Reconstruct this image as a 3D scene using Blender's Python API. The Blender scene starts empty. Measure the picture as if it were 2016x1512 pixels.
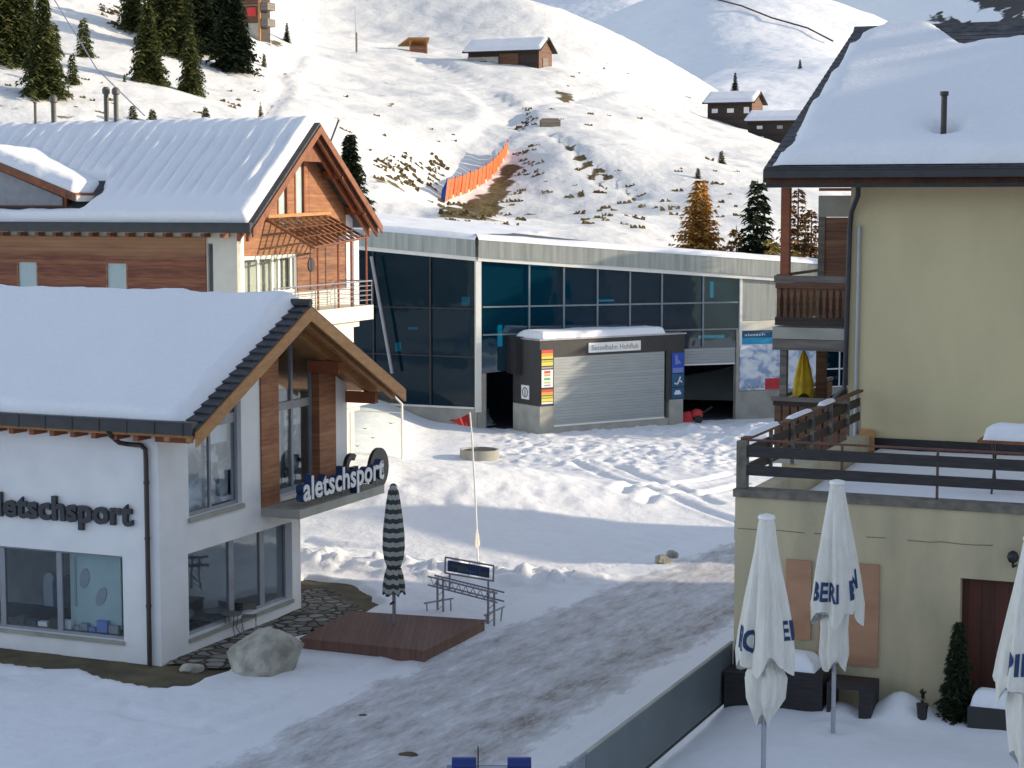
import bpy, math, random
import numpy as np
from mathutils import Vector, Matrix
rnd = random.Random(7)

# ------------------------------------------------------------------ camera, world, sun, exposure
SC = bpy.context.scene
COL = SC.collection
F, CX, CY, CH = 3700.0, 1008.0, 756.0, 11.5
PITCH = math.atan(356 / F)
cam = bpy.data.cameras.new("camera"); cam.sensor_width = 36; cam.lens = 36 * F / 2016
cam.clip_start = 0.5; cam.clip_end = 8000
camo = bpy.data.objects.new("camera", cam); COL.objects.link(camo)
camo.location = (0, 0, CH); camo.rotation_euler = (math.pi / 2 - PITCH, 0, 0)
SC.camera = camo
SUN_EL, SUN_ROT = math.radians(15.5), math.radians(90)
SC.view_settings.view_transform = 'Standard'; SC.view_settings.look = 'None'
SC.view_settings.gamma = 1.0; SC.view_settings.use_curve_mapping = False
SC.view_settings.exposure = 0.95
w = bpy.data.worlds.new("World"); SC.world = w; w.use_nodes = True
nt = w.node_tree; nt.nodes.clear()
sky = nt.nodes.new('ShaderNodeTexSky'); sky.sky_type = 'NISHITA'; sky.sun_disc = False
sky.sun_elevation = SUN_EL; sky.sun_rotation = SUN_ROT; sky.altitude = 1900; sky.air_density = 1.0; sky.dust_density = 1.0
hs = nt.nodes.new('ShaderNodeHueSaturation'); hs.inputs['Saturation'].default_value = 0.62
bg = nt.nodes.new('ShaderNodeBackground'); bg.inputs['Strength'].default_value = 0.15
wo = nt.nodes.new('ShaderNodeOutputWorld')
nt.links.new(sky.outputs[0], hs.inputs['Color']); nt.links.new(hs.outputs[0], bg.inputs[0]); nt.links.new(bg.outputs[0], wo.inputs[0])
sl = bpy.data.lights.new("sun", 'SUN'); sl.energy = 2.7; sl.angle = math.radians(0.6); sl.color = (1.0, 0.84, 0.62)
so = bpy.data.objects.new("sun", sl); COL.objects.link(so)
SD = Vector((math.cos(SUN_EL) * math.sin(SUN_ROT), math.cos(SUN_EL) * math.cos(SUN_ROT), math.sin(SUN_EL)))
so.rotation_euler = SD.to_track_quat('Z', 'Y').to_euler(); so.location = (60, 20, 60)

# ------------------------------------------------------------------ measuring helpers (photo pixel -> point on a real plane)
K = Vector((0, 0, 1))
C0 = Vector((0, 0, CH))
_c, _s = math.cos(PITCH), math.sin(PITCH)
def ray(px, py):
    a = (px - CX) / F; b = (CY - py) / F
    return Vector((a, _c + b * _s, -_s + b * _c))
def G(px, py, z=0.0):
    r = ray(px, py); return C0 + r * ((z - CH) / r.z)
def D(px, py, Y):
    r = ray(px, py); return C0 + r * (Y / r.y)
def PL(px, py, O, n):
    r = ray(px, py); return C0 + r * ((O - C0).dot(n) / r.dot(n))
AZ = math.radians(22.9)
U = Vector((math.sin(AZ), math.cos(AZ), 0)); V = Vector((-math.cos(AZ), math.sin(AZ), 0))
class Fr:
    """wall frame: A along the wall, N outward, K up"""
    def __init__(s, O, A, N): s.O, s.A, s.N = Vector(O), Vector(A), Vector(N)
    def P(s, a, n, z): return s.O + s.A * a + s.N * n + K * z
    def px(s, x, y, n=0):
        p = PL(x, y, s.O + s.N * n, s.N) - s.O
        return p.dot(s.A), p.z

# ------------------------------------------------------------------ objects
BASE = {}
def props(o, label=None, cat=None, group=None, kind=None):
    if label: o['label'] = label
    if cat: o['category'] = cat
    if group: o['group'] = group
    if kind: o['kind'] = kind
    return o
def root(name, label, cat, loc=(0, 0, 0), group=None):
    o = bpy.data.objects.new(name, None); COL.objects.link(o)
    o.empty_display_size = 0.3
    o.location = loc; BASE[o.name] = Vector(loc)
    return props(o, label, cat, group)
class MB:
    def __init__(s): s.v = []; s.f = []
    def add(s, vs, fs):
        b = len(s.v); s.v.extend(tuple(p) for p in vs); s.f.extend([tuple(i + b for i in f) for f in fs]); return s
    def bx(s, O, a, b, c):
        O, a, b, c = Vector(O), Vector(a), Vector(b), Vector(c)
        vs = [O, O + a, O + a + b, O + b, O + c, O + a + c, O + a + b + c, O + b + c]
        fs = [(0, 3, 2, 1), (4, 5, 6, 7), (0, 1, 5, 4), (1, 2, 6, 5), (2, 3, 7, 6), (3, 0, 4, 7)]
        if a.cross(b).dot(c) < 0: fs = [f[::-1] for f in fs]
        return s.add(vs, fs)
    def fb(s, fr, a0, a1, n0, n1, z0, z1):
        return s.bx(fr.P(a0, n0, z0), fr.A * (a1 - a0), fr.N * (n1 - n0), K * (z1 - z0))
    def cb(s, c, sx, sy, sz, rz=0.0):
        """box centred in plan, standing on c"""
        a = Vector((math.cos(rz), math.sin(rz), 0)); b = Vector((-a.y, a.x, 0))
        return s.bx(Vector(c) - a * sx / 2 - b * sy / 2, a * sx, b * sy, K * sz)
    def prism(s, pts, vec):
        n = len(pts); pts = [Vector(p) for p in pts]; vec = Vector(vec)
        nn = Vector((0, 0, 0))
        for i in range(n): nn += pts[i].cross(pts[(i + 1) % n])
        vs = pts + [p + vec for p in pts]
        fs = [tuple(range(n))[::-1], tuple(range(n, 2 * n))] + [(i, (i + 1) % n, (i + 1) % n + n, i + n) for i in range(n)]
        if nn.dot(vec) < 0: fs = [f[::-1] for f in fs]
        return s.add(vs, fs)
    def tube(s, pts, r, seg=8, r2=None, caps=True):
        pts = [Vector(p) for p in pts]; n = len(pts); rings = []
        up = Vector((0.13, 0.21, 0.97)).normalized()
        for i, p in enumerate(pts):
            d = (pts[min(i + 1, n - 1)] - pts[max(i - 1, 0)]).normalized()
            x = d.cross(up)
            if x.length < 0.05: x = d.cross(Vector((1, 0, 0)))
            x.normalize(); y = d.cross(x)
            rr = r if r2 is None else r + (r2 - r) * i / max(1, n - 1)
            rings.append([p + (x * math.cos(t) + y * math.sin(t)) * rr for t in [2 * math.pi * j / seg for j in range(seg)]])
        vs = [q for rg in rings for q in rg]; fs = []
        for i in range(n - 1):
            for j in range(seg):
                a = i * seg + j; b = i * seg + (j + 1) % seg
                fs.append((a, a + seg, b + seg, b))
        if caps: fs.append(tuple(range(seg))); fs.append(tuple(range((n - 1) * seg, n * seg))[::-1])
        return s.add(vs, fs)
    def lathe(s, c, prof, seg=24, mod=None):
        c = Vector(c); vs = []; fs = []
        for i, (r, z) in enumerate(prof):
            for j in range(seg):
                t = 2 * math.pi * j / seg; rr, zz = r, z
                if mod: rr, zz = mod(r, z, t, i)
                vs.append(c + Vector((rr * math.cos(t), rr * math.sin(t), zz)))
        n = len(prof)
        for i in range(n - 1):
            for j in range(seg):
                a = i * seg + j; b = i * seg + (j + 1) % seg
                fs.append((a, b, b + seg, a + seg))
        fs.append(tuple(range(seg))[::-1]); fs.append(tuple(range((n - 1) * seg, n * seg)))
        return s.add(vs, fs)
    def build(s, name, mat, parent=None, smooth=False, loc=None, **kw):
        base = Vector(loc) if loc is not None else Vector((0, 0, 0))
        if parent is not None: base = BASE[parent.name]
        me = bpy.data.meshes.new(name)
        vv = np.array(s.v, dtype=float).reshape(-1, 3) - np.array(base)
        me.from_pydata(vv.tolist(), [], s.f); me.update()
        if smooth:
            me.polygons.foreach_set('use_smooth', [True] * len(me.polygons))
            me.set_sharp_from_angle(angle=math.radians(smooth if smooth > 1 else 180))
        if mat: me.materials.append(mat)
        o = bpy.data.objects.new(name, me); COL.objects.link(o)
        if parent is not None: o.parent = parent
        else: o.location = base
        BASE[o.name] = base
        return props(o, **kw)
def children(o): return [c for c in bpy.data.objects if c.parent == o]
def copy_tree(o, parent=None):
    c = o.copy(); COL.objects.link(c)
    if parent is not None: c.parent = parent
    for ch in children(o): copy_tree(ch, c)
    return c
def grid_mesh(name, X, Y, Z, mat, loc=(0, 0, 0), keep=None, attrs=None, parent=None, **kw):
    """X,Y,Z 2-D arrays of world coordinates"""
    n, m = X.shape
    base = BASE[parent.name] if parent is not None else Vector(loc)
    co = np.stack([X - base.x, Y - base.y, Z - base.z], -1).reshape(-1, 3)
    idx = np.arange(n * m).reshape(n, m)
    q = np.stack([idx[:-1, :-1], idx[:-1, 1:], idx[1:, 1:], idx[1:, :-1]], -1).reshape(-1, 4)
    if keep is not None:
        kf = keep.reshape(-1); q = q[kf[q].any(axis=1)]
    used = np.unique(q); remap = -np.ones(n * m, int); remap[used] = np.arange(len(used))
    q = remap[q]; co = co[used]
    # orientation: upward
    a, b, d = co[q[0, 0]], co[q[0, 1]], co[q[0, 3]]
    if np.cross(b - a, d - a)[2] < 0: q = q[:, ::-1]
    me = bpy.data.meshes.new(name)
    me.vertices.add(len(co)); me.vertices.foreach_set('co', co.ravel())
    me.loops.add(q.size); me.loops.foreach_set('vertex_index', q.ravel().astype(np.int32))
    me.polygons.add(len(q)); me.polygons.foreach_set('loop_start', np.arange(0, q.size, 4, dtype=np.int32))
    me.update(calc_edges=True); me.validate()
    me.polygons.foreach_set('use_smooth', np.ones(len(me.polygons), bool))
    for an, av in (attrs or {}).items():
        at = me.attributes.new(an, 'FLOAT', 'POINT'); at.data.foreach_set('value', av.reshape(-1)[used].astype(np.float32))
    me.materials.append(mat)
    o = bpy.data.objects.new(name, me); COL.objects.link(o)
    if parent is not None: o.parent = parent
    else: o.location = base
    BASE[o.name] = base
    return props(o, **kw)

# ------------------------------------------------------------------ numpy noise and terrain tools
def vnoise(x, y, seed=0):
    xi = np.floor(x).astype(np.int64); yi = np.floor(y).astype(np.int64); xf = x - xi; yf = y - yi
    def h(a, b):
        n = (a * 374761393 + b * 668265263 + seed * 1442695041) & 0xffffffff
        n = ((n ^ (n >> 13)) * 1274126177) & 0xffffffff
        return ((n ^ (n >> 16)) & 0xffff) / 32767.5 - 1
    sx = xf * xf * (3 - 2 * xf); sy = yf * yf * (3 - 2 * yf)
    return (h(xi, yi) * (1 - sx) + h(xi + 1, yi) * sx) * (1 - sy) + (h(xi, yi + 1) * (1 - sx) + h(xi + 1, yi + 1) * sx) * sy
def fbm(x, y, o=4, seed=0):
    t = 0; a = 1; s = 0
    for i in range(o):
        t = t + a * vnoise(x * 2 ** i + 17.3 * i, y * 2 ** i - 9.1 * i, seed + i); s += a; a *= 0.5
    return t / s
def sst(a, b, x):
    t = np.clip((x - a) / (b - a), 0, 1); return t * t * (3 - 2 * t)
def tps(pts):
    P = np.array(pts, float); n = len(P); c = P[:, :2]
    r = np.sqrt(((c[:, None] - c[None]) ** 2).sum(-1)); Kk = np.where(r > 0, r ** 2 * np.log(r + 1e-9), 0) + np.eye(n) * 6
    A = np.zeros((n + 3, n + 3)); A[:n, :n] = Kk; A[:n, n] = 1; A[:n, n + 1:] = c; A[n:, :n] = A[:n, n:].T
    wt = np.linalg.solve(A, np.r_[P[:, 2], 0, 0, 0])
    def f(x, y):
        z = wt[n] + wt[n + 1] * x + wt[n + 2] * y
        for i in range(n):
            r = np.sqrt((x - c[i, 0]) ** 2 + (y - c[i, 1]) ** 2); z = z + wt[i] * r ** 2 * np.log(r + 1e-9)
        return z
    return f
def polydist(x, y, poly):
    """signed distance, negative inside"""
    n = len(poly); d = np.full(x.shape, 1e9); ins = np.zeros(x.shape, bool)
    for i in range(n):
        x0, y0 = poly[i][:2]; x1, y1 = poly[(i + 1) % n][:2]
        dx, dy = x1 - x0, y1 - y0; t = np.clip(((x - x0) * dx + (y - y0) * dy) / (dx * dx + dy * dy + 1e-12), 0, 1)
        d = np.minimum(d, np.hypot(x - x0 - t * dx, y - y0 - t * dy))
        cnd = ((y0 > y) != (y1 > y))
        xx = x0 + (y - y0) * dx / (dy if abs(dy) > 1e-9 else 1e-9)
        ins ^= cnd & (x < xx)
    return np.where(ins, -d, d)
def linedist(x, y, line):
    d = np.full(x.shape, 1e9)
    for i in range(len(line) - 1):
        x0, y0 = line[i][:2]; x1, y1 = line[i + 1][:2]; dx, dy = x1 - x0, y1 - y0
        t = np.clip(((x - x0) * dx + (y - y0) * dy) / (dx * dx + dy * dy + 1e-12), 0, 1)
        d = np.minimum(d, np.hypot(x - x0 - t * dx, y - y0 - t * dy))
    return d

# ------------------------------------------------------------------ materials
def _mat(name):
    m = bpy.data.materials.new(name); m.use_nodes = True
    return m, m.node_tree, m.node_tree.nodes['Principled BSDF']
def nd(t, kind, **kw):
    n = t.nodes.new('ShaderNode' + kind)
    for k_, v_ in kw.items():
        if k_ in n.inputs.keys(): n.inputs[k_].default_value = v_
        else: setattr(n, k_, v_)
    return n
def c4(c): return (c[0], c[1], c[2], 1)
def ramp(t, src, stops):
    r = t.nodes.new('ShaderNodeValToRGB'); t.links.new(src, r.inputs[0])
    e = r.color_ramp.elements
    while len(e) < len(stops): e.new(0.5)
    for i, (p, c) in enumerate(stops): e[i].position = p; e[i].color = c4(c)
    return r
def texco(t, scale=(1, 1, 1)):
    tc = nd(t, 'TexCoord'); mp = nd(t, 'Mapping'); mp.inputs['Scale'].default_value = scale
    t.links.new(tc.outputs['Object'], mp.inputs[0]); return mp.outputs[0]
def plain(name, col, col2=None, rough=0.7, metal=0.0, scale=3.0, sc3=(1, 1, 1), bump=0.0, bscale=20.0, spec=0.5, detail=5.0):
    m, t, b = _mat(name)
    b.inputs['Roughness'].default_value = rough; b.inputs['Metallic'].default_value = metal
    b.inputs['Specular IOR Level'].default_value = spec
    co = texco(t, sc3)
    if col2 is None: col2 = tuple(c * 0.8 for c in col)
    n = nd(t, 'TexNoise', Scale=scale, Detail=detail); t.links.new(co, n.inputs['Vector'])
    r = ramp(t, n.outputs[0], [(0.35, col), (0.68, col2)])
    t.links.new(r.outputs[0], b.inputs['Base Color'])
    if bump:
        n2 = nd(t, 'TexNoise', Scale=bscale, Detail=6.0); t.links.new(co, n2.inputs['Vector'])
        bp = nd(t, 'Bump', Strength=bump, Distance=0.05); t.links.new(n2.outputs[0], bp.inputs['Height']); t.links.new(bp.outputs[0], b.inputs['Normal'])
    return m
def planks(name, col, col2, width=0.14, axis='Z', rough=0.7, groove=0.35, sc3=(0.6, 0.6, 6.0), weather=None):
    """boards: grooves every `width` along one axis, grain stretched along the others"""
    m, t, b = _mat(name); b.inputs['Roughness'].default_value = rough
    tc = nd(t, 'TexCoord'); sp = nd(t, 'SeparateXYZ'); t.links.new(tc.outputs['Object'], sp.inputs[0])
    src = sp.outputs[axis]
    dv = nd(t, 'Math', operation='DIVIDE'); dv.inputs[1].default_value = width; t.links.new(src, dv.inputs[0])
    fr = nd(t, 'Math', operation='FRACT'); t.links.new(dv.outputs[0], fr.inputs[0])
    fl = nd(t, 'Math', operation='FLOOR'); t.links.new(dv.outputs[0], fl.inputs[0])
    wn = nd(t, 'TexWhiteNoise', noise_dimensions='1D'); t.links.new(fl.outputs[0], wn.inputs['W'])
    mp = nd(t, 'Mapping'); mp.inputs['Scale'].default_value = sc3; t.links.new(tc.outputs['Object'], mp.inputs[0])
    n = nd(t, 'TexNoise', Scale=2.2, Detail=7.0); t.links.new(mp.outputs[0], n.inputs['Vector'])
    mx = nd(t, 'Math', operation='MULTIPLY_ADD'); t.links.new(wn.outputs['Value'], mx.inputs[0]); mx.inputs[1].default_value = 0.28
    t.links.new(n.outputs[0], mx.inputs[2])
    r = ramp(t, mx.outputs[0], [(0.42, col), (0.85, col2)])
    g = ramp(t, fr.outputs[0], [(0.0, (1 - groove,) * 3), (0.10, (1, 1, 1)), (0.93, (1, 1, 1)), (1.0, (1 - groove,) * 3)])
    mm = nd(t, 'MixRGB', blend_type='MULTIPLY'); mm.inputs[0].default_value = 1
    t.links.new(r.outputs[0], mm.inputs[1]); t.links.new(g.outputs[0], mm.inputs[2])
    t.links.new(mm.outputs[0], b.inputs['Base Color'])
    bp = nd(t, 'Bump', Strength=0.5, Distance=0.02); t.links.new(g.outputs[0], bp.inputs['Height']); t.links.new(bp.outputs[0], b.inputs['Normal'])
    return m
def snowmat(name, bare=None, s1=6.0, b1=0.35, col=(0.86, 0.87, 0.90), s2=0.8, b2=0.5, d2=0.25, bare_cols=((0.10, 0.075, 0.035), (0.20, 0.15, 0.07)), tuft=0.0, tscale=0.9):
    m, t, b = _mat(name); b.inputs['Roughness'].default_value = 0.75; b.inputs['Specular IOR Level'].default_value = 0.25
    co = texco(t)
    n1 = nd(t, 'TexNoise', Scale=s1, Detail=8.0, Roughness=0.6); t.links.new(co, n1.inputs['Vector'])
    n2 = nd(t, 'TexNoise', Scale=s2, Detail=5.0); t.links.new(co, n2.inputs['Vector'])
    bp = nd(t, 'Bump', Strength=b1, Distance=0.05); t.links.new(n1.outputs[0], bp.inputs['Height'])
    bp2 = nd(t, 'Bump', Strength=b2, Distance=d2); t.links.new(n2.outputs[0], bp2.inputs['Height']); t.links.new(bp.outputs[0], bp2.inputs['Normal'])
    t.links.new(bp2.outputs[0], b.inputs['Normal'])
    base = ramp(t, n1.outputs[0], [(0.3, tuple(c * 0.95 for c in col)), (0.7, col)])
    out = base.outputs[0]
    if bare:
        at = nd(t, 'Attribute', attribute_name=bare)
        n3 = nd(t, 'TexNoise', Scale=tscale, Detail=7.0, Roughness=0.62)
        mp = nd(t, 'Mapping'); mp.inputs['Scale'].default_value = (0.55, 0.9, 1.4); tc = nd(t, 'TexCoord'); t.links.new(tc.outputs['Object'], mp.inputs[0]); t.links.new(mp.outputs[0], n3.inputs['Vector'])
        ad = nd(t, 'Math', operation='ADD'); t.links.new(at.outputs['Fac'], ad.inputs[0]); t.links.new(n3.outputs[0], ad.inputs[1])
        msk = ramp(t, ad.outputs[0], [(0.66, (0, 0, 0)), (0.72, (1, 1, 1))])
        n4 = nd(t, 'TexNoise', Scale=3.0, Detail=6.0); t.links.new(co, n4.inputs['Vector'])
        gr = ramp(t, n4.outputs[0], [(0.35, bare_cols[0]), (0.65, bare_cols[1])])
        mx = nd(t, 'MixRGB'); t.links.new(msk.outputs[0], mx.inputs[0]); t.links.new(out, mx.inputs[1]); t.links.new(gr.outputs[0], mx.inputs[2])
        out = mx.outputs[0]
    t.links.new(out, b.inputs['Base Color'])
    return m
def glass(name, tint, gloss=0.25, rough=0.03, body=None, k=0.35):
    m, t, b = _mat(name)
    out = t.nodes['Material Output']
    gl = nd(t, 'BsdfGlossy', Roughness=rough); gl.inputs['Color'].default_value = (0.9, 0.93, 0.95, 1)
    tr = nd(t, 'BsdfTransparent'); tr.inputs['Color'].default_value = c4(tint)
    lw = nd(t, 'LayerWeight', Blend=0.35)
    ad = nd(t, 'Math', operation='MULTIPLY_ADD'); ad.inputs[1].default_value = k; ad.inputs[2].default_value = gloss; t.links.new(lw.outputs['Fresnel'], ad.inputs[0])
    mx = nd(t, 'MixShader'); t.links.new(ad.outputs[0], mx.inputs[0]); t.links.new(tr.outputs[0], mx.inputs[1]); t.links.new(gl.outputs[0], mx.inputs[2])
    n = nd(t, 'TexNoise', Scale=0.7, Detail=2.0); t.links.new(texco(t), n.inputs['Vector'])
    bp = nd(t, 'Bump', Strength=0.16, Distance=0.05); t.links.new(n.outputs[0], bp.inputs['Height']); t.links.new(bp.outputs[0], gl.inputs['Normal'])
    if body:
        df = nd(t, 'BsdfDiffuse'); df.inputs['Color'].default_value = c4(body); a2 = nd(t, 'AddShader'); t.links.new(mx.outputs[0], a2.inputs[0]); t.links.new(df.outputs[0], a2.inputs[1]); t.links.new(a2.outputs[0], out.inputs[0])
    else: t.links.new(mx.outputs[0], out.inputs[0])
    return m
def emit(name, col, st):
    m, t, b = _mat(name); b.inputs['Base Color'].default_value = c4(col); b.inputs['Emission Color'].default_value = c4(col); b.inputs['Emission Strength'].default_value = st; return m
M = {}
M['snow'] = snowmat('snow_smooth', s1=5, b1=0.22, s2=0.6, b2=0.25)
M['roofsnow'] = snowmat('snow_roof', s1=9, b1=0.35, s2=0.9, b2=0.25, d2=0.12)
M['ground_snow'] = snowmat('snow_ground', bare='bare', s1=2.4, b1=0.75, s2=0.7, b2=0.45, d2=0.3)
M['hill_snow'] = snowmat('snow_hill', bare='bare', s1=1.1, b1=0.8, s2=0.14, b2=0.6, d2=1.4, tscale=0.42, bare_cols=((0.075, 0.055, 0.025), (0.17, 0.125, 0.055)), col=(0.78, 0.775, 0.76))
M['far_snow'] = snowmat('snow_far', bare='bare', s1=0.35, b1=0.6, s2=0.03, b2=0.8, d2=5.0, tscale=0.05, bare_cols=((0.04, 0.04, 0.045), (0.10, 0.09, 0.08)))
M['white'] = plain('white_plaster', (0.80, 0.80, 0.80), (0.73, 0.73, 0.735), 0.85, scale=1.2, bump=0.12, bscale=60)
M['cream'] = plain('cream_plaster', (0.64, 0.545, 0.325), (0.55, 0.47, 0.285), 0.9, scale=0.8, sc3=(1, 1, 0.4), detail=10, bump=0.25, bscale=45)
M['cream_old'] = plain('weathered_plaster', (0.53, 0.455, 0.295), (0.38, 0.335, 0.225), 0.9, scale=1.1, sc3=(1.4, 1.4, 0.45), bump=0.3, bscale=30, detail=9)
M['lit_cream'] = plain('pale_plaster', (0.70, 0.68, 0.58), (0.63, 0.61, 0.52), 0.85, scale=2)
M['concrete'] = plain('concrete', (0.40, 0.39, 0.34), (0.29, 0.285, 0.25), 0.9, scale=1.3, bump=0.2, bscale=25, detail=8)
M['concrete_dark'] = plain('stained_concrete', (0.20, 0.18, 0.15), (0.11, 0.10, 0.08), 0.9, scale=5, bump=0.3, bscale=30, detail=8)
M['larch_wood'] = planks('red_brown_boards', (0.22, 0.078, 0.034), (0.37, 0.165, 0.07), 0.13)
M['larch_wood_dark'] = planks('weathered_boards', (0.12, 0.045, 0.022), (0.30, 0.135, 0.06), 0.16)
M['beam'] = plain('honey_timber', (0.47, 0.235, 0.085), (0.36, 0.165, 0.055), 0.65, scale=3, sc3=(1, 1, 3), bump=0.1)
M['beam_dark'] = plain('dark_timber', (0.25, 0.085, 0.035), (0.15, 0.055, 0.025), 0.7, scale=4, bump=0.1)
M['red_wood'] = plain('red_brown_timber', (0.30, 0.09, 0.035), (0.22, 0.065, 0.028), 0.7, scale=2.5, sc3=(1, 1, 5), bump=0.1)
M['old_wood'] = planks('sun_burnt_boards', (0.016, 0.010, 0.008), (0.045, 0.026, 0.017), 0.25)
M['old_wood_warm'] = planks('warm_burnt_boards', (0.075, 0.032, 0.017), (0.17, 0.075, 0.035), 0.22)
M['grey_wood'] = planks('grey_boards', (0.10, 0.085, 0.07), (0.19, 0.165, 0.14), 0.2)
M['black_board'] = plain('black_board', (0.014, 0.013, 0.015), (0.03, 0.028, 0.028), 0.6, scale=4, sc3=(1, 1, 6), bump=0.1)
M['rust'] = plain('rusty_rail', (0.16, 0.07, 0.05), (0.10, 0.05, 0.04), 0.6, scale=8)
M['dark_metal'] = plain('dark_sheet_metal', (0.022, 0.024, 0.030), (0.035, 0.038, 0.045), 0.45, scale=3)
M['brown_metal'] = plain('brown_pipe', (0.05, 0.035, 0.03), (0.035, 0.028, 0.025), 0.4)
M['black'] = plain('black_panel', (0.010, 0.010, 0.012), (0.02, 0.02, 0.022), 0.5)
M['anthracite'] = plain('anthracite_panel', (0.030, 0.029, 0.029), (0.022, 0.021, 0.021), 0.55)
M['tile'] = plain('slate_tile', (0.07, 0.072, 0.08), (0.035, 0.036, 0.04), 0.7, scale=6, bump=0.3, bscale=15)
M['grey_frame'] = plain('grey_window_frame', (0.27, 0.28, 0.31), (0.22, 0.23, 0.26), 0.5)
M['white_frame'] = plain('white_frame', (0.78, 0.77, 0.72), (0.72, 0.71, 0.66), 0.5)
M['steel'] = plain('grey_steel', (0.34, 0.34, 0.37), (0.27, 0.27, 0.30), 0.4, 0.5)
M['zinc'] = plain('streaky_zinc', (0.40, 0.42, 0.39), (0.27, 0.29, 0.275), 0.45, 0.35, scale=2.2, sc3=(2.0, 2.0, 0.12), detail=3)
M['shutter'] = planks('roller_slats', (0.30, 0.32, 0.315), (0.36, 0.385, 0.375), 0.15, rough=0.45, groove=0.45)
M['glass_shop'] = glass('shop_glass', (0.92, 0.95, 0.96), 0.0, k=0.28)
M['glass_teal'] = glass('teal_glass', (0.05, 0.34, 0.46), 0.075, body=(0.002, 0.025, 0.042), k=0.5)
M['glass_dark'] = glass('smoked_glass', (0.04, 0.20, 0.27), 0.015, body=(0.001, 0.013, 0.022), k=0.2)
M['glass_clear'] = glass('clear_glass', (0.94, 0.96, 0.94), 0.01, k=0.12)
M['int_dark'] = plain('dark_interior', (0.016, 0.020, 0.026), (0.035, 0.04, 0.05), 0.9, scale=0.6)
M['int_grey'] = plain('shop_interior', (0.42, 0.44, 0.45), (0.22, 0.24, 0.25), 0.9, scale=0.8)
M['daylight_glow'] = emit('station_daylight_glow', (0.75, 1.0, 0.95), 0.5)  # glow standing in for daylight seen through the tinted station glass
M['parasol'] = plain('white_canvas', (0.76, 0.735, 0.67), (0.66, 0.635, 0.57), 0.85, scale=4, sc3=(3, 3, 0.6), bump=0.5, bscale=9)
M['navy'] = plain('navy_print', (0.015, 0.04, 0.12), (0.02, 0.05, 0.14), 0.8)
M['pole_metal'] = plain('parasol_pole', (0.42, 0.43, 0.46), (0.36, 0.37, 0.40), 0.4, 0.3)
M['yellow'] = plain('yellow_canvas', (0.62, 0.40, 0.015), (0.40, 0.25, 0.01), 0.8, scale=5)
M['red'] = plain('red_cloth', (0.60, 0.05, 0.05), (0.50, 0.035, 0.04), 0.8)
M['orange'] = plain('orange_netting', (0.66, 0.17, 0.03), (0.52, 0.11, 0.02), 0.7, scale=3, sc3=(3, 3, 0.5))
M['blue'] = plain('blue_paint', (0.015, 0.045, 0.26), (0.012, 0.035, 0.2), 0.35)
M['deck'] = planks('deck_boards', (0.125, 0.06, 0.044), (0.18, 0.088, 0.064), 0.145, axis='X', sc3=(6, 0.5, 1))
M['panel'] = plain('blue_grey_panel', (0.125, 0.155, 0.165), (0.105, 0.13, 0.14), 0.5, scale=1.5)
M['tan_board'] = plain('tan_plywood', (0.44, 0.245, 0.145), (0.36, 0.19, 0.11), 0.75, scale=1.5, sc3=(1, 1, 3))
M['door_brown'] = planks('brown_door', (0.085, 0.022, 0.010), (0.05, 0.014, 0.007), 0.2, axis='X', sc3=(4, 4, 0.5))
M['rock'] = plain('grey_green_rock', (0.50, 0.48, 0.41), (0.25, 0.24, 0.20), 0.9, scale=2.6, bump=1.0, bscale=9, detail=10)
M['earth'] = plain('bare_earth', (0.075, 0.06, 0.035), (0.15, 0.12, 0.06), 0.95, scale=1.2, bump=0.6, bscale=12, detail=10)
M['trunk'] = plain('bark', (0.10, 0.07, 0.05), (0.06, 0.045, 0.03), 0.9)
def leafmat(name, a, b_):
    m, t, b = _mat(name); b.inputs['Roughness'].default_value = 0.8; b.inputs['Specular IOR Level'].default_value = 0.2
    g = nd(t, 'NewGeometry'); r = ramp(t, g.outputs['Random Per Island'], [(0.1, a), (0.9, b_)]); t.links.new(r.outputs[0], b.inputs['Base Color']); return m
M['spruce'] = leafmat('spruce_needles', (0.05, 0.072, 0.026), (0.18, 0.19, 0.06))
M['spruce_dark'] = leafmat('dark_needles', (0.014, 0.026, 0.014), (0.040, 0.058, 0.026))
M['larch'] = leafmat('autumn_larch', (0.46, 0.23, 0.05), (0.68, 0.40, 0.12))
M['larch_dull'] = leafmat('faded_larch', (0.13, 0.075, 0.035), (0.24, 0.13, 0.05))
M['larch_yellow'] = leafmat('yellow_larch', (0.22, 0.15, 0.03), (0.36, 0.25, 0.05))
# flagstones
m, t, b = _mat('flagstones'); b.inputs['Roughness'].default_value = 0.85
vo = nd(t, 'TexVoronoi', Scale=2.6, feature='DISTANCE_TO_EDGE'); t.links.new(texco(t, (1, 1, 1)), vo.inputs['Vector'])
vc = nd(t, 'TexVoronoi', Scale=2.6); t.links.new(texco(t, (1, 1, 1)), vc.inputs['Vector'])
r1 = ramp(t, vo.outputs['Distance'], [(0.05, (0, 0, 0)), (0.11, (1, 1, 1))]); r2 = ramp(t, vc.outputs['Color'], [(0.2, (0.10, 0.09, 0.075)), (0.8, (0.30, 0.28, 0.24))])
mx = nd(t, 'MixRGB'); mx.inputs[1].default_value = (0.035, 0.025, 0.016, 1); t.links.new(r1.outputs[0], mx.inputs[0]); t.links.new(r2.outputs[0], mx.inputs[2]); t.links.new(mx.outputs[0], b.inputs['Base Color'])
bp = nd(t, 'Bump', Strength=0.8, Distance=0.04); t.links.new(r1.outputs[0], bp.inputs['Height']); t.links.new(bp.outputs[0], b.inputs['Normal'])
M['flag'] = m
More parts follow.
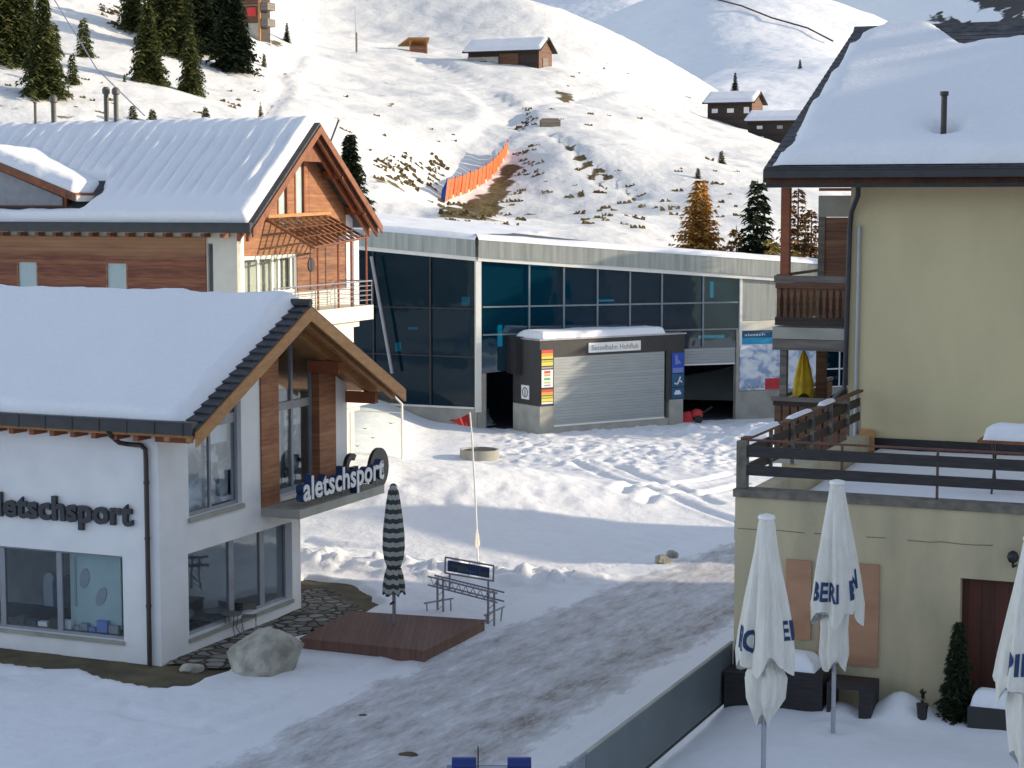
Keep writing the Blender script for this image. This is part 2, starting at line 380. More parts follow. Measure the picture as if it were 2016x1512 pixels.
# packed road snow: dirty streaks along the driving direction
m, t, b = _mat('packed_road_snow'); b.inputs['Roughness'].default_value = 0.6; b.inputs['Specular IOR Level'].default_value = 0.35
tc = nd(t, 'TexCoord'); mp = nd(t, 'Mapping'); mp0 = nd(t, 'Mapping'); mp0.inputs['Rotation'].default_value = (0, 0, math.radians(-66)); mp.inputs['Scale'].default_value = (0.5, 1.5, 1)
t.links.new(tc.outputs['Object'], mp0.inputs[0]); t.links.new(mp0.outputs[0], mp.inputs[0])
n1 = nd(t, 'TexNoise', Scale=1.1, Detail=11.0, Roughness=0.75); t.links.new(mp.outputs[0], n1.inputs['Vector'])
n2 = nd(t, 'TexNoise', Scale=2.2, Detail=10.0, Roughness=0.72); t.links.new(mp.outputs[0], n2.inputs['Vector'])
at = nd(t, 'Attribute', attribute_name='dirt')
ad = nd(t, 'Math', operation='ADD'); t.links.new(n1.outputs[0], ad.inputs[0]); t.links.new(at.outputs['Fac'], ad.inputs[1])
ml = nd(t, 'Math', operation='MULTIPLY_ADD'); t.links.new(n2.outputs[0], ml.inputs[0]); ml.inputs[1].default_value = 0.32; t.links.new(ad.outputs[0], ml.inputs[2])
rr = ramp(t, ml.outputs[0], [(0.44, (0.86, 0.87, 0.90)), (0.55, (0.66, 0.66, 0.68)), (0.70, (0.54, 0.53, 0.54)), (0.80, (0.43, 0.405, 0.40)), (0.92, (0.24, 0.20, 0.175))])
t.links.new(rr.outputs[0], b.inputs['Base Color'])
bp = nd(t, 'Bump', Strength=0.5, Distance=0.05); t.links.new(ml.outputs[0], bp.inputs['Height']); t.links.new(bp.outputs[0], b.inputs['Normal'])
M['road'] = m
# striped canvas
m, t, b = _mat('striped_canvas'); b.inputs['Roughness'].default_value = 0.85
tc = nd(t, 'TexCoord'); sp = nd(t, 'SeparateXYZ'); t.links.new(tc.outputs['Object'], sp.inputs[0])
gr = nd(t, 'TexGradient', gradient_type='RADIAL'); t.links.new(tc.outputs['Object'], gr.inputs[0])
wv = nd(t, 'Math', operation='PINGPONG'); g2 = nd(t, 'Math', operation='MULTIPLY'); g2.inputs[1].default_value = 8; t.links.new(gr.outputs['Fac'], g2.inputs[0]); t.links.new(g2.outputs[0], wv.inputs[0]); wv.inputs[1].default_value = 0.5
ma = nd(t, 'Math', operation='MULTIPLY_ADD'); t.links.new(wv.outputs[0], ma.inputs[0]); ma.inputs[1].default_value = 0.07; t.links.new(sp.outputs['Z'], ma.inputs[2])
fr_ = nd(t, 'Math', operation='MODULO'); t.links.new(ma.outputs[0], fr_.inputs[0]); fr_.inputs[1].default_value = 0.25
gt = nd(t, 'Math', operation='GREATER_THAN'); gt.inputs[1].default_value = 0.125; t.links.new(fr_.outputs[0], gt.inputs[0])
mx = nd(t, 'MixRGB'); mx.inputs[1].default_value = (0.05, 0.056, 0.056, 1); mx.inputs[2].default_value = (0.40, 0.41, 0.385, 1); t.links.new(gt.outputs[0], mx.inputs[0]); t.links.new(mx.outputs[0], b.inputs['Base Color'])
M['stripes'] = m
# printed picture for the shop posters (black and white photographs) and the panorama map
def picture(name, stops, scale=1.6, sc3=(1, 1, 1.4), seed=0.0):
    m, t, b = _mat(name); b.inputs['Roughness'].default_value = 0.5
    tc = nd(t, 'TexCoord'); mp = nd(t, 'Mapping'); mp.inputs['Scale'].default_value = sc3; mp.inputs['Location'].default_value = (seed, seed * 0.7, seed * 1.3)
    t.links.new(tc.outputs['Object'], mp.inputs[0])
    n = nd(t, 'TexNoise', Scale=scale, Detail=6.0, Distortion=0.8); t.links.new(mp.outputs[0], n.inputs['Vector'])
    r = ramp(t, n.outputs[0], stops); t.links.new(r.outputs[0], b.inputs['Base Color']); return m
M['poster_a'] = picture('ski_photo', [(0.40, (0.02, 0.025, 0.035)), (0.50, (0.10, 0.12, 0.16)), (0.58, (0.40, 0.43, 0.48)), (0.7, (0.55, 0.58, 0.62))], 1.5, seed=3)
M['poster_b'] = picture('snow_photo', [(0.36, (0.05, 0.06, 0.08)), (0.46, (0.30, 0.33, 0.37)), (0.6, (0.55, 0.58, 0.63))], 1.3, seed=9)
M['poster_label'] = plain('poster_header', (0.62, 0.64, 0.66), (0.58, 0.60, 0.62), 0.5)
M['pale_board'] = plain('pale_green_board', (0.40, 0.50, 0.50), (0.36, 0.46, 0.47), 0.6)
M['panorama'] = picture('panorama_snow', [(0.38, (0.28, 0.38, 0.55)), (0.5, (0.62, 0.68, 0.76)), (0.6, (0.78, 0.80, 0.82))], 1.4, seed=5)
M['sign_white'] = plain('white_sign', (0.82, 0.81, 0.78), (0.78, 0.77, 0.74), 0.5)
M['sky_blue'] = plain('blue_print', (0.02, 0.28, 0.50), (0.03, 0.36, 0.58), 0.5)
def flat(name, c, rough=0.6): return plain(name, c, tuple(x * 0.92 for x in c), rough)
for nm, c in dict(p_red=(0.62, 0.06, 0.04), p_orange=(0.75, 0.32, 0.04), p_yellow=(0.75, 0.58, 0.08), p_lime=(0.45, 0.52, 0.10), p_green=(0.10, 0.38, 0.22), p_grey=(0.30, 0.32, 0.36), p_blue=(0.02, 0.07, 0.42), p_teal=(0.015, 0.10, 0.20), p_white=(0.75, 0.75, 0.75), p_ltblue=(0.15, 0.22, 0.50), soil=(0.09, 0.085, 0.08)).items():
    M[nm] = flat(nm, c)

# ------------------------------------------------------------------ builders shared by the buildings
def wall(fr, a0, a1, z0, z1, th, holes=()):
    mb = MB(); As = sorted({a0, a1} | {min(max(h[i], a0), a1) for h in holes for i in (0, 1)}); Zs = sorted({z0, z1} | {min(max(h[i], z0), z1) for h in holes for i in (2, 3)})
    for i in range(len(As) - 1):
        for j in range(len(Zs) - 1):
            ca, cz = (As[i] + As[i + 1]) / 2, (Zs[j] + Zs[j + 1]) / 2
            if any(h[0] < ca < h[1] and h[2] < cz < h[3] for h in holes): continue
            mb.fb(fr, As[i], As[i + 1], -th, 0, Zs[j], Zs[j + 1])
    return mb
def window(parent, fr, a0, a1, z0, z1, verts=(), horiz=(), fm='grey_frame', gm='glass_shop', fw=0.07, dep=0.12, thick=0.06, mw=None, sill=None):
    mb = MB(); n0, n1 = -dep - thick, -dep; mw = mw or fw
    mb.fb(fr, a0, a1, n0, n1, z0, z0 + fw); mb.fb(fr, a0, a1, n0, n1, z1 - fw, z1)
    mb.fb(fr, a0, a0 + fw, n0, n1, z0 + fw, z1 - fw); mb.fb(fr, a1 - fw, a1, n0, n1, z0 + fw, z1 - fw)
    for a in verts: mb.fb(fr, a - mw / 2, a + mw / 2, n0, n1 + 0.01, z0 + fw, z1 - fw)
    for z in horiz: mb.fb(fr, a0 + fw, a1 - fw, n0, n1 + 0.005, z - fw / 2, z + fw / 2)
    wd = mb.build('window', M[fm], parent)
    MB().fb(fr, a0 + fw * 0.5, a1 - fw * 0.5, n0 + thick * 0.4, n0 + thick * 0.6, z0 + fw * 0.5, z1 - fw * 0.5).build('pane', M[gm], wd)
    if sill: MB().fb(fr, a0 - 0.02, a1 + 0.02, -dep, 0.05, z0 - 0.10, z0 - 0.003).build('sill', M[sill], wd)
    return wd
def snow_sheet(name, P, A, B, N, th, parent=None, step=0.15, edge=0.35, amp=0.25, seed=0, mask=None, rib=None, mat='roofsnow', lump=0.8, **kw):
    """rounded blanket of snow lying on the rectangle P, A, B with thickness along N"""
    P, A, B, N = Vector(P), Vector(A), Vector(B), Vector(N).normalized()
    la, lb = A.length, B.length; na, nb = max(4, int(la / step)), max(4, int(lb / step))
    a, b = np.meshgrid(np.linspace(0, la, na + 1), np.linspace(0, lb, nb + 1), indexing='ij')
    wob = fbm(a * 1.1, b * 1.1, 3, seed) * edge * 0.55
    d = np.minimum(np.minimum(a, la - a), np.minimum(b, lb - b)) 
    if mask is not None: d = np.minimum(d, mask(a, b))
    dd = np.clip((d + wob * (d > 0.05)) / edge, 0, 1)
    h = th * np.sqrt(np.clip(1 - (1 - dd) ** 2, 0, 1)) * (1 + amp * fbm(a * lump, b * lump, 3, seed + 5))
    if rib is not None: h = h + rib(a, b) * dd
    keep = None
    if mask is not None: h = np.where(d < 0, d * 0.5, h)
    ah, bh = A.normalized(), B.normalized()
    co = [P[i] + ah[i] * a + bh[i] * b + N[i] * h for i in range(3)]
    if mask is not None: keep = d > -0.35
    return grid_mesh(name, co[0], co[1], co[2], M[mat], parent=parent, keep=keep, loc=P if parent is None else (0, 0, 0), **kw)
def text(s, mat, fr, a0, z0, width, height, n=0.0, depth=0.03, bold=0.0, parent=None, name='lettering', bend=None, shear=0.0, **kw):
    cu = bpy.data.curves.new('t', 'FONT'); cu.body = s; cu.size = 1; cu.offset = bold; cu.extrude = 0.5; cu.resolution_u = 3; cu.space_character = 1.0 + bold
    o = bpy.data.objects.new('t', cu); COL.objects.link(o)
    dg = bpy.context.evaluated_depsgraph_get(); me = bpy.data.meshes.new_from_object(o.evaluated_get(dg))
    bpy.data.objects.remove(o); bpy.data.curves.remove(cu)
    co = np.array([v.co[:] for v in me.vertices]); mn, mx_ = co.min(0), co.max(0)
    co = (co - mn) / np.maximum(mx_ - mn, 1e-6)
    base = BASE[parent.name] if parent is not None else fr.P(a0, 0, z0)
    for i, v in enumerate(me.vertices):
        q = co[i]
        if bend: p = bend(q[0], q[1], q[2])
        else: p = fr.P(a0 + q[0] * width, n + depth * q[2], z0 + q[1] * height + shear * q[0])
        v.co = p - base
    me.materials.clear(); me.materials.append(mat); me.update()
    o = bpy.data.objects.new(name, me); COL.objects.link(o)
    if parent is not None: o.parent = parent
    else: o.location = base
    BASE[o.name] = base
    return props(o, **kw)

# ================================================================== SETTING
ZT = 3.2                                                     # level of the garden terrace on the right
A0 = G(1443, 1372, ZT)                                       # corner of the annex wall on the terrace
HILLPTS = [(G(900, 840), 0.0), (Vector((-30, 105, 0)), 2.5), (Vector((25, 108, 0)), 1.0), (Vector((0, 108, 0)), 1.5)]
def hp(px, py, Y): p = D(px, py, Y); HILLPTS.append((p, p.z))
for q in [(760, 445, 124), (930, 455, 124), (1150, 470, 126), (1350, 482, 132), (1550, 500, 134), (1800, 520, 140), (2100, 520, 150),
          (870, 402, 152), (930, 378, 158), (968, 352, 164), (900, 442, 146), (945, 434, 150), (985, 408, 155), (1012, 380, 159), (1012, 330, 167), (1040, 440, 140), (1000, 272, 176), (1010, 230, 190), (930, 175, 212), (1000, 130, 238), (925, 118, 246), (1085, 128, 244), (820, 98, 255), (800, 140, 228),
          (880, 40, 285), (960, 4, 292), (830, -25, 300), (760, 20, 292), (640, 62, 278), (600, 20, 330), (700, -30, 330), (1010, 5, 290), (1100, 52, 282), (1200, 122, 272), (1290, 192, 263), (1400, 236, 252), (1480, 262, 243), (1540, 285, 236), (1700, 310, 240), (1900, 320, 250),
          (300, 235, 138), (0, 235, 132), (-300, 235, 130), (-300, 0, 180), (0, 0, 184), (150, 120, 156), (300, 0, 204), (300, 150, 162), (470, 145, 178), (560, 82, 236), (400, -60, 250), (515, 78, 214), (640, 150, 205), (600, 210, 168), (740, 250, 162), (700, 330, 142),
          (1100, 300, 166), (1200, 240, 190), (1300, 280, 190), (1300, 350, 162), (1450, 330, 176), (1200, 420, 140), (1600, 400, 155), (1180, 190, 222)]: hp(*q)
for x, y, z in [(-60, 330, 78), (-20, 370, 52), (20, 340, 34), (60, 300, 14), (60, 250, 10), (90, 200, 4), (0, 420, 45), (60, 400, 16), (-60, 220, 52), (-60, 130, 18), (-110, 180, 45), (110, 300, -5)]:
    HILLPTS.append((Vector((x, y, z)), z))
_hill = tps([(p.x, p.y, z) for p, z in HILLPTS])
xs = np.arange(-75, 105, 0.75); ys = np.concatenate([np.arange(104, 200, 0.6), np.arange(200, 345, 1.0)])
HX, HY = np.meshgrid(xs, ys)
HZ0 = _hill(HX, HY)
def bil(Z, x, y):
    i = np.clip(np.searchsorted(ys, y) - 1, 0, len(ys) - 2); j = np.clip(np.searchsorted(xs, x) - 1, 0, len(xs) - 2)
    fy = (y - ys[i]) / (ys[i + 1] - ys[i]); fx = (x - xs[j]) / (xs[j + 1] - xs[j])
    return Z[i, j] * (1 - fx) * (1 - fy) + Z[i, j + 1] * fx * (1 - fy) + Z[i + 1, j] * (1 - fx) * fy + Z[i + 1, j + 1] * fx * fy
def hit(px, py, Z=None, y0=112.0):
    Z = HZ if Z is None else Z
    r = ray(px, py); yy = y0
    while yy < 340:
        p = C0 + r * (yy / r.y)
        if p.z < bil(Z, p.x, p.y): return Vector((p.x, p.y, float(bil(Z, p.x, p.y))))
        yy += 0.4
    return D(px, py, 300)
def hl(pts): return [tuple(hit(x, y, HZ0))[:2] for x, y in pts]
HZ = HZ0 + 0.55 * fbm(HX / 9, HY / 9, 4, 3) + 0.16 * fbm(HX / 1.6, HY / 2.2, 3, 11)
PATHS = [hl([(770, 438), (830, 392), (880, 350), (930, 300), (975, 262), (1003, 238), (1000, 215), (960, 185), (905, 150), (840, 120)]), hl([(1003, 238), (1060, 205), (1140, 190), (1230, 178)])]
pd0 = linedist(HX, HY, PATHS[0]); pd1 = linedist(HX, HY, PATHS[1])
k0 = 1 - sst(1.5, 2.6, pd0); k1 = 1 - sst(0.5, 1.2, pd1)
HZ = HZ * (1 - k0) + (HZ0 - 0.35 + 0.10 * np.cos(pd0 * 5.5)) * k0 - 0.25 * k1
for ln in ([(520, 225), (548, 190), (560, 165), (548, 150), (575, 130), (590, 108)], [(1085, 262), (1140, 300), (1205, 340), (1262, 385)], [(1130, 305), (1165, 335), (1200, 366)]):
    HZ -= 0.4 * (1 - sst(0.2, 0.7, linedist(HX, HY, hl(ln))))
bare = np.full(HX.shape, -0.03)
bare += 0.12 * fbm(HX / 14, HY / 14, 2, 31)
def bank(pts, amt, soft=1.5):
    global bare
    d = polydist(HX, HY, hl(pts)); bare += amt * (1 - sst(-soft, soft * 0.6, d))
bank([(870, 402), (905, 392), (960, 365), (1000, 308), (1012, 330), (1010, 385), (985, 405), (945, 430), (868, 425), (860, 408)], 0.42)
bank([(738, 345), (800, 325), (868, 308), (875, 318), (800, 352), (745, 378)], 0.30, 2)
bank([(840, 425), (935, 440), (1000, 420), (990, 448), (850, 450)], 0.16, 2)
bank([(1000, 290), (1035, 320), (1045, 345), (1010, 340)], 0.14)
bank([(190, 0), (240, 5), (262, 60), (225, 66), (205, 40)], 0.20, 2.5)
bank([(1075, 168), (1112, 178), (1135, 190), (1108, 200)], 0.35, 1.0)
bank([(1020, 222), (1050, 218), (1048, 230), (1025, 230)], 0.3, 0.8)
bank([(1085, 262), (1140, 298), (1205, 338), (1262, 383), (1256, 386), (1200, 345), (1135, 304)], 0.55, 0.5)
bank([(1130, 305), (1200, 364), (1196, 368), (1126, 308)], 0.55, 0.5)
bank([(515, 83), (560, 85), (555, 97), (525, 92)], 0.3, 0.8)
bank([(1080, 390), (1330, 395), (1320, 450), (1060, 440)], 0.05, 4)
bank([(330, 90), (470, 120), (465, 148), (410, 120), (330, 108)], 0.14, 1.5)
bare -= 0.35 * (1 - sst(1.3, 2.0, pd0))
grid_mesh('hillside', HX, HY, HZ, M['hill_snow'], attrs={'bare': bare}, kind='structure')

# far slope behind the shoulder of the hill, and the shaded mountain at the top right
fp = []
for q in [(1290, 195, 430), (1280, 90, 515), (1275, 0, 600), (1270, -120, 720), (1100, 60, 640), (1060, 0, 700), (1100, 150, 560), (1160, -60, 720), (1180, 190, 500), (1400, 170, 410), (1500, 190, 395), (1480, 60, 500), (1500, -40, 590), (1640, 0, 560), (1760, 46, 540), (1700, 120, 450), (1850, 120, 520), (1900, 200, 470), (1560, 260, 350), (900, 60, 640), (900, -50, 720)]:
    p = D(*q); fp.append((p.x, p.y, p.z))
fp += [(125, 640, 40), (180, 560, 20), (100, 720, 60), (60, 800, 95), (-60, 800, 100)]
_far = tps(fp)
fx, fy = np.meshgrid(np.arange(-70, 260, 3.0), np.arange(346, 800, 3.5))
fz = _far(fx, fy) + 1.6 * fbm(fx / 45, fy / 45, 4, 5) + 0.3 * fbm(fx / 7, fy / 9, 3, 6)
grid_mesh('far_slope', fx, fy, fz, M['far_snow'], attrs={'bare': np.full(fx.shape, -0.12)}, kind='structure')
mx_, my_ = np.meshgrid(np.arange(-200, 1000, 6.0), np.arange(1150, 2000, 8.0))
mz = 130 + 0.34 * (my_ - 1300) + 0.42 * (mx_ - 330) + 24 * fbm(mx_ / 160, my_ / 160, 5, 8)
mb_ = -0.13 + 0.50 * sst(292, 318, mx_) * (1 - sst(-0.22, 0.04, fbm((mx_ + 0.5 * my_) / 26, my_ / 90, 4, 44)))
grid_mesh('far_mountain', mx_, my_, mz, M['far_snow'], attrs={'bare': mb_}, kind='structure')
# unseen forested valley side behind the camera, added for the glass front to reflect
bx_, by_ = np.meshgrid(np.arange(-1500, 1500, 40.0), np.arange(-1600, -60, 40.0))
bz = -12 + 0.20 * np.maximum(-by_ - 160, 0) + 14 * fbm(bx_ / 150, by_ / 150, 4, 9)
m_for = plain('unseen_conifer_forest', (0.015, 0.025, 0.02), (0.5, 0.52, 0.55), 0.95, scale=0.012, bump=0.4, bscale=0.3)
grid_mesh('unseen_forest_slope', bx_, by_, bz, m_for, kind='structure')

# ---- village ground: snow with a ploughed mound, ruts and churned patches
BAREP = [tuple(G(x, y))[:2] for x, y in [(-60, 1296), (0, 1312), (60, 1319), (150, 1327), (250, 1350), (305, 1364), (380, 1356), (425, 1334), (470, 1318), (520, 1290), (575, 1262), (610, 1250), (700, 1225), (748, 1195), (735, 1172), (680, 1150), (600, 1137), (560, 1150), (300, 1240), (-60, 1240)]]
ROADC = [tuple(G(x, y))[:2] for x, y in [(380, 1700), (740, 1490), (1030, 1330), (1290, 1205), (1440, 1145), (1560, 1095)]]
def gh(x, y):
    h = 0.05 + 0.05 * fbm(x / 3.5, y / 3.5, 3, 1)
    lm = fbm(x / 1.3, y / 1.1, 3, 21)
    # mound
    g = np.exp(-(((x + 3.6) / np.where(x < -3.6, 4.2, 7.5)) ** 2) - ((y - 71.5) / np.where(y < 71.5, 7.0, 5.0)) ** 2)
    h = h + 1.55 * g * (1 + 0.07 * lm) 
    h = h + 0.12 * sst(0.15, 0.5, g) * (1 - sst(0.6, 1, g)) * fbm(x / 0.9, y / 2.2, 3, 2)
    h = h + 1.1 * (1 - sst(-7.5, -3.5, x)) * sst(63, 74, y)                       # ground rises to the left chalet
    h = h + 0.35 * (1 - sst(-4, 0, x)) * sst(78, 97, y)
    # churned snow in front of the lift station
    ch = sst(77, 81, y) * (1 - sst(96, 99, y)) * sst(-3, 1, x)
    h = h + ch * (0.06 * fbm(x / 0.9, y / 1.4, 2, 4) + 0.17 * np.clip(fbm(x / 0.32, y / 0.5, 2, 40), -0.35, 0.6) * (0.5 + 0.5 * sst(-0.2, 0.3, fbm(x / 2.5, y / 2.0, 2, 41))) + 0.05)
    h = h + 0.75 * np.exp(-((x - 12.3) / 1.9) ** 2 - ((y - 91) / 2.2) ** 2) + 0.35 * np.exp(-((x - 9.3) / 1.2) ** 2 - ((y - 93) / 1.2) ** 2)
    # plough bank along the road
    PB = [tuple(G(a, b_))[:2] for a, b_ in [(590, 1105), (700, 1118), (850, 1132), (1000, 1143), (1150, 1150), (1290, 1142), (1345, 1125), (1440, 1085)]]
    d = linedist(x, y, PB)
    h = h + np.exp(-(d / 0.9) ** 2) * (0.20 + 0.16 * np.abs(fbm(x / 0.8, y / 0.8, 2, 7)) + 0.34 * np.clip(fbm(x / 0.33, y / 0.4, 2, 47), -0.2, 0.7))
    h = h + np.exp(-(np.maximum(d - 0.4, 0) / 2.2) ** 2) * 0.10 * fbm(x / 0.8, y / 0.8, 3, 8)
    # ruts
    for ln, wd, am in (([(1130, 915), (1230, 965), (1370, 1012), (1470, 1040)], 0.25, 0.10), ([(1190, 912), (1300, 960), (1410, 1003)], 0.25, 0.10), ([(1220, 1000), (1235, 975), (1300, 968), (1450, 935)], 0.25, 0.12), ([(1270, 1012), (1290, 990), (1380, 985), (1460, 958)], 0.22, 0.12),
                       ([(600, 1075), (640, 1085), (760, 1092)], 0.3, 0.08)):
        d = linedist(x, y, [tuple(G(a, b_))[:2] for a, b_ in ln]); h = h - am * np.exp(-(d / wd) ** 2) + am * 0.5 * np.exp(-((d - 0.45) / 0.25) ** 2)
    for ln, am in (([(120, 1512), (430, 1440), (720, 1330), (900, 1250)], 0.05), ([(230, 1512), (520, 1440), (800, 1335), (960, 1270)], 0.05), ([(-50, 1420), (200, 1400), (430, 1440)], 0.035), ([(430, 1512), (760, 1400), (1000, 1290), (1250, 1180)], 0.04)):
        d = linedist(x, y, [tuple(G(a, b_))[:2] for a, b_ in ln]); h = h - am * np.exp(-(d / 0.28) ** 2) + am * 0.5 * np.exp(-((d - 0.5) / 0.25) ** 2)
    fpn = fbm(x / 0.55, y / 0.7, 2, 91); h = h - 0.05 * sst(0.42, 0.62, fpn) * sst(-0.05, 0.25, fbm(x / 4, y / 4, 2, 92)) * (1 - sst(58, 62, y))
    # road is pressed down and rutted
    d = linedist(x, y, ROADC); rk = 1 - sst(2.6, 4.6, d + 0.4 * fbm(x / 2, y / 2, 2, 77))
    rx = 0.91 * x - 0.41 * y
    h = h * (1 - 0.75 * rk) + rk * 0.035 * fbm(rx / 0.35, (x * 0.41 + y * 0.91) / 3.5, 3, 12)
    # bare strip round the shop
    d = polydist(x, y, BAREP) + 0.22 * fbm(x / 0.9, y / 0.9, 3, 14)
    e = 1 - sst(-0.22, 0.12, d); h = h + 0.08 * np.exp(-(np.maximum(d, 0) / 0.5) ** 2) * (1 - e)
    h = h * (1 - e) - 0.12 * e
    # under the garden terrace everything is low
    h = h - 0.3 * sst(0.5, 1.5, (x - A0.x) - 0.4226 * (y - A0.y)) * (1 - sst(45, 47, y))
    return h
gx = np.concatenate([[-90, -70, -55, -42, -32], np.arange(-24, -12, 0.2), np.arange(-12, 20, 0.125), [20, 24, 30, 40, 55, 80, 110]])
gy = np.concatenate([[-59, -30, 0, 15, 22], np.arange(27, 56, 0.18), np.arange(56, 98, 0.115), [98, 100, 102, 106, 112]])
GX, GY = np.meshgrid(gx, gy); GZ = gh(GX, GY)
grid_mesh('ground', GX, GY, GZ, M['ground_snow'], attrs={'bare': np.full(GX.shape, -0.4)}, kind='structure')
def ghp(x, y): return float(gh(np.array([[float(x)]]), np.array([[float(y)]]))[0, 0])
# road: packed brownish snow, a sheet a centimetre above the ground
rxs, rys = np.meshgrid(np.arange(-16, 14, 0.16), np.arange(27, 66, 0.16))
dR = linedist(rxs, rys, ROADC); wr = 0.5 * fbm(rxs / 1.5, rys / 1.5, 3, 15)
rside = np.where((rxs - 0.5 * (rys - 38.66)) > -2.2, 1.0, 0.0)
dirt = 0.05 * np.exp(-(np.abs(dR - 1.1) / 0.7) ** 2) + 0.12 * np.exp(-(np.abs(dR - 1.9) / 0.6) ** 2) * rside + 0.0 * (1 - sst(0, 2.6, dR + wr)) - 0.42 * sst(2.2, 3.4, dR + wr) - 0.02
side = (rxs - A0.x) - 0.4226 * (rys - A0.y)
keepR = (dR < 3.9 + wr * 0.5) & (side < -0.1)
grid_mesh('road', rxs, rys, gh(rxs, rys) + 0.012, M['road'], keep=keepR, attrs={'dirt': dirt}, kind='structure')
# bare earth and flagstones round the shop
BP = [G(x, y, 0.0) for x, y in [(-80, 1290), (300, 1375), (440, 1345), (620, 1265), (770, 1200), (740, 1165), (590, 1125), (540, 1150), (-80, 1230)]]
ex, ey = np.meshgrid(np.arange(-18, -1, 0.2), np.arange(42, 62, 0.2))
eb = polydist(ex, ey, [tuple(p)[:2] for p in BP])
grid_mesh('bare_ground', ex, ey, 0.0 + 0.035 * fbm(ex / 0.7, ey / 0.7, 3, 60), M['earth'], keep=eb < 0.2, kind='structure')
FP = [tuple(G(x, y))[:2] for x, y in [(352, 1308), (440, 1318), (520, 1275), (600, 1245), (700, 1205), (640, 1165), (594, 1168), (594, 1200), (340, 1302)]]
ed = polydist(ex, ey, FP)
grid_mesh('flagstone_paving', ex, ey, np.full(ex.shape, 0.055) + 0.02 * fbm(ex / 0.6, ey / 0.6, 2, 61), M['flag'], keep=ed < 0.05, kind='structure')

# ---- garden terrace on the right
A00 = Vector((A0.x, A0.y, 0))
ST = Fr(A00, -V, -U)       # along the annex wall (to the right), outward towards the camera
ta, tn = np.meshgrid(np.arange(0.02, 14, 0.12), np.arange(-0.02, 22, 0.12))
tx = A0.x + ST.A.x * ta + ST.N.x * tn; ty = A0.y + ST.A.y * ta + ST.N.y * tn
tz = ZT + 0.05 + 0.05 * fbm(ta / 1.4, tn / 1.4, 3, 70) - 0.12 * np.exp(-ta / 0.25)
for a_, n_, s_, h_ in ((2.9, 0.35, 0.42, 0.42), (1.95, 0.55, 0.30, 0.2), (4.6, 0.5, 0.6, 0.12), (0.9, 0.7, 1.2, 0.08), (3.6, 0.6, 0.5, 0.10)):
    tz += h_ * np.exp(-((ta - a_) / s_) ** 2 - ((tn - n_) / (s_ * 1.1)) ** 2)
for p_ in (G(1640, 1448, ZT), D(1503, 1512, 26.2)):
    q = p_ - A0; a_, n_ = q.dot(ST.A), q.dot(ST.N)
    rr_ = np.hypot(ta - a_, tn - n_); tz += -0.06 * np.exp(-(rr_ / 0.16) ** 2) + 0.04 * np.exp(-((rr_ - 0.35) / 0.2) ** 2)
grid_mesh('snow_terrace', tx, ty, tz, M['snow'], kind='structure')
mbx = MB(); mbx.bx(A0 - K * 3.4, ST.A * 14, ST.N * 22, K * 3.2); mbx.build('terrace_base', M['concrete'], kind='structure')

# ================================================================== SPORT SHOP (left foreground)
SO = Vector((-8.74, 45.98, 0))
shop = root('sport_shop', 'white sports shop with honey-coloured gable timbers and thick snow on its roof', 'shop', SO)
SF = Fr(SO, -V, -U)          # long front, a<0 to the left
SG = Fr(SO, U, -V)           # gable wall, a = 0..9.94
LU, LL = 9.94, 7.08
TH = 0.35; PT = math.tan(math.radians(25.6)); ZA = 8.92; OV = 1.53; EV = 0.67
def rz(s, drop=0.0): return ZA - abs(s - 4.97) * PT - drop
# front wall
MBw = wall(SF, -12, 0, 0.0, 6.05, TH, [(-6.0, -1.10, 0.54, 2.70), (-10.5, -7.5, 0.54, 2.70)])
# gable wall: lower storey, upper storey, sloped heads
low = wall(SG, TH, LL, 0.0, 3.02, TH, [(1.28, 6.60, 0.42, 2.62)])
for q, f in ((low, 0),):
    MBw.add(q.v, q.f)
up = wall(SG, TH, LU, 3.021, 6.0, TH, [(1.36, 3.95, 3.53, 6.0), (5.0, 9.15, 3.3, 6.0)])
MBw.add(up.v, up.f)
def head(mb, s0, s1, z0, n0=-TH, n1=0.0, drop=0.36):
    ss = [s0] + ([4.97] if s0 < 4.97 < s1 else []) + [s1]
    pts = [SG.P(s0, n1, z0), SG.P(s1, n1, z0)] + [SG.P(s_, n1, rz(s_, drop)) for s_ in ss[::-1]]
    mb.prism(pts, SG.N * (n0 - n1))
head(MBw, 0.0, 1.36, 6.001); head(MBw, 3.95, 5.0, 6.001); head(MBw, 9.15, LU, 6.001)
# hidden sides so that the building is closed
MBw.bx(SG.P(LU - TH, -TH, 3.02), SG.A * TH, SG.N * -11.6, K * 2.95)
MBw.bx(SG.P(LL - TH, -TH, 0.0), SG.A * TH, SG.N * -11.6, K * 3.0)
MBw.bx(SG.P(TH, -11.9, 0.0), SG.A * (LL - 2 * TH), SG.N * TH, K * 5.9)
MBw.build('wall', M['white'], shop)
it = MB(); it.bx(SG.P(TH, -TH, 2.85), SG.A * (LU - 2 * TH), SG.N * -11.5, K * 0.17); it.bx(SG.P(TH, -TH, 0.02), SG.A * (LL - 2 * TH), SG.N * -11.5, K * 0.1)
it.build('floor', M['int_dark'], shop)
it = MB(); it.bx(SG.P(4.2, -0.6, 0.15), SG.A * 0.1, SG.N * -11, K * 2.7); it.bx(SG.P(1.0, -3.2, 0.15), SG.A * 6.0, SG.N * -0.1, K * 2.7); it.bx(SG.P(1.0, -2.2, 3.05), SG.A * 8.4, SG.N * -0.1, K * 3.9)
it.build('inner_wall', M['int_grey'], shop)
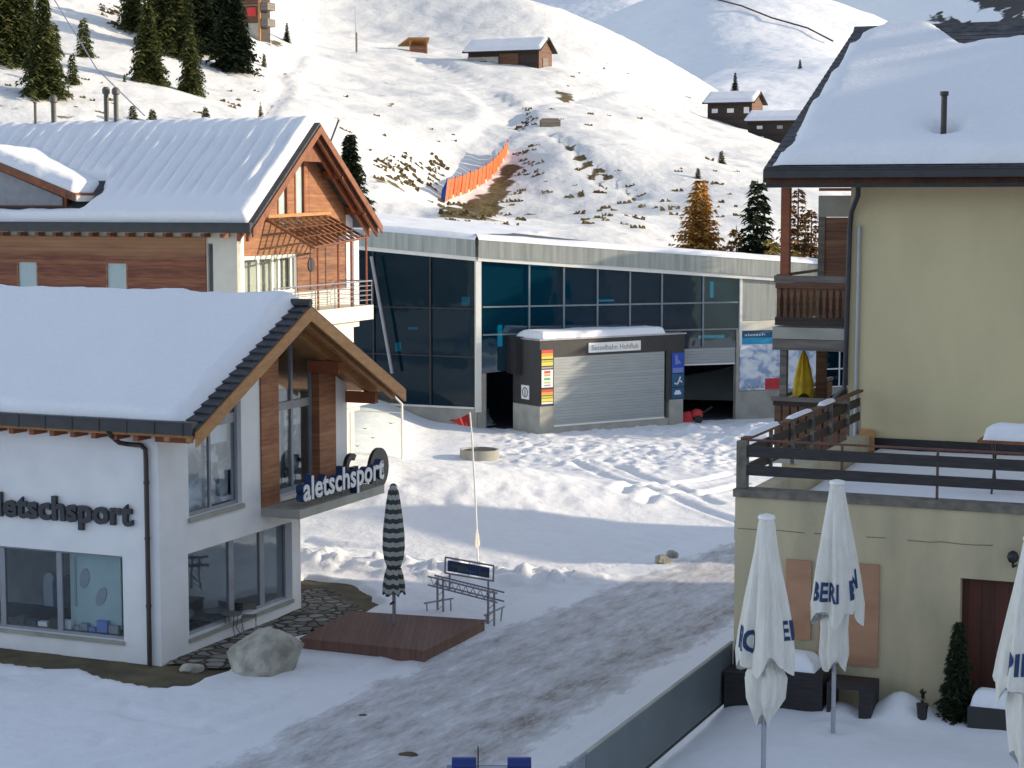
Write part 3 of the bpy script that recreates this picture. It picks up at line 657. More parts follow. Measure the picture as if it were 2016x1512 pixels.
# windows
wf = window(shop, SF, -6.0, -1.10, 0.54, 2.70, verts=(-3.12, -4.9), dep=0.14, sill='concrete', mw=0.16)
wl = window(shop, SG, 1.28, 6.60, 0.42, 2.62, verts=(3.70, 5.30), dep=0.22, mw=0.24, sill='concrete', fw=0.08)
# pictures standing inside the front window
pb = MB(); pb.fb(SF, -3.0, -1.45, -0.45, -0.42, 0.72, 2.62); pb.build('display_board', M['pale_board'], wf)
ov = MB()
for ca, cz, tl in ((-2.55, 1.95, 0.25), (-2.05, 1.52, 0.45)):
    pts = []
    for i in range(20):
        t = 2 * math.pi * i / 20; x, z = 0.14 * math.cos(t), 0.27 * math.sin(t)
        pts.append(SF.P(ca + x * math.cos(tl) + z * math.sin(tl), -0.40, cz - x * math.sin(tl) + z * math.cos(tl)))
    ov.prism(pts, SF.N * -0.015)
ov.fb(SF, -2.86, -2.80, -0.41, -0.40, 1.2, 2.5)
ov.build('snowshoe_picture', M['p_grey'], wf)
# upper left gable window (clipped by the slope)
fm = MB(); z0 = 3.53
for a_, w_ in ((1.36, 0.08), (2.55, 0.09), (3.85, 0.10)): fm.prism([SG.P(a_, -0.2, z0), SG.P(a_ + w_, -0.2, z0), SG.P(a_ + w_, -0.2, rz(a_ + w_, 0.4)), SG.P(a_, -0.2, rz(a_, 0.4))], SG.N * 0.07)
fm.fb(SG, 1.44, 3.85, -0.199, -0.135, z0, z0 + 0.09); fm.fb(SG, 1.44, 3.85, -0.199, -0.135, 5.72, 5.98)
w1 = fm.build('window', M['grey_frame'], shop)
MB().prism([SG.P(1.4, -0.17, z0 + .03), SG.P(3.9, -0.17, z0 + .03), SG.P(3.9, -0.17, rz(3.9, .38)), SG.P(1.4, -0.17, rz(1.4, .38))], SG.N * 0.012).build('pane', M['glass_shop'], w1)
MB().fb(SG, 1.30, 3.99, -0.12, 0.07, z0 - 0.12, z0 - 0.003).build('sill', M['concrete'], w1)
MB().fb(SG, 1.50, 2.5, -0.36, -0.34, 3.62, 5.35).build('poster', M['poster_b'], w1)
MB().fb(SG, 2.70, 3.80, -0.36, -0.34, 3.62, 5.20).build('poster', M['poster_a'], w1)
pl = MB(); pl.fb(SG, 1.50, 2.5, -0.36, -0.34, 5.36, 5.70); pl.fb(SG, 2.70, 3.80, -0.36, -0.34, 5.21, 5.70); pl.build('poster_header', M['poster_label'], w1)
# glazed bay between two timber columns
tc_ = MB(); head(tc_, 4.93, 5.87, 3.262, -0.28, 0.05, 0.37); tc_.build('timber_column', M['larch_wood'], shop)
tc_ = MB(); head(tc_, 8.17, 9.16, 3.262, -0.28, 0.05, 0.37); tc_.build('timber_column', M['larch_wood'], shop)
fm = MB(); n_ = -0.28
for a_, w_ in ((5.88, 0.09), (6.98, 0.12), (8.08, 0.09)): head(fm, a_, a_ + w_, 3.42, n_, n_ + 0.08, 0.38)
fm.fb(SG, 5.97, 8.08, n_ + 0.003, n_ + 0.075, 3.42, 3.55); fm.fb(SG, 5.97, 8.08, n_ + 0.003, n_ + 0.075, 5.75, 5.98)
w2 = fm.build('window', M['grey_frame'], shop)
pn = MB(); head(pn, 5.9, 8.15, 3.45, n_ + 0.02, n_ + 0.032, 0.38); pn.build('pane', M['glass_shop'], w2)
MB().fb(SG, 5.87, 8.17, n_ - 0.02, 0.09, 3.30, 3.415).build('sill', M['white_frame'], w2)
MB().fb(SG, 6.02, 6.90, -0.52, -0.50, 3.56, 5.30).build('poster', M['poster_b'], w2)
MB().fb(SG, 7.12, 8.05, -0.52, -0.50, 3.56, 5.20).build('poster', M['poster_a'], w2)
pl = MB(); pl.fb(SG, 6.02, 6.90, -0.52, -0.50, 5.31, 5.72); pl.fb(SG, 7.12, 8.05, -0.52, -0.50, 5.21, 5.72); pl.build('poster_header', M['poster_label'], w2)
MB().fb(SG, 6.12, 6.72, -0.50, -0.49, 5.42, 5.56).build('poster_caption', M['p_grey'], w2); MB().fb(SG, 7.25, 7.85, -0.50, -0.49, 5.38, 5.50).build('poster_caption', M['p_grey'], w2)
# concrete canopy slab under the bay
MB().bx(SG.P(4.92, 0.003, 3.02), SG.A * 5.05, SG.N * 1.2, K * 0.24).build('canopy_slab', M['concrete'], shop)
# roof
rf = MB(); ln = 13.6
for sg in (0, 1):
    e = -EV if sg == 0 else LU + EV
    p0, p1 = SG.P(e, OV - 0.03, rz(e, 0.20)), SG.P(4.97, OV - 0.03, rz(4.97, 0.20))
    rf.prism([p0, p1, p1 - K * 0.08, p0 - K * 0.08], SG.N * -ln)
roof = rf.build('roof', M['beam'], shop)
tl = MB(); nrow = 17
sl_ = Vector(SG.A) * math.cos(math.radians(25.6)) + K * math.sin(math.radians(25.6)); nm_ = K * math.cos(math.radians(25.6)) - Vector(SG.A) * math.sin(math.radians(25.6))
L_ = (4.97 + EV) / math.cos(math.radians(25.6))
for i in range(nrow):
    d0 = L_ * i / nrow; p = SG.P(-EV, OV + 0.02, rz(-EV, 0.19)) + sl_ * d0
    tl.prism([p, p + sl_ * (L_ / nrow * 1.25) + nm_ * 0.005, p + sl_ * (L_ / nrow * 1.25) + nm_ * 0.025, p + nm_ * 0.10], SG.N * -ln)
p0, p1 = SG.P(LU + EV, OV + 0.02, rz(LU + EV, 0.19)), SG.P(4.99, OV + 0.02, rz(4.97, 0.19)); tl.prism([p0, p1, p1 + K * 0.08, p0 + K * 0.08], SG.N * -ln)
tl.build('tiles', M['tile'], roof)
MB().tube([SG.P(4.97, OV + 0.05, ZA - 0.06), SG.P(4.97, OV - ln, ZA - 0.06)], 0.11, 8).build('ridge_cap', M['tile'], roof)
snow_sheet('roof_snow', SG.P(-EV + 0.05, OV - 0.42, rz(-EV, 0.14)), sl_ * (L_ + 0.30), SG.N * -(ln - 0.6), nm_, 0.40, shop, 0.14, 0.30, 0.16, 3, lump=0.5)
snow_sheet('roof_snow', SG.P(LU + EV - 0.05, OV - 0.5, rz(LU + EV, 0.14)), Vector((-SG.A.x, -SG.A.y, 0)) * (4.97 + EV) + K * ((4.97 + EV) * PT), SG.N * -(ln - 0.6), K, 0.30, shop, 0.25, 0.35, 0.1, 4)
for sg in (0, 1):
    e = -EV - 0.03 if sg == 0 else LU + EV + 0.03
    bb = MB(); p0, p1 = SG.P(e, OV, rz(e, 0.17)), SG.P(4.97, OV, rz(4.97, 0.17))
    bb.prism([p0, p1, p1 - K * 0.36, p0 - K * 0.36], SG.N * 0.07)
    bb.build('barge_board', M['beam'], roof)
for n_ in (1.18, 0.55):
    for sg in (0, 1):
        e = -EV + 0.12 if sg == 0 else LU + EV - 0.12
        bb = MB(); p0, p1 = SG.P(e, n_, rz(e, 0.285)), SG.P(4.97, n_, rz(4.97, 0.285))
        bb.prism([p0, p1, p1 - K * 0.24, p0 - K * 0.24], SG.N * 0.15); bb.build('rafter', M['beam'], roof)
for s_, zt_ in ((-0.12, 6.02), (LU - 0.1, 6.02), (4.87, 8.30), (2.3, 7.10), (7.6, 7.10)):
    MB().bx(SG.P(s_, 0.003, zt_ - 0.36), SG.A * 0.2, SG.N * 0.98, K * 0.33).build('purlin', M['red_wood'], roof)
i = 0
for k_ in range(19):
    a_ = -0.25 - k_ * 0.62
    MB().bx(SF.P(a_ - 0.07, 0.003, 5.72), SF.A * 0.14, SF.N * 0.56, K * 0.13).build('rafter_end', M['red_wood'], roof)
MB().fb(SF, -12, OV - 0.1, 0.42, 0.62, 5.865, 5.93).build('eave_board', M['beam'], roof)
gut = MB(); gut.fb(SF, -12, OV - 0.02, 0.55, 0.80, 5.95, 6.24); gut.fb(SF, -12, OV - 0.02, 0.53, 0.83, 6.243, 6.27)
for k_ in range(16): gut.fb(SF, OV - 0.3 - k_ * 0.8, OV - 0.27 - k_ * 0.8, 0.8, 0.815, 5.93, 6.26)
gut.build('gutter', M['dark_metal'], shop)
dp = MB(); dp.tube([SF.P(-0.96, 0.68, 5.95), SF.P(-0.96, 0.60, 5.83), SF.P(-0.88, 0.35, 5.62), SF.P(-0.78, 0.12, 5.56), SF.P(-0.42, 0.10, 5.55), SF.P(-0.29, 0.10, 5.45), SF.P(-0.28, 0.10, 5.2), SF.P(-0.28, 0.10, 0.02)], 0.062, 10)
for z in (1.5, 3.2, 4.6): dp.lathe(SF.P(-0.28, 0.10, z), [(0.075, 0), (0.075, 0.06)], 10)
dp.build('downpipe', M['brown_metal'], shop, smooth=40)
# raised dark letters on the front
text("aletschsport", M['dark_metal'], SF, -5.25, 3.30, 4.53, 0.82, n=0.02, depth=0.10, bold=0.035, parent=shop, name='wall_lettering')
# sign letters standing on the canopy
sg_ = MB()
for a_ in (5.2, 6.4, 7.6, 8.8, 9.7): sg_.tube([SG.P(a_, 1.08, 3.26), SG.P(a_, 1.08, 3.55)], 0.018, 6)
sg_.tube([SG.P(5.1, 1.08, 3.50), SG.P(9.85, 1.08, 3.50)], 0.018, 6)
sgn = sg_.build('sign_frame', M['steel'], shop)
text("aletschsport", M['navy'], SG, 5.08, 3.24, 4.86, 0.90, n=1.0, depth=0.20, bold=0.03, parent=shop, name='sign_letters')
text("aletschsport", M['p_white'], SG, 5.12, 3.26, 4.80, 0.86, n=1.205, depth=0.02, bold=0.02, parent=shop, name='letter_faces')
def disc(fr, ca, cz, r0, r1, n, th, t0=0, t1=2 * math.pi, seg=28):
    mb = MB()
    for i in range(seg):
        a, b_ = t0 + (t1 - t0) * i / seg, t0 + (t1 - t0) * (i + 1) / seg
        if r0 <= 0: pts = [fr.P(ca, n, cz), fr.P(ca + r1 * math.cos(a), n, cz + r1 * math.sin(a)), fr.P(ca + r1 * math.cos(b_), n, cz + r1 * math.sin(b_))]
        else: pts = [fr.P(ca + r0 * math.cos(a), n, cz + r0 * math.sin(a)), fr.P(ca + r1 * math.cos(a), n, cz + r1 * math.sin(a)), fr.P(ca + r1 * math.cos(b_), n, cz + r1 * math.sin(b_)), fr.P(ca + r0 * math.cos(b_), n, cz + r0 * math.sin(b_))]
        mb.prism(pts, fr.N * th)
    return mb
def em(px, py, n): return SG.px(px, py, n)
ca, cz = em(744, 922, 0.75); d_ = disc(SG, ca, cz, 0, 0.62, 0.70, 0.10)
d_.tube([SG.P(ca, 0.72, 3.26), SG.P(ca, 0.72, cz - 0.5)], 0.03, 6); dd_ = d_.build('round_emblem', M['black'], shop)
e_ = MB(); e_.fb(SG, ca - 0.30, ca + 0.22, 0.803, 0.83, cz + 0.12, cz + 0.22); e_.fb(SG, ca - 0.30, ca - 0.20, 0.803, 0.83, cz - 0.35, cz + 0.117); e_.fb(SG, ca + 0.12, ca + 0.22, 0.803, 0.83, cz - 0.35, cz + 0.117)
e_.build('emblem_mark', M['p_grey'], dd_)
ca, cz = em(690, 918, 0.75); d_ = disc(SG, ca, cz, 0.20, 0.38, 0.70, 0.12, math.radians(50), math.radians(330)); d_.fb(SG, ca + 0.02, ca + 0.36, 0.70, 0.82, cz - 0.16, cz - 0.03)
d_.tube([SG.P(ca, 0.72, 3.26), SG.P(ca, 0.72, cz - 0.3)], 0.03, 6); d_.build('ring_emblem', M['anthracite'], shop)

# ================================================================== WOODEN CHALET (left, behind)
HO = D(467, 500, 66 - 0.37); HO.z = 0.0
chal = root('wooden_chalet', 'large chalet of orange-brown boards with rippled snow roof and dormer, behind the sports shop', 'chalet', HO)
HF = Fr(HO, -V, -U); HG = Fr(HO, U, -V)
CW = 8.64; HP = math.tan(math.radians(37)); HZA = 14.45; HM = CW / 2; HE = 0.55; HOV = 0.95
def hrz(s, drop=0.0): return HZA - abs(s - HM) * HP - drop
wb = wall(HF, -14, 0, 0.0, 10.85, 0.3, [(-1.2, -0.98, 8.0, 10.1)])
g_ = wall(HG, 0.3, CW, 0.0, 8.2, 0.3, [(0.5, 7.4, 4.4, 6.6)]); wb.add(g_.v, g_.f)
wb.bx(HG.P(CW - 0.3, -0.3, 0), HG.A * 0.3, HG.N * -13.5, K * 10.5); wb.bx(HG.P(0.3, -13.7, 0), HG.A * (CW - 0.6), HG.N * -0.3, K * 10.5)
wb.build('wall', M['lit_cream'], chal)
cl = MB()
for a0, a1, z0, z1 in ((-14, -10.2, 7.9, 10.3), (-8.4, -5.45, 7.9, 10.3), (-10.2, -8.4, 9.35, 10.3), (-10.2, -9.35, 7.9, 9.349), (-5.45, -4.5, 9.35, 10.3), (-4.5, -1.25, 7.9, 10.3)): cl.fb(HF, a0, a1, 0.004, 0.06, z0, z1)
mfb = planks('fading_boards', (0.13, 0.036, 0.018), (0.27, 0.10, 0.045), 0.15); t = mfb.node_tree
mxx = [n for n in t.nodes if n.type == 'MIX_RGB' or n.bl_idname == 'ShaderNodeMixRGB'][0]; srcl = mxx.inputs[1].links[0].from_socket
tc = nd(t, 'TexCoord'); sp = nd(t, 'SeparateXYZ'); t.links.new(tc.outputs['Object'], sp.inputs[0]); nz = nd(t, 'TexNoise', Scale=1.2, Detail=4.0); t.links.new(texco(t, (0.3, 0.3, 2.5)), nz.inputs['Vector'])
ad = nd(t, 'Math', operation='MULTIPLY_ADD'); t.links.new(nz.outputs[0], ad.inputs[0]); ad.inputs[1].default_value = 1.0; t.links.new(sp.outputs['Z'], ad.inputs[2])
mr = nd(t, 'MapRange'); mr.inputs['From Min'].default_value = 10.0; mr.inputs['From Max'].default_value = 10.7; t.links.new(ad.outputs[0], mr.inputs['Value'])
m2 = nd(t, 'MixRGB'); t.links.new(mr.outputs[0], m2.inputs[0]); t.links.new(srcl, m2.inputs[1]); m2.inputs[2].default_value = (0.36, 0.19, 0.09, 1); t.links.new(m2.outputs[0], mxx.inputs[1])
cl.build('board_cladding', mfb, chal)
for a0, a1 in ((-9.35, -8.4), (-5.45, -4.5)):
    w_ = MB(); w_.fb(HF, a0, a1, 0.0, 0.02, 7.9, 9.349); w_ = w_.build('window', M['pale_board'], chal)
    f_ = MB(); f_.fb(HF, a0, a0 + 0.07, 0.021, 0.065, 7.9, 9.349); f_.fb(HF, a1 - 0.07, a1, 0.021, 0.065, 7.9, 9.349); f_.build('frame', M['larch_wood'], w_)
window(chal, HF, -1.2, -0.98, 8.0, 10.1, fw=0.04, dep=0.05)
# gable cladding: boards above, white-framed glazing below
def hpoly(mb, s0, s1, z0, n0, n1, drop=0.3, z1=None):
    ss = [s0] + ([HM] if s0 < HM < s1 else []) + [s1]
    top = [HG.P(s_, n1, (hrz(s_, drop) if z1 is None else z1)) for s_ in ss[::-1]]
    mb.prism([HG.P(s0, n1, z0), HG.P(s1, n1, z0)] + top, HG.N * (n0 - n1))
gb = MB(); hpoly(gb, 0.02, 0.45, 8.201, -0.3, 0.0, 0.32); hpoly(gb, 8.1, CW, 8.201, -0.3, 0.0, 0.32); gb.build('corner_column', M['white'], chal)
gb = MB()
hpoly(gb, 0.46, 2.85, 9.65, -0.25, -0.02, 0.32); hpoly(gb, 2.86, 5.2, 9.65, -0.25, -0.02, 0.32, z1=10.7); hpoly(gb, 5.21, 8.09, 9.95, -0.25, -0.02, 0.32)
hpoly(gb, 3.62, 4.12, 10.7, -0.25, -0.025, 0.32); hpoly(gb, 4.9, 5.2, 10.7, -0.25, -0.025, 0.32)
gb.build('board_cladding', M['larch_wood'], chal)
for s0, s1 in ((2.86, 3.61), (4.13, 4.89)):
    w_ = MB(); hpoly(w_, s0 + 0.08, s1 - 0.08, 10.75, -0.15, -0.10, 0.5); w_ = w_.build('window', M['pale_board'], chal)
    f_ = MB(); hpoly(f_, s0, s0 + 0.079, 10.7, -0.2, 0.0, 0.4); hpoly(f_, s1 - 0.079, s1, 10.7, -0.2, 0.0, 0.4); f_.build('frame', M['red_wood'], w_)
window(chal, HG, 0.46, 4.3, 8.201, 9.64, verts=(1.55, 2.55, 3.0, 3.9), fm='white_frame', gm='glass_shop', dep=0.08, fw=0.14)
MB().fb(HG, 0.5, 4.2, -0.5, -0.4, 8.25, 9.6).build('curtain', M['lit_cream'], chal)
wd = MB(); wd.fb(HG, 4.31, 8.09, -0.3, -0.05, 8.201, 9.94); wd.build('board_cladding', M['larch_wood_dark'], chal)
disc(HG, 5.35, 9.2, 0, 0.26, -0.045, 0.03).build('round_vent', M['brown_metal'], chal)
# roof
SLL = (HM + HE) / math.cos(math.radians(37)); hsl = Vector(HG.A) * math.cos(math.radians(37)) + K * math.sin(math.radians(37)); hnm = K * math.cos(math.radians(37)) - Vector(HG.A) * math.sin(math.radians(37))
rf = MB()
for sg in (0, 1):
    e = -HE if sg == 0 else CW + HE
    p0, p1 = HG.P(e, HOV, hrz(e, 0.02)), HG.P(HM, HOV, hrz(HM, 0.02)); rf.prism([p0, p1, p1 - K * 0.22, p0 - K * 0.22], HG.N * -15)
roof = rf.build('roof', M['tile'], chal)
for n0, dz_, mt in ((HOV + 0.002, 0.12, 'beam_dark'), (HOV - 0.25, 0.26, 'beam_dark'), (0.35, 0.26, 'red_wood')):
    for sg in (0, 1):
        e = -HE - 0.04 if sg == 0 else CW + HE + 0.04
        p0, p1 = HG.P(e, n0, hrz(e, dz_)), HG.P(HM, n0, hrz(HM, dz_))
        bb = MB(); bb.prism([p0, p1, p1 - K * 0.30, p0 - K * 0.30], HG.N * (0.06 if n0 > 0.9 else 0.12)); bb.build('barge_board' if n0 > 0.9 else 'rafter', M[mt], roof)
for s_ in (0.6, 2.4, 6.2, 8.0): MB().bx(HG.P(s_, 0.003, hrz(s_, 0.62)), HG.A * 0.16, HG.N * 0.85, K * 0.30).build('purlin', M['beam_dark'], roof)
MB().prism([HG.P(HM - 1.1, 0.45, hrz(HM - 1.1, 0.6)), HG.P(HM + 1.1, 0.45, hrz(HM + 1.1, 0.6)), HG.P(HM, 0.45, hrz(HM, 0.35))], HG.N * 0.06).build('gable_board', M['beam_dark'], roof)
for k_ in range(17): MB().bx(HF.P(-0.4 - k_ * 0.78, 0.06, 10.31), HF.A * 0.15, HF.N * 0.42, K * 0.14).build('rafter_end', M['beam_dark'], roof)
gut = MB(); gut.fb(HF, -14, HOV, 0.42, 0.72, 10.48, 10.80); gut.fb(HF, -14, HOV, 0.40, 0.75, 10.803, 10.83); gut.build('gutter', M['dark_metal'], chal)
def ribs(a, b_): return 0.10 * np.sin(b_ * 2 * np.pi / 0.62 + 0.25 * np.sin(a * 2)) * sst(0.9, 2.0, a) * (1 - sst(4.6, 5.6, a) * 0.6) * (1 + 0.4 * fbm(a * 1.5, b_ * 1.5, 2, 81))
def dmask(a, b_):     # bare pocket beside the dormer
    return np.hypot(np.maximum(np.maximum(0.62 - a, a - 2.6), 0), np.maximum(6.95 + 0.15 * np.sin(a * 3) - b_, 0)) - 0.02
snow_sheet('roof_snow', HG.P(-HE + 0.04, HOV - 0.22, hrz(-HE, -0.02)), hsl * (SLL + 0.08), HG.N * -14.3, hnm, 0.34, chal, 0.12, 0.30, 0.10, 13, mask=lambda a, b_: dmask(a, b_), rib=ribs)
snow_sheet('roof_snow', HG.P(CW + HE - 0.05, HOV - 0.4, hrz(CW + HE, -0.02)), Vector((-HG.A.x, -HG.A.y, 0)) * (HM + HE) + K * ((HM + HE) * HP), HG.N * -14, K, 0.26, chal, 0.3, 0.4, 0.1, 14)
# dormer
dt = 10.9; ds = 0.25; dzr = 13.35; dhw = 3.9; dzs = 0.40
dr = MB()
w_ = [(-dt + dhw - 0.3, 11.35), (-dt + dhw - 0.3, 12.0 - 0.25), (-dt, dzr - 0.25), (-14, dzr - 0.9), (-14, 11.35)]
dr.prism([HF.P(a, -ds, z) for a, z in w_], HF.N * -2.2)
dorm = dr.build('dormer', M['beam_dark'], chal)
pts = [(-dt - 1.0, 11.42), (-dt + dhw - 0.45, 11.42), (-dt + dhw - 0.45, 11.95 - 0.25), (-dt - 0.2, 13.0), (-dt - 1.0, 12.7)]
MB().prism([HF.P(a, -ds + 0.003, z) for a, z in pts], HF.N * 0.05).build('dormer_panel', M['grey_frame'], dorm)
dr = MB(); sl2 = (12.0 - dzr) / dhw
p0, p1 = HF.P(-dt, -ds + 0.55, dzr), HF.P(-dt + dhw + 0.5, -ds + 0.55, dzr + sl2 * (dhw + 0.5))
dr.prism([p0, p1, p1 - K * 0.28, p0 - K * 0.28], HF.N * -3.9)
p2 = HF.P(-dt - 3.2, -ds + 0.55, dzr + sl2 * 3.2); dr.prism([p0, p2, p2 - K * 0.28, p0 - K * 0.28], HF.N * -3.9)
dr.build('dormer_roof', M['beam_dark'], dorm)
snow_sheet('dormer_snow', p0 + K * 0.01 + HF.N * -0.05, p1 - p0 - (p1 - p0) * 0.03, HF.N * -3.9, K + HF.A * 0.35, 0.42, dorm, 0.14, 0.5, 0.15, 23)
MB().bx(p1 - K * 0.25 - (p1 - p0).normalized() * 0.5, (p1 - p0).normalized() * 0.55, HF.N * -2.2, K * 0.2).build('dormer_gutter', M['lit_cream'], dorm)
# flue pipes near the ridge
def flue(px, ptop, r, cap, sidx):
    n = -HM + 0.3; a_, _ = HF.px(px, 240, n); _, zt_ = HF.px(px, ptop, n)
    mb = MB(); mb.lathe(HF.P(a_, n, 13.9), [(r, 0), (r, zt_ - 13.9 - 0.02)], 14)
    if cap: mb.lathe(HF.P(a_, n, zt_ - 0.32), [(r * 0.9, 0), (r * 1.6, 0.06), (r * 1.6, 0.22), (r * 0.9, 0.30)], 14)
    else: mb.lathe(HF.P(a_, n, zt_ - 0.06), [(r * 1.5, 0), (r * 1.5, 0.06)], 14)
    mb.lathe(HF.P(a_, n, 14.22), [(r * 3.2, 0), (r * 2.8, 0.05), (r * 1.1, 0.22)], 14)
    mb.build('flue_pipe', M['grey_wood'] if False else plain('flue_metal', (0.10, 0.095, 0.075), (0.07, 0.065, 0.055), 0.5), chal, smooth=40)
for q in ((70, 200, 0.055, 0, 0), (106, 187, 0.10, 1, 1), (210, 170, 0.095, 1, 2), (229, 171, 0.095, 1, 3)): flue(*q)
# glazed canopy over the balcony, posts, balcony with railing
c0, c1 = HG.P(*([HG.px(524, 434)[0]] + [0.05] + [HG.px(524, 434)[1]])), HG.P(HG.px(646, 427)[0], 0.05, HG.px(646, 427)[1])
sA, zA_ = HG.px(618, 488, 1.9); sB, zB_ = HG.px(718, 468, 1.9)
c2, c3 = HG.P(sA, 1.9, zA_), HG.P(sB, 1.9, zB_)
cn = MB()
for k_ in range(11):
    f = k_ / 10; cn.tube([c0.lerp(c1, f), c2.lerp(c3, f)], 0.05, 5)
for f in (0, 0.33, 0.66, 1.0): cn.tube([c0.lerp(c2, f), c1.lerp(c3, f)], 0.045, 5)
can = cn.build('glazed_canopy', M['beam_dark'], chal)
cn = MB(); cn.prism([c0 + K * .06, c1 + K * .06, c3 + K * .06, c2 + K * .06], K * 0.012); cn.build('canopy_glass', M['glass_clear'], can)
MB().bx(c0 - HG.A * 0.1 + K * 0.08, (c1 - c0) * 1.02, HG.N * 0.1, K * 0.12).build('canopy_beam', M['beam'], can)
BN = 1.5; s0b, s1b = 0.0, HG.px(735, 600, BN)[0]
bl = MB(); zt_, zb_ = HG.px(735, 600, BN)[1], HG.px(735, 628, BN)[1]
bl.bx(HG.P(s0b, 0.003, zb_), HG.A * (s1b - s0b), HG.N * BN, K * (zt_ - zb_)); bl.bx(HG.P(s0b, 0.003, zb_ - 0.25), HG.A * (s1b - s0b - 0.6), HG.N * (BN - 0.3), K * 0.247); bal = bl.build('balcony', M['lit_cream'], chal)
rl = MB()
for z in (0.2, 0.38, 0.56, 0.74, 0.92): rl.tube([HG.P(s0b, BN - 0.05, zt_ + z), HG.P(s1b - 0.03, BN - 0.05, zt_ + z), HG.P(s1b - 0.03, 0.05, zt_ + z)], 0.016 if z < 0.9 else 0.028, 6)
for f in range(6): rl.tube([HG.P(s0b + (s1b - s0b - 0.03) * f / 5, BN - 0.05, zt_), HG.P(s0b + (s1b - s0b - 0.03) * f / 5, BN - 0.05, zt_ + 0.92)], 0.022, 6)
rl.build('railing', M['steel'], bal)
for px in (632, 672, 698, 727):
    s_ = HG.px(px, 560, BN)[0]; MB().tube([HG.P(s_, BN - 0.12, zt_), HG.P(s_, BN - 0.12, c3.z + 0.1)], 0.045, 6).build('post', M['red_wood'], can)
ab = MB(); zl = HG.px(735, 765, BN)[1]; ab.bx(HG.P(s0b + 3, 0.003, zl - 0.55), HG.A * (s1b - s0b - 3), HG.N * BN, K * 0.55); ab.bx(HG.P(s0b + 3, 0.003, zl - 0.8), HG.A * (s1b - s0b - 3.4), HG.N * (BN - 0.4), K * 0.247); ab.build('balcony', M['lit_cream'], chal)
for px in (700,):
    s_ = HG.px(px, 560, 0.1)[0]; MB().bx(HG.P(s_ - 0.2, -0.2, 7.2), HG.A * 0.4, HG.N * 0.35, K * 3.2).build('corner_column', M['white'], chal)
for px in (678, 688): s_ = HG.px(px, 850, BN)[0]; MB().bx(HG.P(s_ - 0.12, BN - 0.3, 0.9), HG.A * 0.2, HG.N * 0.2, K * (zl - 1.7)).build('porch_post', M['white_frame'], chal)
# free-standing glass windbreak at the chalet corner
wb0, wb1 = D(690, 905, 73.0), D(792, 897, 73.0 - 2.05 * 0.36)
wz = min(wb0.z, wb1.z); T1 = D(690, 770, wb0.y).z; T2 = D(762, 765, wb1.y).z; T3 = D(792, 795, wb1.y).z
wbk = root('glass_windbreak', 'clear glass windbreak with white frame beside the wooden chalet', 'windbreak', wb0)
q0 = Vector((wb0.x, wb0.y, wz)); q1 = Vector((wb1.x, wb1.y, wz)); dq = q1 - q0
def wp(f, z): return Vector((q0.x + dq.x * f, q0.y + dq.y * f, z))
f_ = MB(); f_.tube([wp(0, wz - 0.4), wp(0, T1), wp(0.7, T2), wp(1, T3), wp(1, wz - 0.4)], 0.045, 6); f_.tube([wp(0, T3 - 0.35), wp(1, T3 - 0.35)], 0.02, 5); f_.build('frame', M['white_frame'], wbk)
nn_ = Vector((dq.y, -dq.x, 0)).normalized()
MB().prism([wp(0, wz - 0.3), wp(1, wz - 0.3), wp(1, T3), wp(0.7, T2), wp(0, T1)], nn_ * 0.012).build('pane', M['glass_clear'], wbk)
gs = MB()
for f, z in ((0.15, 0.55), (0.45, 0.9), (0.62, 0.35), (0.8, 1.5), (0.3, 1.25)):
    c = wp(f, wz + z) + nn_ * 0.02; h = dq.normalized()
    gs.prism([c - h * 0.14 + K * 0.03, c - h * 0.02 - K * 0.02, c + h * 0.12 + K * 0.05, c + h * 0.01 + K * 0.015], nn_ * 0.006)
gs.build('bird_sticker', M['black'], wbk)
MB().bx(wp(-0.3, 0.3) - nn_ * 0.1, dq * 1.9, nn_ * -0.3, K * (wz - 0.3 - 0.05)).build('plinth_wall', M['concrete'], wbk)

# ================================================================== LIFT STATION
S0 = Vector((-1.75, 94.32, 0)); WA = (Vector((12.07, 99.23, 0)) - S0).normalized(); WN = Vector((WA.y, -WA.x, 0))
st = root('lift_station', 'long glazed chairlift station with zinc fascia and dark teal windows', 'station', S0)
RF = Fr(S0, WA, WN); LF = Fr(S0, -V, -U)
def rtop(a): return 9.68 - 0.0735 * a if a >= 0 else 9.68 - 0.076 * a
def spr(fr, a0, a1, zf0, zf1, n0, n1, mb):
    """box along the wall with sloping bottom zf0(a) and top zf1(a)"""
    return mb.prism([fr.P(a0, n1, zf0(a0)), fr.P(a1, n1, zf0(a1)), fr.P(a1, n1, zf1(a1)), fr.P(a0, n1, zf1(a0))], fr.N * (n0 - n1))
mb = MB(); RL = 24
spr(RF, 0.0, RL, lambda a: rtop(a) - 0.86, rtop, -0.3, 0.25, mb); spr(LF, -16, 0.0, lambda a: rtop(a) - 0.86, rtop, -0.3, 0.25, mb); mb.build('fascia', M['zinc'], st)
mb = MB(); spr(RF, 0.0, RL, lambda a: rtop(a) - 1.06, lambda a: rtop(a) - 0.862, -0.3, 0.18, mb); spr(LF, -16, 0.0, lambda a: rtop(a) - 1.06, lambda a: rtop(a) - 0.862, -0.3, 0.18, mb); mb.build('soffit_band', M['white_frame'], st)
bk = [RF.P(RL, 0.2, 0), RF.P(RL, -14, 0), LF.P(-16, -14, 0), LF.P(-16, 0.2, 0), RF.P(0, 0.25, 0)]
zb = [rtop(RL), rtop(RL) + 0.1, rtop(-16), rtop(-16), rtop(0)]
MB().prism([p + K * (z - 0.02) for p, z in zip(bk, zb)], K * -0.25).build('roof', M['dark_metal'], st)
snr = MB()
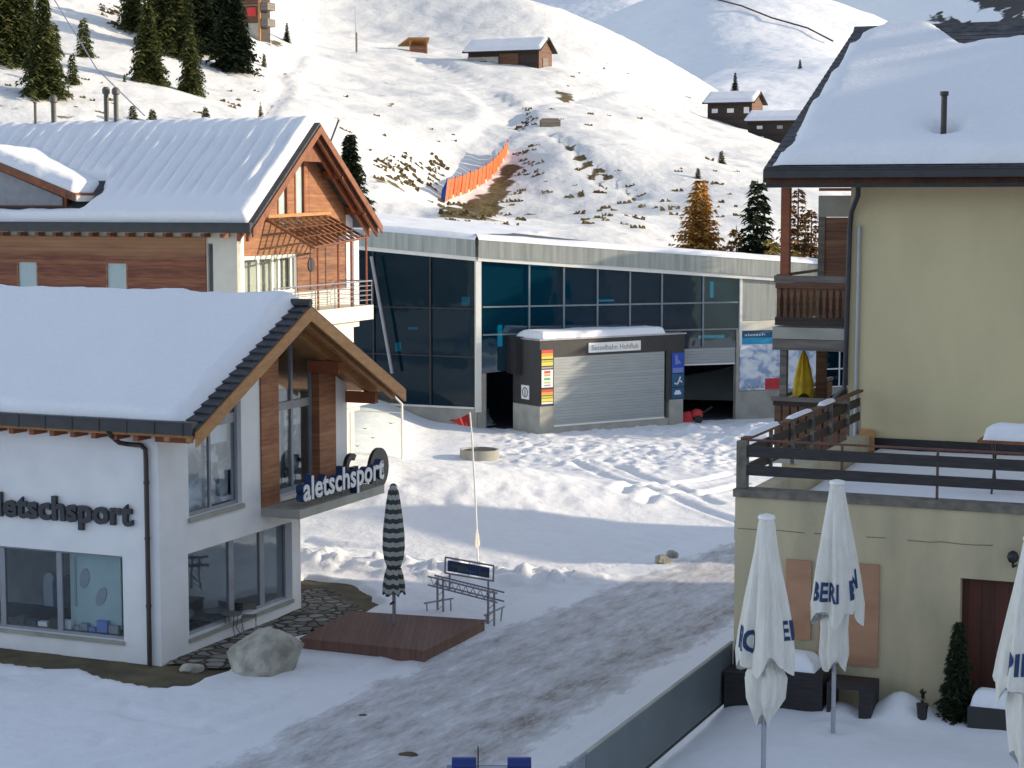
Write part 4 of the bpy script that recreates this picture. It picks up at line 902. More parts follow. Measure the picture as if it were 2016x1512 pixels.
def roofsnow(fr, a0, a1, dep, nm, seed):
    a, b_ = np.meshgrid(np.linspace(a0, a1, 120), np.linspace(0.28, -dep, 40), indexing='ij')
    zt = np.where(a >= 0, 9.68 - 0.0735 * a, 9.68 - 0.076 * a)
    e = np.clip((0.28 - b_) / 0.3, 0, 1); hh = 0.30 * np.sqrt(np.clip(1 - (1 - e) ** 2, 0, 1)) * (1 + 0.25 * fbm(a * 0.5, b_ * 0.5, 3, seed)) - 0.01
    X = fr.O.x + fr.A.x * a + fr.N.x * b_; Y = fr.O.y + fr.A.y * a + fr.N.y * b_
    grid_mesh(nm, X, Y, zt + hh, M['roofsnow'], parent=st)
roofsnow(RF, 0.0, RL, 13, 'roof_snow', 1); roofsnow(LF, -16, 0.0, 13, 'roof_snow', 2)
# walls
cw = MB(); cw.fb(LF, -16, 0.0, -0.25, 0.05, -0.6, 1.15); cw.fb(RF, 0.0, 0.40, -0.3, 0.06, -0.3, 2.95)
cw.fb(RF, 2.42, 11.36, -0.3, 0.0, -0.3, 2.95); cw.fb(RF, 14.45, RL, -0.3, 0.0, -0.3, 1.58); cw.fb(RF, 14.45, 14.62, -0.3, 0.03, 1.581, 4.9)
cw.build('concrete_base', M['concrete'], st)
pn = MB(); spr(RF, 14.75, 16.9, lambda a: 5.32, lambda a: rtop(a) - 1.07, -0.2, -0.02, pn); spr(RF, 16.95, RL, lambda a: 4.85, lambda a: rtop(a) - 1.07, -0.2, -0.02, pn); pn.build('metal_panel', M['zinc'], st)
MB().fb(RF, 14.62, 16.93, -0.2, 0.02, 4.78, 5.30).build('metal_panel', M['lit_cream'], st)
mp = MB(); mp.fb(RF, 14.64, 19.3, -0.1, 0.05, 1.60, 4.05); pan = mp.build('panorama_board', M['panorama'], st)
MB().fb(RF, 14.64, 19.3, -0.1, 0.055, 4.053, 4.74).build('board_sky', M['sky_blue'], pan)
MB().fb(RF, 14.64, 19.3, 0.052, 0.06, 4.40, 4.74).build('board_title_band', M['p_teal'], pan)
text("aletsch", M['p_white'], RF, 14.9, 4.50, 1.2, 0.13, n=0.061, depth=0.004, parent=pan, name='board_title')
MB().fb(RF, 16.15, 17.0, 0.052, 0.07, 1.62, 2.2).build('red_label', M['red'], pan)
lb = MB()
for k_ in range(5): lb.fb(RF, 14.85 + k_ * 0.26, 15.03 + k_ * 0.26, 0.052, 0.058, 1.70, 1.80 + 0.05 * (k_ % 2))
lb.build('legend', M['p_grey'], pan)
window(st, RF, 19.6, 21.6, 1.6, 4.7, verts=(20.6,), horiz=(2.6, 3.6), fm='white_frame', gm='glass_dark', dep=-0.08)
# glazing: mullions + panes
fr_ = MB()
for a in (2.78, 4.66, 6.51, 8.32, 10.12, 12.48): spr(RF, a - 0.04, a + 0.04, lambda a: 4.0 if a > 10 else 2.95, lambda a: rtop(a) - 1.062, -0.02, 0.06, fr_)
for a0, a1, z in ((0.3, 14.6, 6.3), (0.3, 14.6, 4.9)):
    fr_.fb(RF, a0, a1, -0.015, 0.045, z - 0.04, z + 0.04)
glz = fr_.build('window', plain('mullion_grey', (0.20, 0.26, 0.28), (0.16, 0.21, 0.23), 0.4), st)
mb = MB(); spr(RF, 0.25, 14.6, lambda a: 2.95 if a < 10 else 3.9, lambda a: rtop(a) - 1.062, -0.06, -0.045, mb)
mb.build('pane', M['glass_teal'], glz)
MB().fb(RF, 14.6, 14.74, -0.1, 0.08, 4.0, 8.58 - 0.95 + 0.0).build('corner_post', M['white_frame'], st)
spr(RF, -0.10, 0.18, lambda a: 1.0, lambda a: rtop(a) - 1.0, -0.1, 0.14, mb := MB()); mb.build('corner_post', M['white_frame'], st)
fl = MB()
for a in (-2.59, -5.83, -9.1): spr(LF, a - 0.045, a + 0.045, lambda a: 1.25, lambda a: rtop(a) - 1.062, -0.02, 0.05, fl)
for z in (3.78, 6.21): fl.fb(LF, -16, -0.15, -0.015, 0.03, z - 0.03, z + 0.03)
glz2 = fl.build('window', M['black'], st)
mb = MB(); spr(LF, -16, -0.12, lambda a: 1.22, lambda a: rtop(a) - 1.062, -0.06, -0.045, mb); mb.build('pane', M['glass_dark'], glz2)
MB().fb(LF, -16, -0.14, -0.05, 0.12, 1.153, 1.24).build('window_ledge', M['white_frame'], st)
s_a = D(731, 505, LF.P(-5.6, 0.6, 0).y); s_b = D(772, 735, LF.P(-4.6, 0.6, 0).y)
MB().tube([s_a, s_b], 0.09, 8).build('slanted_strut', M['steel'], st)
# interior: floor, back wall, concrete piers, chair-lift bullwheel block, added glow panels standing in for daylight
ii = MB(); ii.prism([RF.P(0.4, -0.35, 0.03), RF.P(RL - 0.5, -0.35, 0.03), RF.P(RL - 0.5, -9, 0.03), LF.P(-12, -9, 0.03), LF.P(-15, -0.35, 0.03)], K * 0.1)
ii.fb(RF, -6, RL - 0.5, -9.0, -8.8, 0.14, 8.0); ii.fb(LF, -15.5, -1, -9.2, -9.0, 0.14, 8.8); ii.fb(RF, RL - 0.6, RL - 0.4, -9, -0.35, 0.1, 7)
ii.build('inner_wall', M['int_dark'], st)
ii = MB(); ii.fb(LF, -2.1, -1.4, -2.2, -1.6, 0.1, 8.4); ii.fb(RF, 6.0, 12.5, -5.0, -3.5, 5.2, 5.9); ii.fb(RF, 3.4, 3.8, -3.0, -2.6, 0.1, 8.0)
ii.build('inner_pier', M['concrete'], st)
bw = MB(); bw.lathe(RF.P(9.0, -4.2, 4.4), [(1.9, 0), (2.0, 0.1), (2.0, 0.25), (1.9, 0.35)], 28); bw.build('bullwheel', M['anthracite'], st)
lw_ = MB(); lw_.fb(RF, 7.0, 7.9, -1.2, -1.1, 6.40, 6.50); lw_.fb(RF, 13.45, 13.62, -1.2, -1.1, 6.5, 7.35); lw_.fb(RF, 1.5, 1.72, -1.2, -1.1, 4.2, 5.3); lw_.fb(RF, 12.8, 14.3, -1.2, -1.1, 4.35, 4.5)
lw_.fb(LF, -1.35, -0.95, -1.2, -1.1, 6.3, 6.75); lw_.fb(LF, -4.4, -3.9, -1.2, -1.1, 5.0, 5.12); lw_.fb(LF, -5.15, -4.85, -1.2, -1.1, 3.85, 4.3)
lw_.build('daylight_glow_panel', M['daylight_glow'], st)  # added glow panels in place of daylight, no lamps
# roller door right
sh = MB(); sh.fb(RF, 8.2, 14.4, -0.12, -0.04, 3.1, 3.9); sh.build('roller_door', M['shutter'], st)
MB().fb(RF, 8.2, 14.4, -0.14, -0.02, 3.02, 3.097).build('door_rail', M['p_white'], st)
bxm = MB(); bxm.fb(RF, 1.55, 3.6, 0.0, 1.3, 2.951, 4.85); bxm.build('door_canopy', M['black'], st)
fj = MB(); fj.fb(RF, 0.41, 0.47, -0.28, 0.03, 0, 2.94); fj.fb(RF, 2.34, 2.41, -0.28, 0.03, 0, 2.94); fj.build('door_frame', M['steel'], st)

# ---- ticket kiosk in front of the station
K0 = Vector((2.07, 92.86, 0)); KA = (Vector((8.93, 97.39, 0)) - K0).normalized(); KN = Vector((KA.y, -KA.x, 0)); KF = Fr(K0, KA, KN)
ks = root('ticket_kiosk', 'black kiosk with closed grey shutter and snow cap before the glazed station', 'kiosk', K0)
DPT = 2.4
b_ = MB(); b_.fb(KF, -0.83, 0.0, -DPT, 0.0, -0.3, 1.48); b_.fb(KF, 7.3, 8.2, -0.8, 0.0, -0.3, 1.36); b_.fb(KF, 0.0, 7.3, -0.5, -0.05, -0.3, 0.42); b_.build('concrete_base', M['concrete'], ks)
b_ = MB(); b_.fb(KF, -0.84, -0.0, -DPT, 0.01, 1.481, 3.9); b_.fb(KF, -0.84, 8.26, -DPT, 0.01, 3.901, 4.74); b_.fb(KF, 7.05, 8.26, -0.8, 0.012, 1.361, 3.9); b_.fb(KF, 0, 7.05, -DPT, -0.6, 0.1, 3.9)
b_.build('body', M['anthracite'], ks)
MB().fb(KF, -0.90, 8.34, -DPT, 0.08, 4.741, 4.82).build('roof_edge', M['steel'], ks)
b_ = MB(); b_.fb(KF, 0.03, 6.98, -0.10, -0.04, 0.50, 3.9); shu = b_.build('roller_shutter', M['shutter'], ks)
MB().fb(KF, 0.03, 6.98, -0.12, -0.0, 0.42, 0.498).build('bottom_rail', M['sign_white'], shu)
snow_sheet('roof_snow', KF.P(-0.75, 0.02, 4.82), KF.A * 7.75, KF.N * -(DPT - 0.1), K, 0.34, ks, 0.10, 0.32, 0.12, 33)
sb = MB(); sb.fb(KF, 2.09, 5.36, 0.012, 0.07, 4.03, 4.52); sb = sb.build('name_sign', M['sign_white'], ks)
text("Sesselbahn", M['p_grey'], KF, 2.25, 4.14, 1.62, 0.26, n=0.071, depth=0.006, bold=0.015, parent=sb, name='lettering')
text("Hohfluh", plain('warm_grey_print', (0.45, 0.30, 0.22), (0.3, 0.3, 0.32), 0.6), KF, 4.02, 4.14, 1.18, 0.26, n=0.071, depth=0.006, bold=0.015, parent=sb, name='lettering')
ib = MB(); ib.fb(KF, -0.80, -0.03, 0.011, 0.04, 1.55, 4.30); ib = ib.build('slope_status_board', M['black'], ks)
strips = [('p_red', 4.13, 4.28), ('p_orange', 3.98, 4.12), ('p_yellow', 3.84, 3.97), ('p_lime', 3.70, 3.78), ('p_yellow', 3.50, 3.68), ('p_grey', 3.36, 3.44), ('p_white', 2.42, 3.30), ('p_red', 2.20, 2.32), ('p_orange', 2.03, 2.19), ('p_lime', 1.90, 1.99), ('p_yellow', 1.72, 1.87), ('p_white', 1.60, 1.69)]
for mt, z0, z1 in strips: MB().fb(KF, -0.76, -0.08, 0.041, 0.05, z0, z1).build('status_strip', M[mt], ib)
for mt, z0, z1 in [('p_red', 3.12, 3.24), ('p_orange', 2.98, 3.08), ('p_green', 2.78, 2.90), ('p_lime', 2.62, 2.70), ('p_grey', 2.48, 2.56)]: MB().fb(KF, -0.60, -0.24, 0.051, 0.056, z0, z1).build('status_strip', M[mt], ib)
for z0, z1, mt in ((2.72, 3.78, 'p_blue'), (2.02, 2.68, 'p_teal'), (1.42, 1.96, 'p_teal')):
    pb_ = MB().fb(KF, 7.42, 8.20, 0.013, 0.05, z0, z1).build('pictogram_sign', M[mt], ks)
    cz = (z0 + z1) / 2 + (0.16 if z1 > 3 else 0)
    s_ = MB()
    if z1 > 3:
        s_.prism([KF.P(7.62, 0.051, cz - 0.24), KF.P(8.02, 0.051, cz - 0.18), KF.P(7.80, 0.051, cz + 0.05), KF.P(7.76, 0.051, cz + 0.28), KF.P(7.60, 0.051, cz + 0.24)], KF.N * 0.006)
        s_.fb(KF, 7.45, 8.17, 0.051, 0.056, z0 + 0.03, z0 + 0.28)
    elif z1 > 2.5:
        s_.tube([KF.P(7.58, 0.055, cz - 0.14), KF.P(7.75, 0.055, cz - 0.2), KF.P(7.88, 0.055, cz - 0.02), KF.P(7.95, 0.055, cz + 0.18)], 0.045, 5)
        s_.tube([KF.P(7.85, 0.055, cz + 0.02), KF.P(8.06, 0.055, cz - 0.1)], 0.04, 5)
    else:
        s_.fb(KF, 7.58, 8.02, 0.051, 0.057, cz - 0.08, cz + 0.04); s_.fb(KF, 7.64, 7.96, 0.051, 0.057, cz + 0.041, cz + 0.14)
    s_.build('pictogram', M['p_ltblue'] if z1 > 3 else M['p_white'], pb_)
kl = Fr(KF.P(-0.84, 0, 0), -KN, -KA); s_ = MB().fb(kl, 0.9, 1.6, 0.01, 0.03, 1.75, 2.45).build('round_logo_sign', M['p_white'], ks)
disc(kl, 1.25, 2.1, 0.20, 0.25, 0.031, 0.01).build('ring', M['black'], s_); MB().fb(kl, 1.22, 1.28, 0.031, 0.04, 1.95, 2.25).build('stroke', M['black'], s_)
# red snow thrower in the dark doorway
c = RF.P(12.0, -0.2, 0.14) + RF.N * 0.6; c.z = ghp(c.x, c.y)
sn = root('snow_thrower', 'small red snow thrower parked in the dark garage opening of the station', 'snow thrower', c)
b_ = MB(); b_.lathe(c + Vector((0, 0, 0.32)), [(0.30, 0), (0.34, 0.1), (0.28, 0.32), (0.12, 0.40)], 12); b_.build('engine_cover', M['red'], sn)
b_ = MB(); b_.prism([c + Vector((-0.9, -0.25, 0.02)), c + Vector((-0.9, -0.25, 0.5)), c + Vector((-0.35, -0.25, 0.6)), c + Vector((-0.2, -0.25, 0.1))], Vector((0, 0.55, 0))); b_.build('auger_housing', M['red'], sn)
b_ = MB(); b_.tube([c + Vector((0.2, -0.2, 0.45)), c + Vector((0.8, -0.2, 0.85)), c + Vector((0.8, 0.2, 0.85)), c + Vector((0.2, 0.2, 0.45))], 0.025, 6); b_.build('handle', M['black'], sn)
for sy in (-0.3, 0.3): b_ = MB(); b_.tube([c + Vector((0.05, sy - 0.06, 0.22)), c + Vector((0.05, sy + 0.06, 0.22))], 0.22, 14); b_.build('wheel', M['black'], sn)

# ================================================================== HOTEL WITH LOW TERRACE ANNEX (right)
ax = root('terrace_annex', 'weathered olive annex with flat snowy roof terrace, black rail boards and boarded openings, at right', 'annex', A0)
AF = Fr(A00, -V, -U)
ADEP = 9.3; ATOP = 6.62
b_ = wall(AF, 0, 14, 0.0, ATOP, 0.3, [(3.74, 4.95, 3.2, 5.53)])
b_.bx(AF.P(0, -0.3, 0.0), AF.A * 0.3, AF.N * -ADEP, K * ATOP); b_.build('wall', M['cream_old'], ax)
MB().bx(AF.P(0.3, -0.3, 6.05), AF.A * 13.7, AF.N * -ADEP, K * 0.1).build('roof', M['concrete_dark'], ax)
MB().fb(AF, -0.03, 14, -0.33, 0.04, ATOP + 0.002, ATOP + 0.13).build('coping', M['concrete_dark'], ax)
snow_sheet('roof_snow', AF.P(0.32, -0.32, 6.155), AF.A * 13.6, AF.N * -(ADEP - 0.3), K, 0.20, ax, 0.2, 0.3, 0.12, 41)
cr = MB()
xx = 0.05
rr0 = random.Random(3)
pz = 6.085
while xx < 6:
    nx = xx + rr0.uniform(0.12, 0.4); nz = 6.085 + rr0.uniform(-0.012, 0.012)
    if rr0.random() < 0.8: cr.prism([AF.P(xx, 0.0, pz - 0.006), AF.P(nx, 0.0, nz - 0.006), AF.P(nx, 0.0, nz + 0.006), AF.P(xx, 0.0, pz + 0.006)], AF.N * 0.006)
    xx, pz = nx, nz
cr.build('wall_crack', M['concrete_dark'], ax)
MB().fb(AF, 3.74, 4.95, -0.28, -0.20, 3.2, 5.53).build('door', M['door_brown'], ax)
MB().fb(AF, 0.89, 1.32, 0.004, 0.035, 4.30, 5.63).build('window_board', M['tan_board'], ax, label='tan plywood board over the narrow annex window')
MB().fb(AF, 1.46, 2.44, 0.004, 0.035, 3.95, 5.65).build('window_board', M['tan_board'], ax)
lm = MB(); lm.lathe(AF.P(4.57, 0.16, 5.86), [(0.02, 0), (0.07, 0.03), (0.095, 0.1), (0.07, 0.17), (0.02, 0.2)], 14); lm.tube([AF.P(4.6, 0.0, 5.80), AF.P(4.57, 0.14, 5.80), AF.P(4.57, 0.16, 5.88)], 0.02, 6); lm.build('wall_lamp', M['black'], ax, smooth=50)
MB().bx(AF.P(-0.08, -0.25, 5.85), AF.A * 0.08, AF.N * -0.5, K * 0.32).build('junction_box', M['concrete'], ax)
# corner pier, posts, rail boards
zc = ATOP + 0.133
MB().fb(AF, 0.0, 0.17, -0.22, -0.04, zc, 7.55).build('corner_pier', M['concrete_dark'], ax)
MB().fb(AF, 0.17, 14, -0.10, -0.06, 7.29, 7.47).build('rail_board', M['black_board'], ax)
MB().fb(AF, 0.17, 14, -0.10, -0.06, 6.98, 7.15).build('rail_board', M['black_board'], ax)
MB().tube([AF.P(0.17, -0.14, 7.565), AF.P(14, -0.14, 7.565)], 0.022, 6).build('handrail', M['rust'], ax)
for k_ in range(8): MB().fb(AF, 1.74 + 1.553 * k_, 1.78 + 1.553 * k_, -0.16, -0.12, zc, 7.545).build('rail_post', M['rust'], ax)
MB().bx(AF.P(0.06, -0.25, 7.25), AF.A * 0.035, AF.N * -(ADEP - 0.5), K * 0.17).build('rail_board', M['old_wood'], ax)
MB().bx(AF.P(0.06, -0.25, 6.95), AF.A * 0.035, AF.N * -(ADEP - 0.5), K * 0.17).build('rail_board', M['old_wood'], ax)
MB().bx(AF.P(0.02, -0.22, 7.54), AF.A * 0.12, AF.N * -(ADEP - 0.4), K * 0.05).build('handrail', M['old_wood_warm'], ax)
for k_ in range(1, 6): MB().bx(AF.P(0.1, -0.22 - k_ * 1.5, zc), AF.A * 0.06, AF.N * -0.06, K * 0.80).build('rail_post', M['grey_wood'], ax)
snow_sheet('rail_snow', AF.P(0.0, -0.5, 7.59), AF.A * 0.15, AF.N * -1.8, K, 0.06, ax, 0.05, 0.06, 0.4, 51)
snow_sheet('rail_snow', AF.P(0.0, -3.2, 7.59), AF.A * 0.15, AF.N * -1.5, K, 0.06, ax, 0.05, 0.06, 0.4, 52)
snow_sheet('rail_snow', AF.P(0.0, -5.6, 7.59), AF.A * 0.15, AF.N * -1.0, K, 0.06, ax, 0.05, 0.06, 0.4, 53)

BO = G(1667, 878, 6.35); BO.z = 0.0
ht = root('hotel', 'large cream hotel with dark snow-covered roof and brown timber balconies, at the right', 'hotel', BO)
BF = Fr(BO, -V, -U)
HDEP = 14.1; hz_e = 12.20; RP = math.tan(math.radians(23.3)); GOV = 1.52; EOV = 1.2; RUN = 7.98
MB().bx(BF.P(0, 0, 0.0), BF.A * 16, BF.N * -HDEP, K * 12.25).build('wall', M['cream'], ht)
MB().fb(BF, 0.55, 16, 0.003, 0.05, 6.1, 6.56).build('plinth', M['black_board'], ht)
MB().fb(BF, -0.0, 0.28, 0.003, 0.02, 6.1, 7.3).build('corner_render', M['concrete'], ht)
# roof
def bz(run): return hz_e + run * RP
rsl = Vector(U) * math.cos(math.radians(23.3)) + K * math.sin(math.radians(23.3)); rnm = K * math.cos(math.radians(23.3)) - Vector(U) * math.sin(math.radians(23.3)); RLN = RUN / math.cos(math.radians(23.3))
E0 = BF.P(-GOV, EOV, hz_e)
rf = MB()
rf.prism([E0, E0 + rsl * RLN, E0 + rsl * RLN - K * 0.3, E0 - K * 0.3], BF.A * 19)
RB = E0 + rsl * RLN; FE = BF.P(-GOV, -HDEP - EOV, hz_e)
rf.prism([RB, FE, FE - K * 0.3, RB - K * 0.3], BF.A * 19)
rf = rf.build('roof', M['beam_dark'], ht)
tl = MB(); nr = 30
for i in range(nr):
    p = E0 + rsl * (RLN * i / nr) + K * 0.005 - BF.A * 0.03; tl.prism([p, p + rsl * (RLN / nr * 1.3) + rnm * 0.004, p + rsl * (RLN / nr * 1.3) + rnm * 0.02, p + rnm * 0.04], BF.A * 19.06)
tl.prism([RB + K * 0.01, FE + K * 0.01, FE + K * 0.06, RB + K * 0.06], BF.A * 19)
tile_h = plain('weathered_shingle', (0.11, 0.11, 0.115), (0.045, 0.045, 0.05), 0.8, scale=5, sc3=(1, 1, 3), bump=0.4, bscale=12, detail=8)
tl.build('shingles', tile_h, rf)
MB().prism([RB + K * 0.02 - rsl * 0.25, RB + K * 0.16, RB + K * 0.02 + Vector(U) * 0.25], BF.A * 19).build('ridge_cap', tile_h, rf)
MB().prism([E0 - BF.A * 0.06 - K * 0.02, RB - BF.A * 0.06 - K * 0.02, RB - BF.A * 0.06 - K * 0.28, E0 - BF.A * 0.06 - K * 0.28], BF.A * 0.055).build('barge_board', M['black_board'], rf)
def hmask(a, b_):      # a along the roof, b up the slope
    left = a - (0.27 + 0.10 * fbm(b_ / 1.0, b_ * 0 + 3, 2, 61))
    top = RLN - 0.05 - 1.75 * sst(1.6, 3.0, a) + 0.45 * sst(3.0, 4.6, a) - np.clip((0.9 - a) * 1.7, 0, 2) + 0.12 * fbm(a / 0.8, b_ * 0 + 1, 3, 62) - b_
    pipe = np.hypot(a - 3.40, b_ - 1.42) - 0.16
    return np.minimum(np.minimum(left, top), pipe)
snow_sheet('roof_snow', E0 + rnm * 0.07 + rsl * 0.06, BF.A * 18.6, rsl * RLN, rnm, 0.34, ht, 0.15, 0.5, 0.15, 71, mask=hmask, lump=0.4)
p = E0 + BF.A * 3.40 + rsl * 1.42
fp_ = MB(); zt_ = BF.px(1852, 186, EOV - 2.4)[1]; fp_.lathe(p, [(0.062, -0.1), (0.062, 0.88), (0.062, 0.93), (0.09, 0.95), (0.09, 1.03)], 12); fp_.build('flue_pipe', M['brown_metal'], ht, smooth=40)
gt_ = MB(); gt_.fb(BF, -GOV, 17, EOV + 0.01, EOV + 0.17, hz_e - 0.18, hz_e - 0.02); gt_.fb(BF, -GOV, 17, EOV, EOV + 0.2, hz_e - 0.017, hz_e + 0.01); gt_.build('gutter', M['dark_metal'], ht)
MB().fb(BF, -GOV, 17, EOV - 0.06, EOV, hz_e - 0.38, hz_e - 0.02).build('fascia', M['black_board'], ht)
MB().bx(BF.P(-GOV, EOV - 0.07, hz_e - 0.36), BF.A * 18.7, BF.N * -(EOV - 0.08), K * 0.05).build('soffit', M['beam_dark'], ht)
def b2(px, py, n=0.0): return BF.px(px, py, n)
dpx = [(1690, 352, 0.5), (1689, 385, 0.3), (1676, 418, 0.09), (1673, 450, 0.08), (1664, 742, 0.08), (1662, 765, 0.10), (1632, 795, 0.10), (1629, 812, 0.10)]
MB().tube([BF.P(b2(x, y, n)[0], n, b2(x, y, n)[1]) for x, y, n in dpx], 0.055, 10).build('downpipe', M['dark_metal'], ht, smooth=40)
MB().tube([BF.P(b2(1693, 445)[0], 0.05, b2(1693, 445)[1]), BF.P(b2(1684, 870)[0], 0.05, 6.4)], 0.04, 8).build('vent_conduit', M['pole_metal'], ht)
# gallery on the gable side: posts, slabs, boards
aL = b2(1527, 600)[0]
def zz(py, px=1580, n=0.0): return b2(px, py, n)[1]
MB().fb(BF, aL - 0.05, -0.003, -2.6, 0.03, zz(690), zz(668)).build('gallery_beam', M['grey_wood'], ht)
MB().fb(BF, aL - 0.05, -0.003, -3.0, 0.05, zz(667.5), zz(645)).build('gallery_slab', M['concrete'], ht)
rb = MB()
for k_ in range(11):
    a_ = aL + 0.02 + k_ * (abs(aL) - 0.04) / 11
    w0 = abs(aL) / 11 * 0.66
    rb.prism([BF.P(a_, -0.02, zz(640)), BF.P(a_ + w0, -0.02, zz(640)), BF.P(a_ + w0, -0.02, zz(625)), BF.P(a_ + w0 * 0.75, -0.02, zz(600)), BF.P(a_ + w0, -0.02, zz(575)), BF.P(a_ + w0, -0.02, zz(562)), BF.P(a_, -0.02, zz(562)), BF.P(a_, -0.02, zz(575)), BF.P(a_ + w0 * 0.25, -0.02, zz(600)), BF.P(a_, -0.02, zz(625))], BF.N * 0.03)
gal = rb.build('balcony_boards', M['old_wood_warm'], ht)
MB().fb(BF, aL - 0.03, -0.003, -0.08, 0.05, zz(556), zz(543)).build('handrail', M['grey_wood'], gal)
MB().fb(BF, aL, -0.003, 0.012, 0.045, zz(641), zz(625)).build('lower_board', M['old_wood'], gal)
MB().fb(BF, aL, -0.003, 0.012, 0.045, zz(568), zz(557)).build('upper_board', M['old_wood_warm'], gal)
MB().bx(BF.P(aL - 0.02, -0.1, zz(545) - 0.02), BF.A * 0.06, BF.N * -5.4, K * 0.06).build('handrail', M['old_wood_warm'], gal)
MB().bx(BF.P(aL, -0.1, zz(640)), BF.A * 0.04, BF.N * -5.4, K * (zz(562) - zz(640))).build('side_boards', M['old_wood_warm'], gal)
a0, a1 = b2(1534, 450)[0], b2(1551, 450)[0]
MB().fb(BF, a0, a1, -0.3, -0.12, zz(545), hz_e - 0.37).build('gallery_post', M['red_wood'], ht)
pn_ = -1.4
a0, a1 = b2(1611, 450, pn_)[0], b2(1624, 450, pn_)[0]; z5 = zz(645)
MB().fb(BF, a0, a1, pn_ - 0.1, pn_, z5, BF.px(1611, 420, pn_)[1]).build('partition_frame', M['grey_wood'], ht)
MB().fb(BF, a1, -0.003, pn_ - 0.08, pn_ - 0.02, z5, BF.px(1611, 428, pn_)[1]).build('partition_boards', planks('partition_wood', (0.13, 0.055, 0.03), (0.24, 0.12, 0.07), 0.17), ht)
MB().fb(BF, a0, -0.003, pn_ - 0.12, pn_ + 0.02, BF.px(1611, 427, pn_)[1], BF.px(1611, 385, pn_)[1]).build('partition_lintel', M['concrete'], ht)
MB().fb(BF, a0, -0.003, pn_ - 0.1, pn_, BF.px(1611, 376, pn_)[1], hz_e - 0.37).build('roof_beam', M['red_wood'], ht)
# ground gallery level
a0, a1 = b2(1533, 740)[0], b2(1546, 740)[0]; zf = 6.3
MB().fb(BF, a0, a1, -0.25, -0.08, zf, zz(690)).build('gallery_post', M['grey_wood'], ht)
a0, a1 = b2(1606, 740, -1.5)[0], b2(1624, 740, -1.5)[0]
MB().fb(BF, a0, a1, -1.7, -1.5, zf, BF.px(1611, 690, -1.5)[1] + 0.2).build('gallery_post', M['old_wood_warm'], ht)
lb = MB(); aL2 = b2(1522, 830)[0]
for k_ in range(9): lb.fb(BF, aL2 + 0.03 + k_ * abs(aL2) / 9, aL2 + k_ * abs(aL2) / 9 + 0.17, -0.02, 0.01, 6.2, zz(797))
gal2 = lb.build('balcony_boards', M['old_wood_warm'], ht)
MB().fb(BF, aL2 - 0.04, -0.003, -0.10, 0.06, zz(791), zz(783)).build('handrail', M['grey_wood'], gal2)
MB().fb(BF, aL2, -0.003, 0.012, 0.04, zz(800), zz(791)).build('upper_board', M['old_wood'], gal2)
MB().bx(BF.P(aL2, -0.1, 6.2), BF.A * 0.04, BF.N * -5.2, K * (zz(797) - 6.2)).build('side_boards', M['old_wood_warm'], gal2)
MB().bx(BF.P(aL2 - 0.02, -0.1, zz(791)), BF.A * 0.09, BF.N * -5.2, K * 0.07).build('handrail', M['grey_wood'], gal2)
MB().fb(BF, aL2 - 0.1, 0, -5.3, 0.0, 5.9, 6.15).build('gallery_slab', M['concrete'], ht)
lb = MB(); lb.fb(BF, aL2 + 0.1, -0.1, -5.2, -0.4, 0.0, 5.89); lb.build('gallery_base', M['cream'], ht)
MB().bx(BF.P(-0.75, -1.6, zf), BF.A * 0.04, BF.N * -2.8, K * 0.95).build('side_boards', M['old_wood'], ht)

# things on the annex roof terrace
t0 = AF.P(0, -3.6, 0); qx, _ = AF.px(1925, 865, -3.6); zt_ = AF.px(1925, 866, -3.6)[1]
tb = root('terrace_table', 'wooden table under a rounded heap of snow on the annex roof terrace', 'table', AF.P(qx + 0.6, -3.9, 6.3))
MB().fb(AF, qx, qx + 1.5, -4.3, -3.55, zt_ - 0.05, zt_).build('tabletop', M['beam_dark'], tb)
snow_sheet('snow_cap', AF.P(qx + 0.08, -3.6, zt_ + 0.003), AF.A * 1.38, AF.N * -0.66, K, 0.27, tb, 0.05, 0.3, 0.12, 81)
for k_ in (0.25, 1.1):
    for sg in (-1, 1): MB().tube([AF.P(qx + k_, -3.93 + 0.3 * sg, 6.3), AF.P(qx + k_, -3.93 - 0.28 * sg, zt_ - 0.05)], 0.02, 6).build('leg', M['brown_metal'], tb)
qx, _ = AF.px(1700, 880, -8.9)
b_ = MB(); b_.prism([BF.P(0.30, 0.30, 6.3), BF.P(0.66, 0.30, 6.3), BF.P(0.60, 0.06, 6.72), BF.P(0.30, 0.06, 6.75)], BF.N * 0.03 + K * 0.01)
b_.build('leaning_board', M['beam'], loc=BF.P(0.45, 0.3, 6.6), label='small light-brown board leaning against the cream wall of the roof terrace', cat='board')
yb = D(1581, 790, BF.P(-1, -1.0, 0).y); yb.z = 6.2
yp = root('yellow_parasol', 'closed bright yellow parasol behind the lower timber balcony of the hotel', 'parasol', yb)
yt = D(1581, 690, yb.y).z; y0 = D(1581, 772, yb.y).z
def pleat(amp, nn, hem=0.0):
    def f(r, z, t, i): k_ = math.cos(nn * t + 0.5 * math.sin(3 * t)); return r * (1 + amp * k_ * min(1, i / 2)), z - (hem * (0.5 + 0.5 * math.sin(nn * 0.5 * t + 1)) if i == 0 else 0)
    return f
b_ = MB(); b_.lathe(Vector((yb.x, yb.y, 0)), [(0.23, y0), (0.205, y0 + 0.2), (0.145, (y0 + yt) / 2), (0.08, yt - 0.15), (0.02, yt)], 40, pleat(0.22, 7, 0.12)); b_.build('canopy', M['yellow'], yp, smooth=60)
b_ = MB(); b_.lathe(Vector((yb.x, yb.y, 0)), [(0.022, 6.2), (0.022, yt - 0.1)], 8); b_.build('pole', M['brown_metal'], yp)

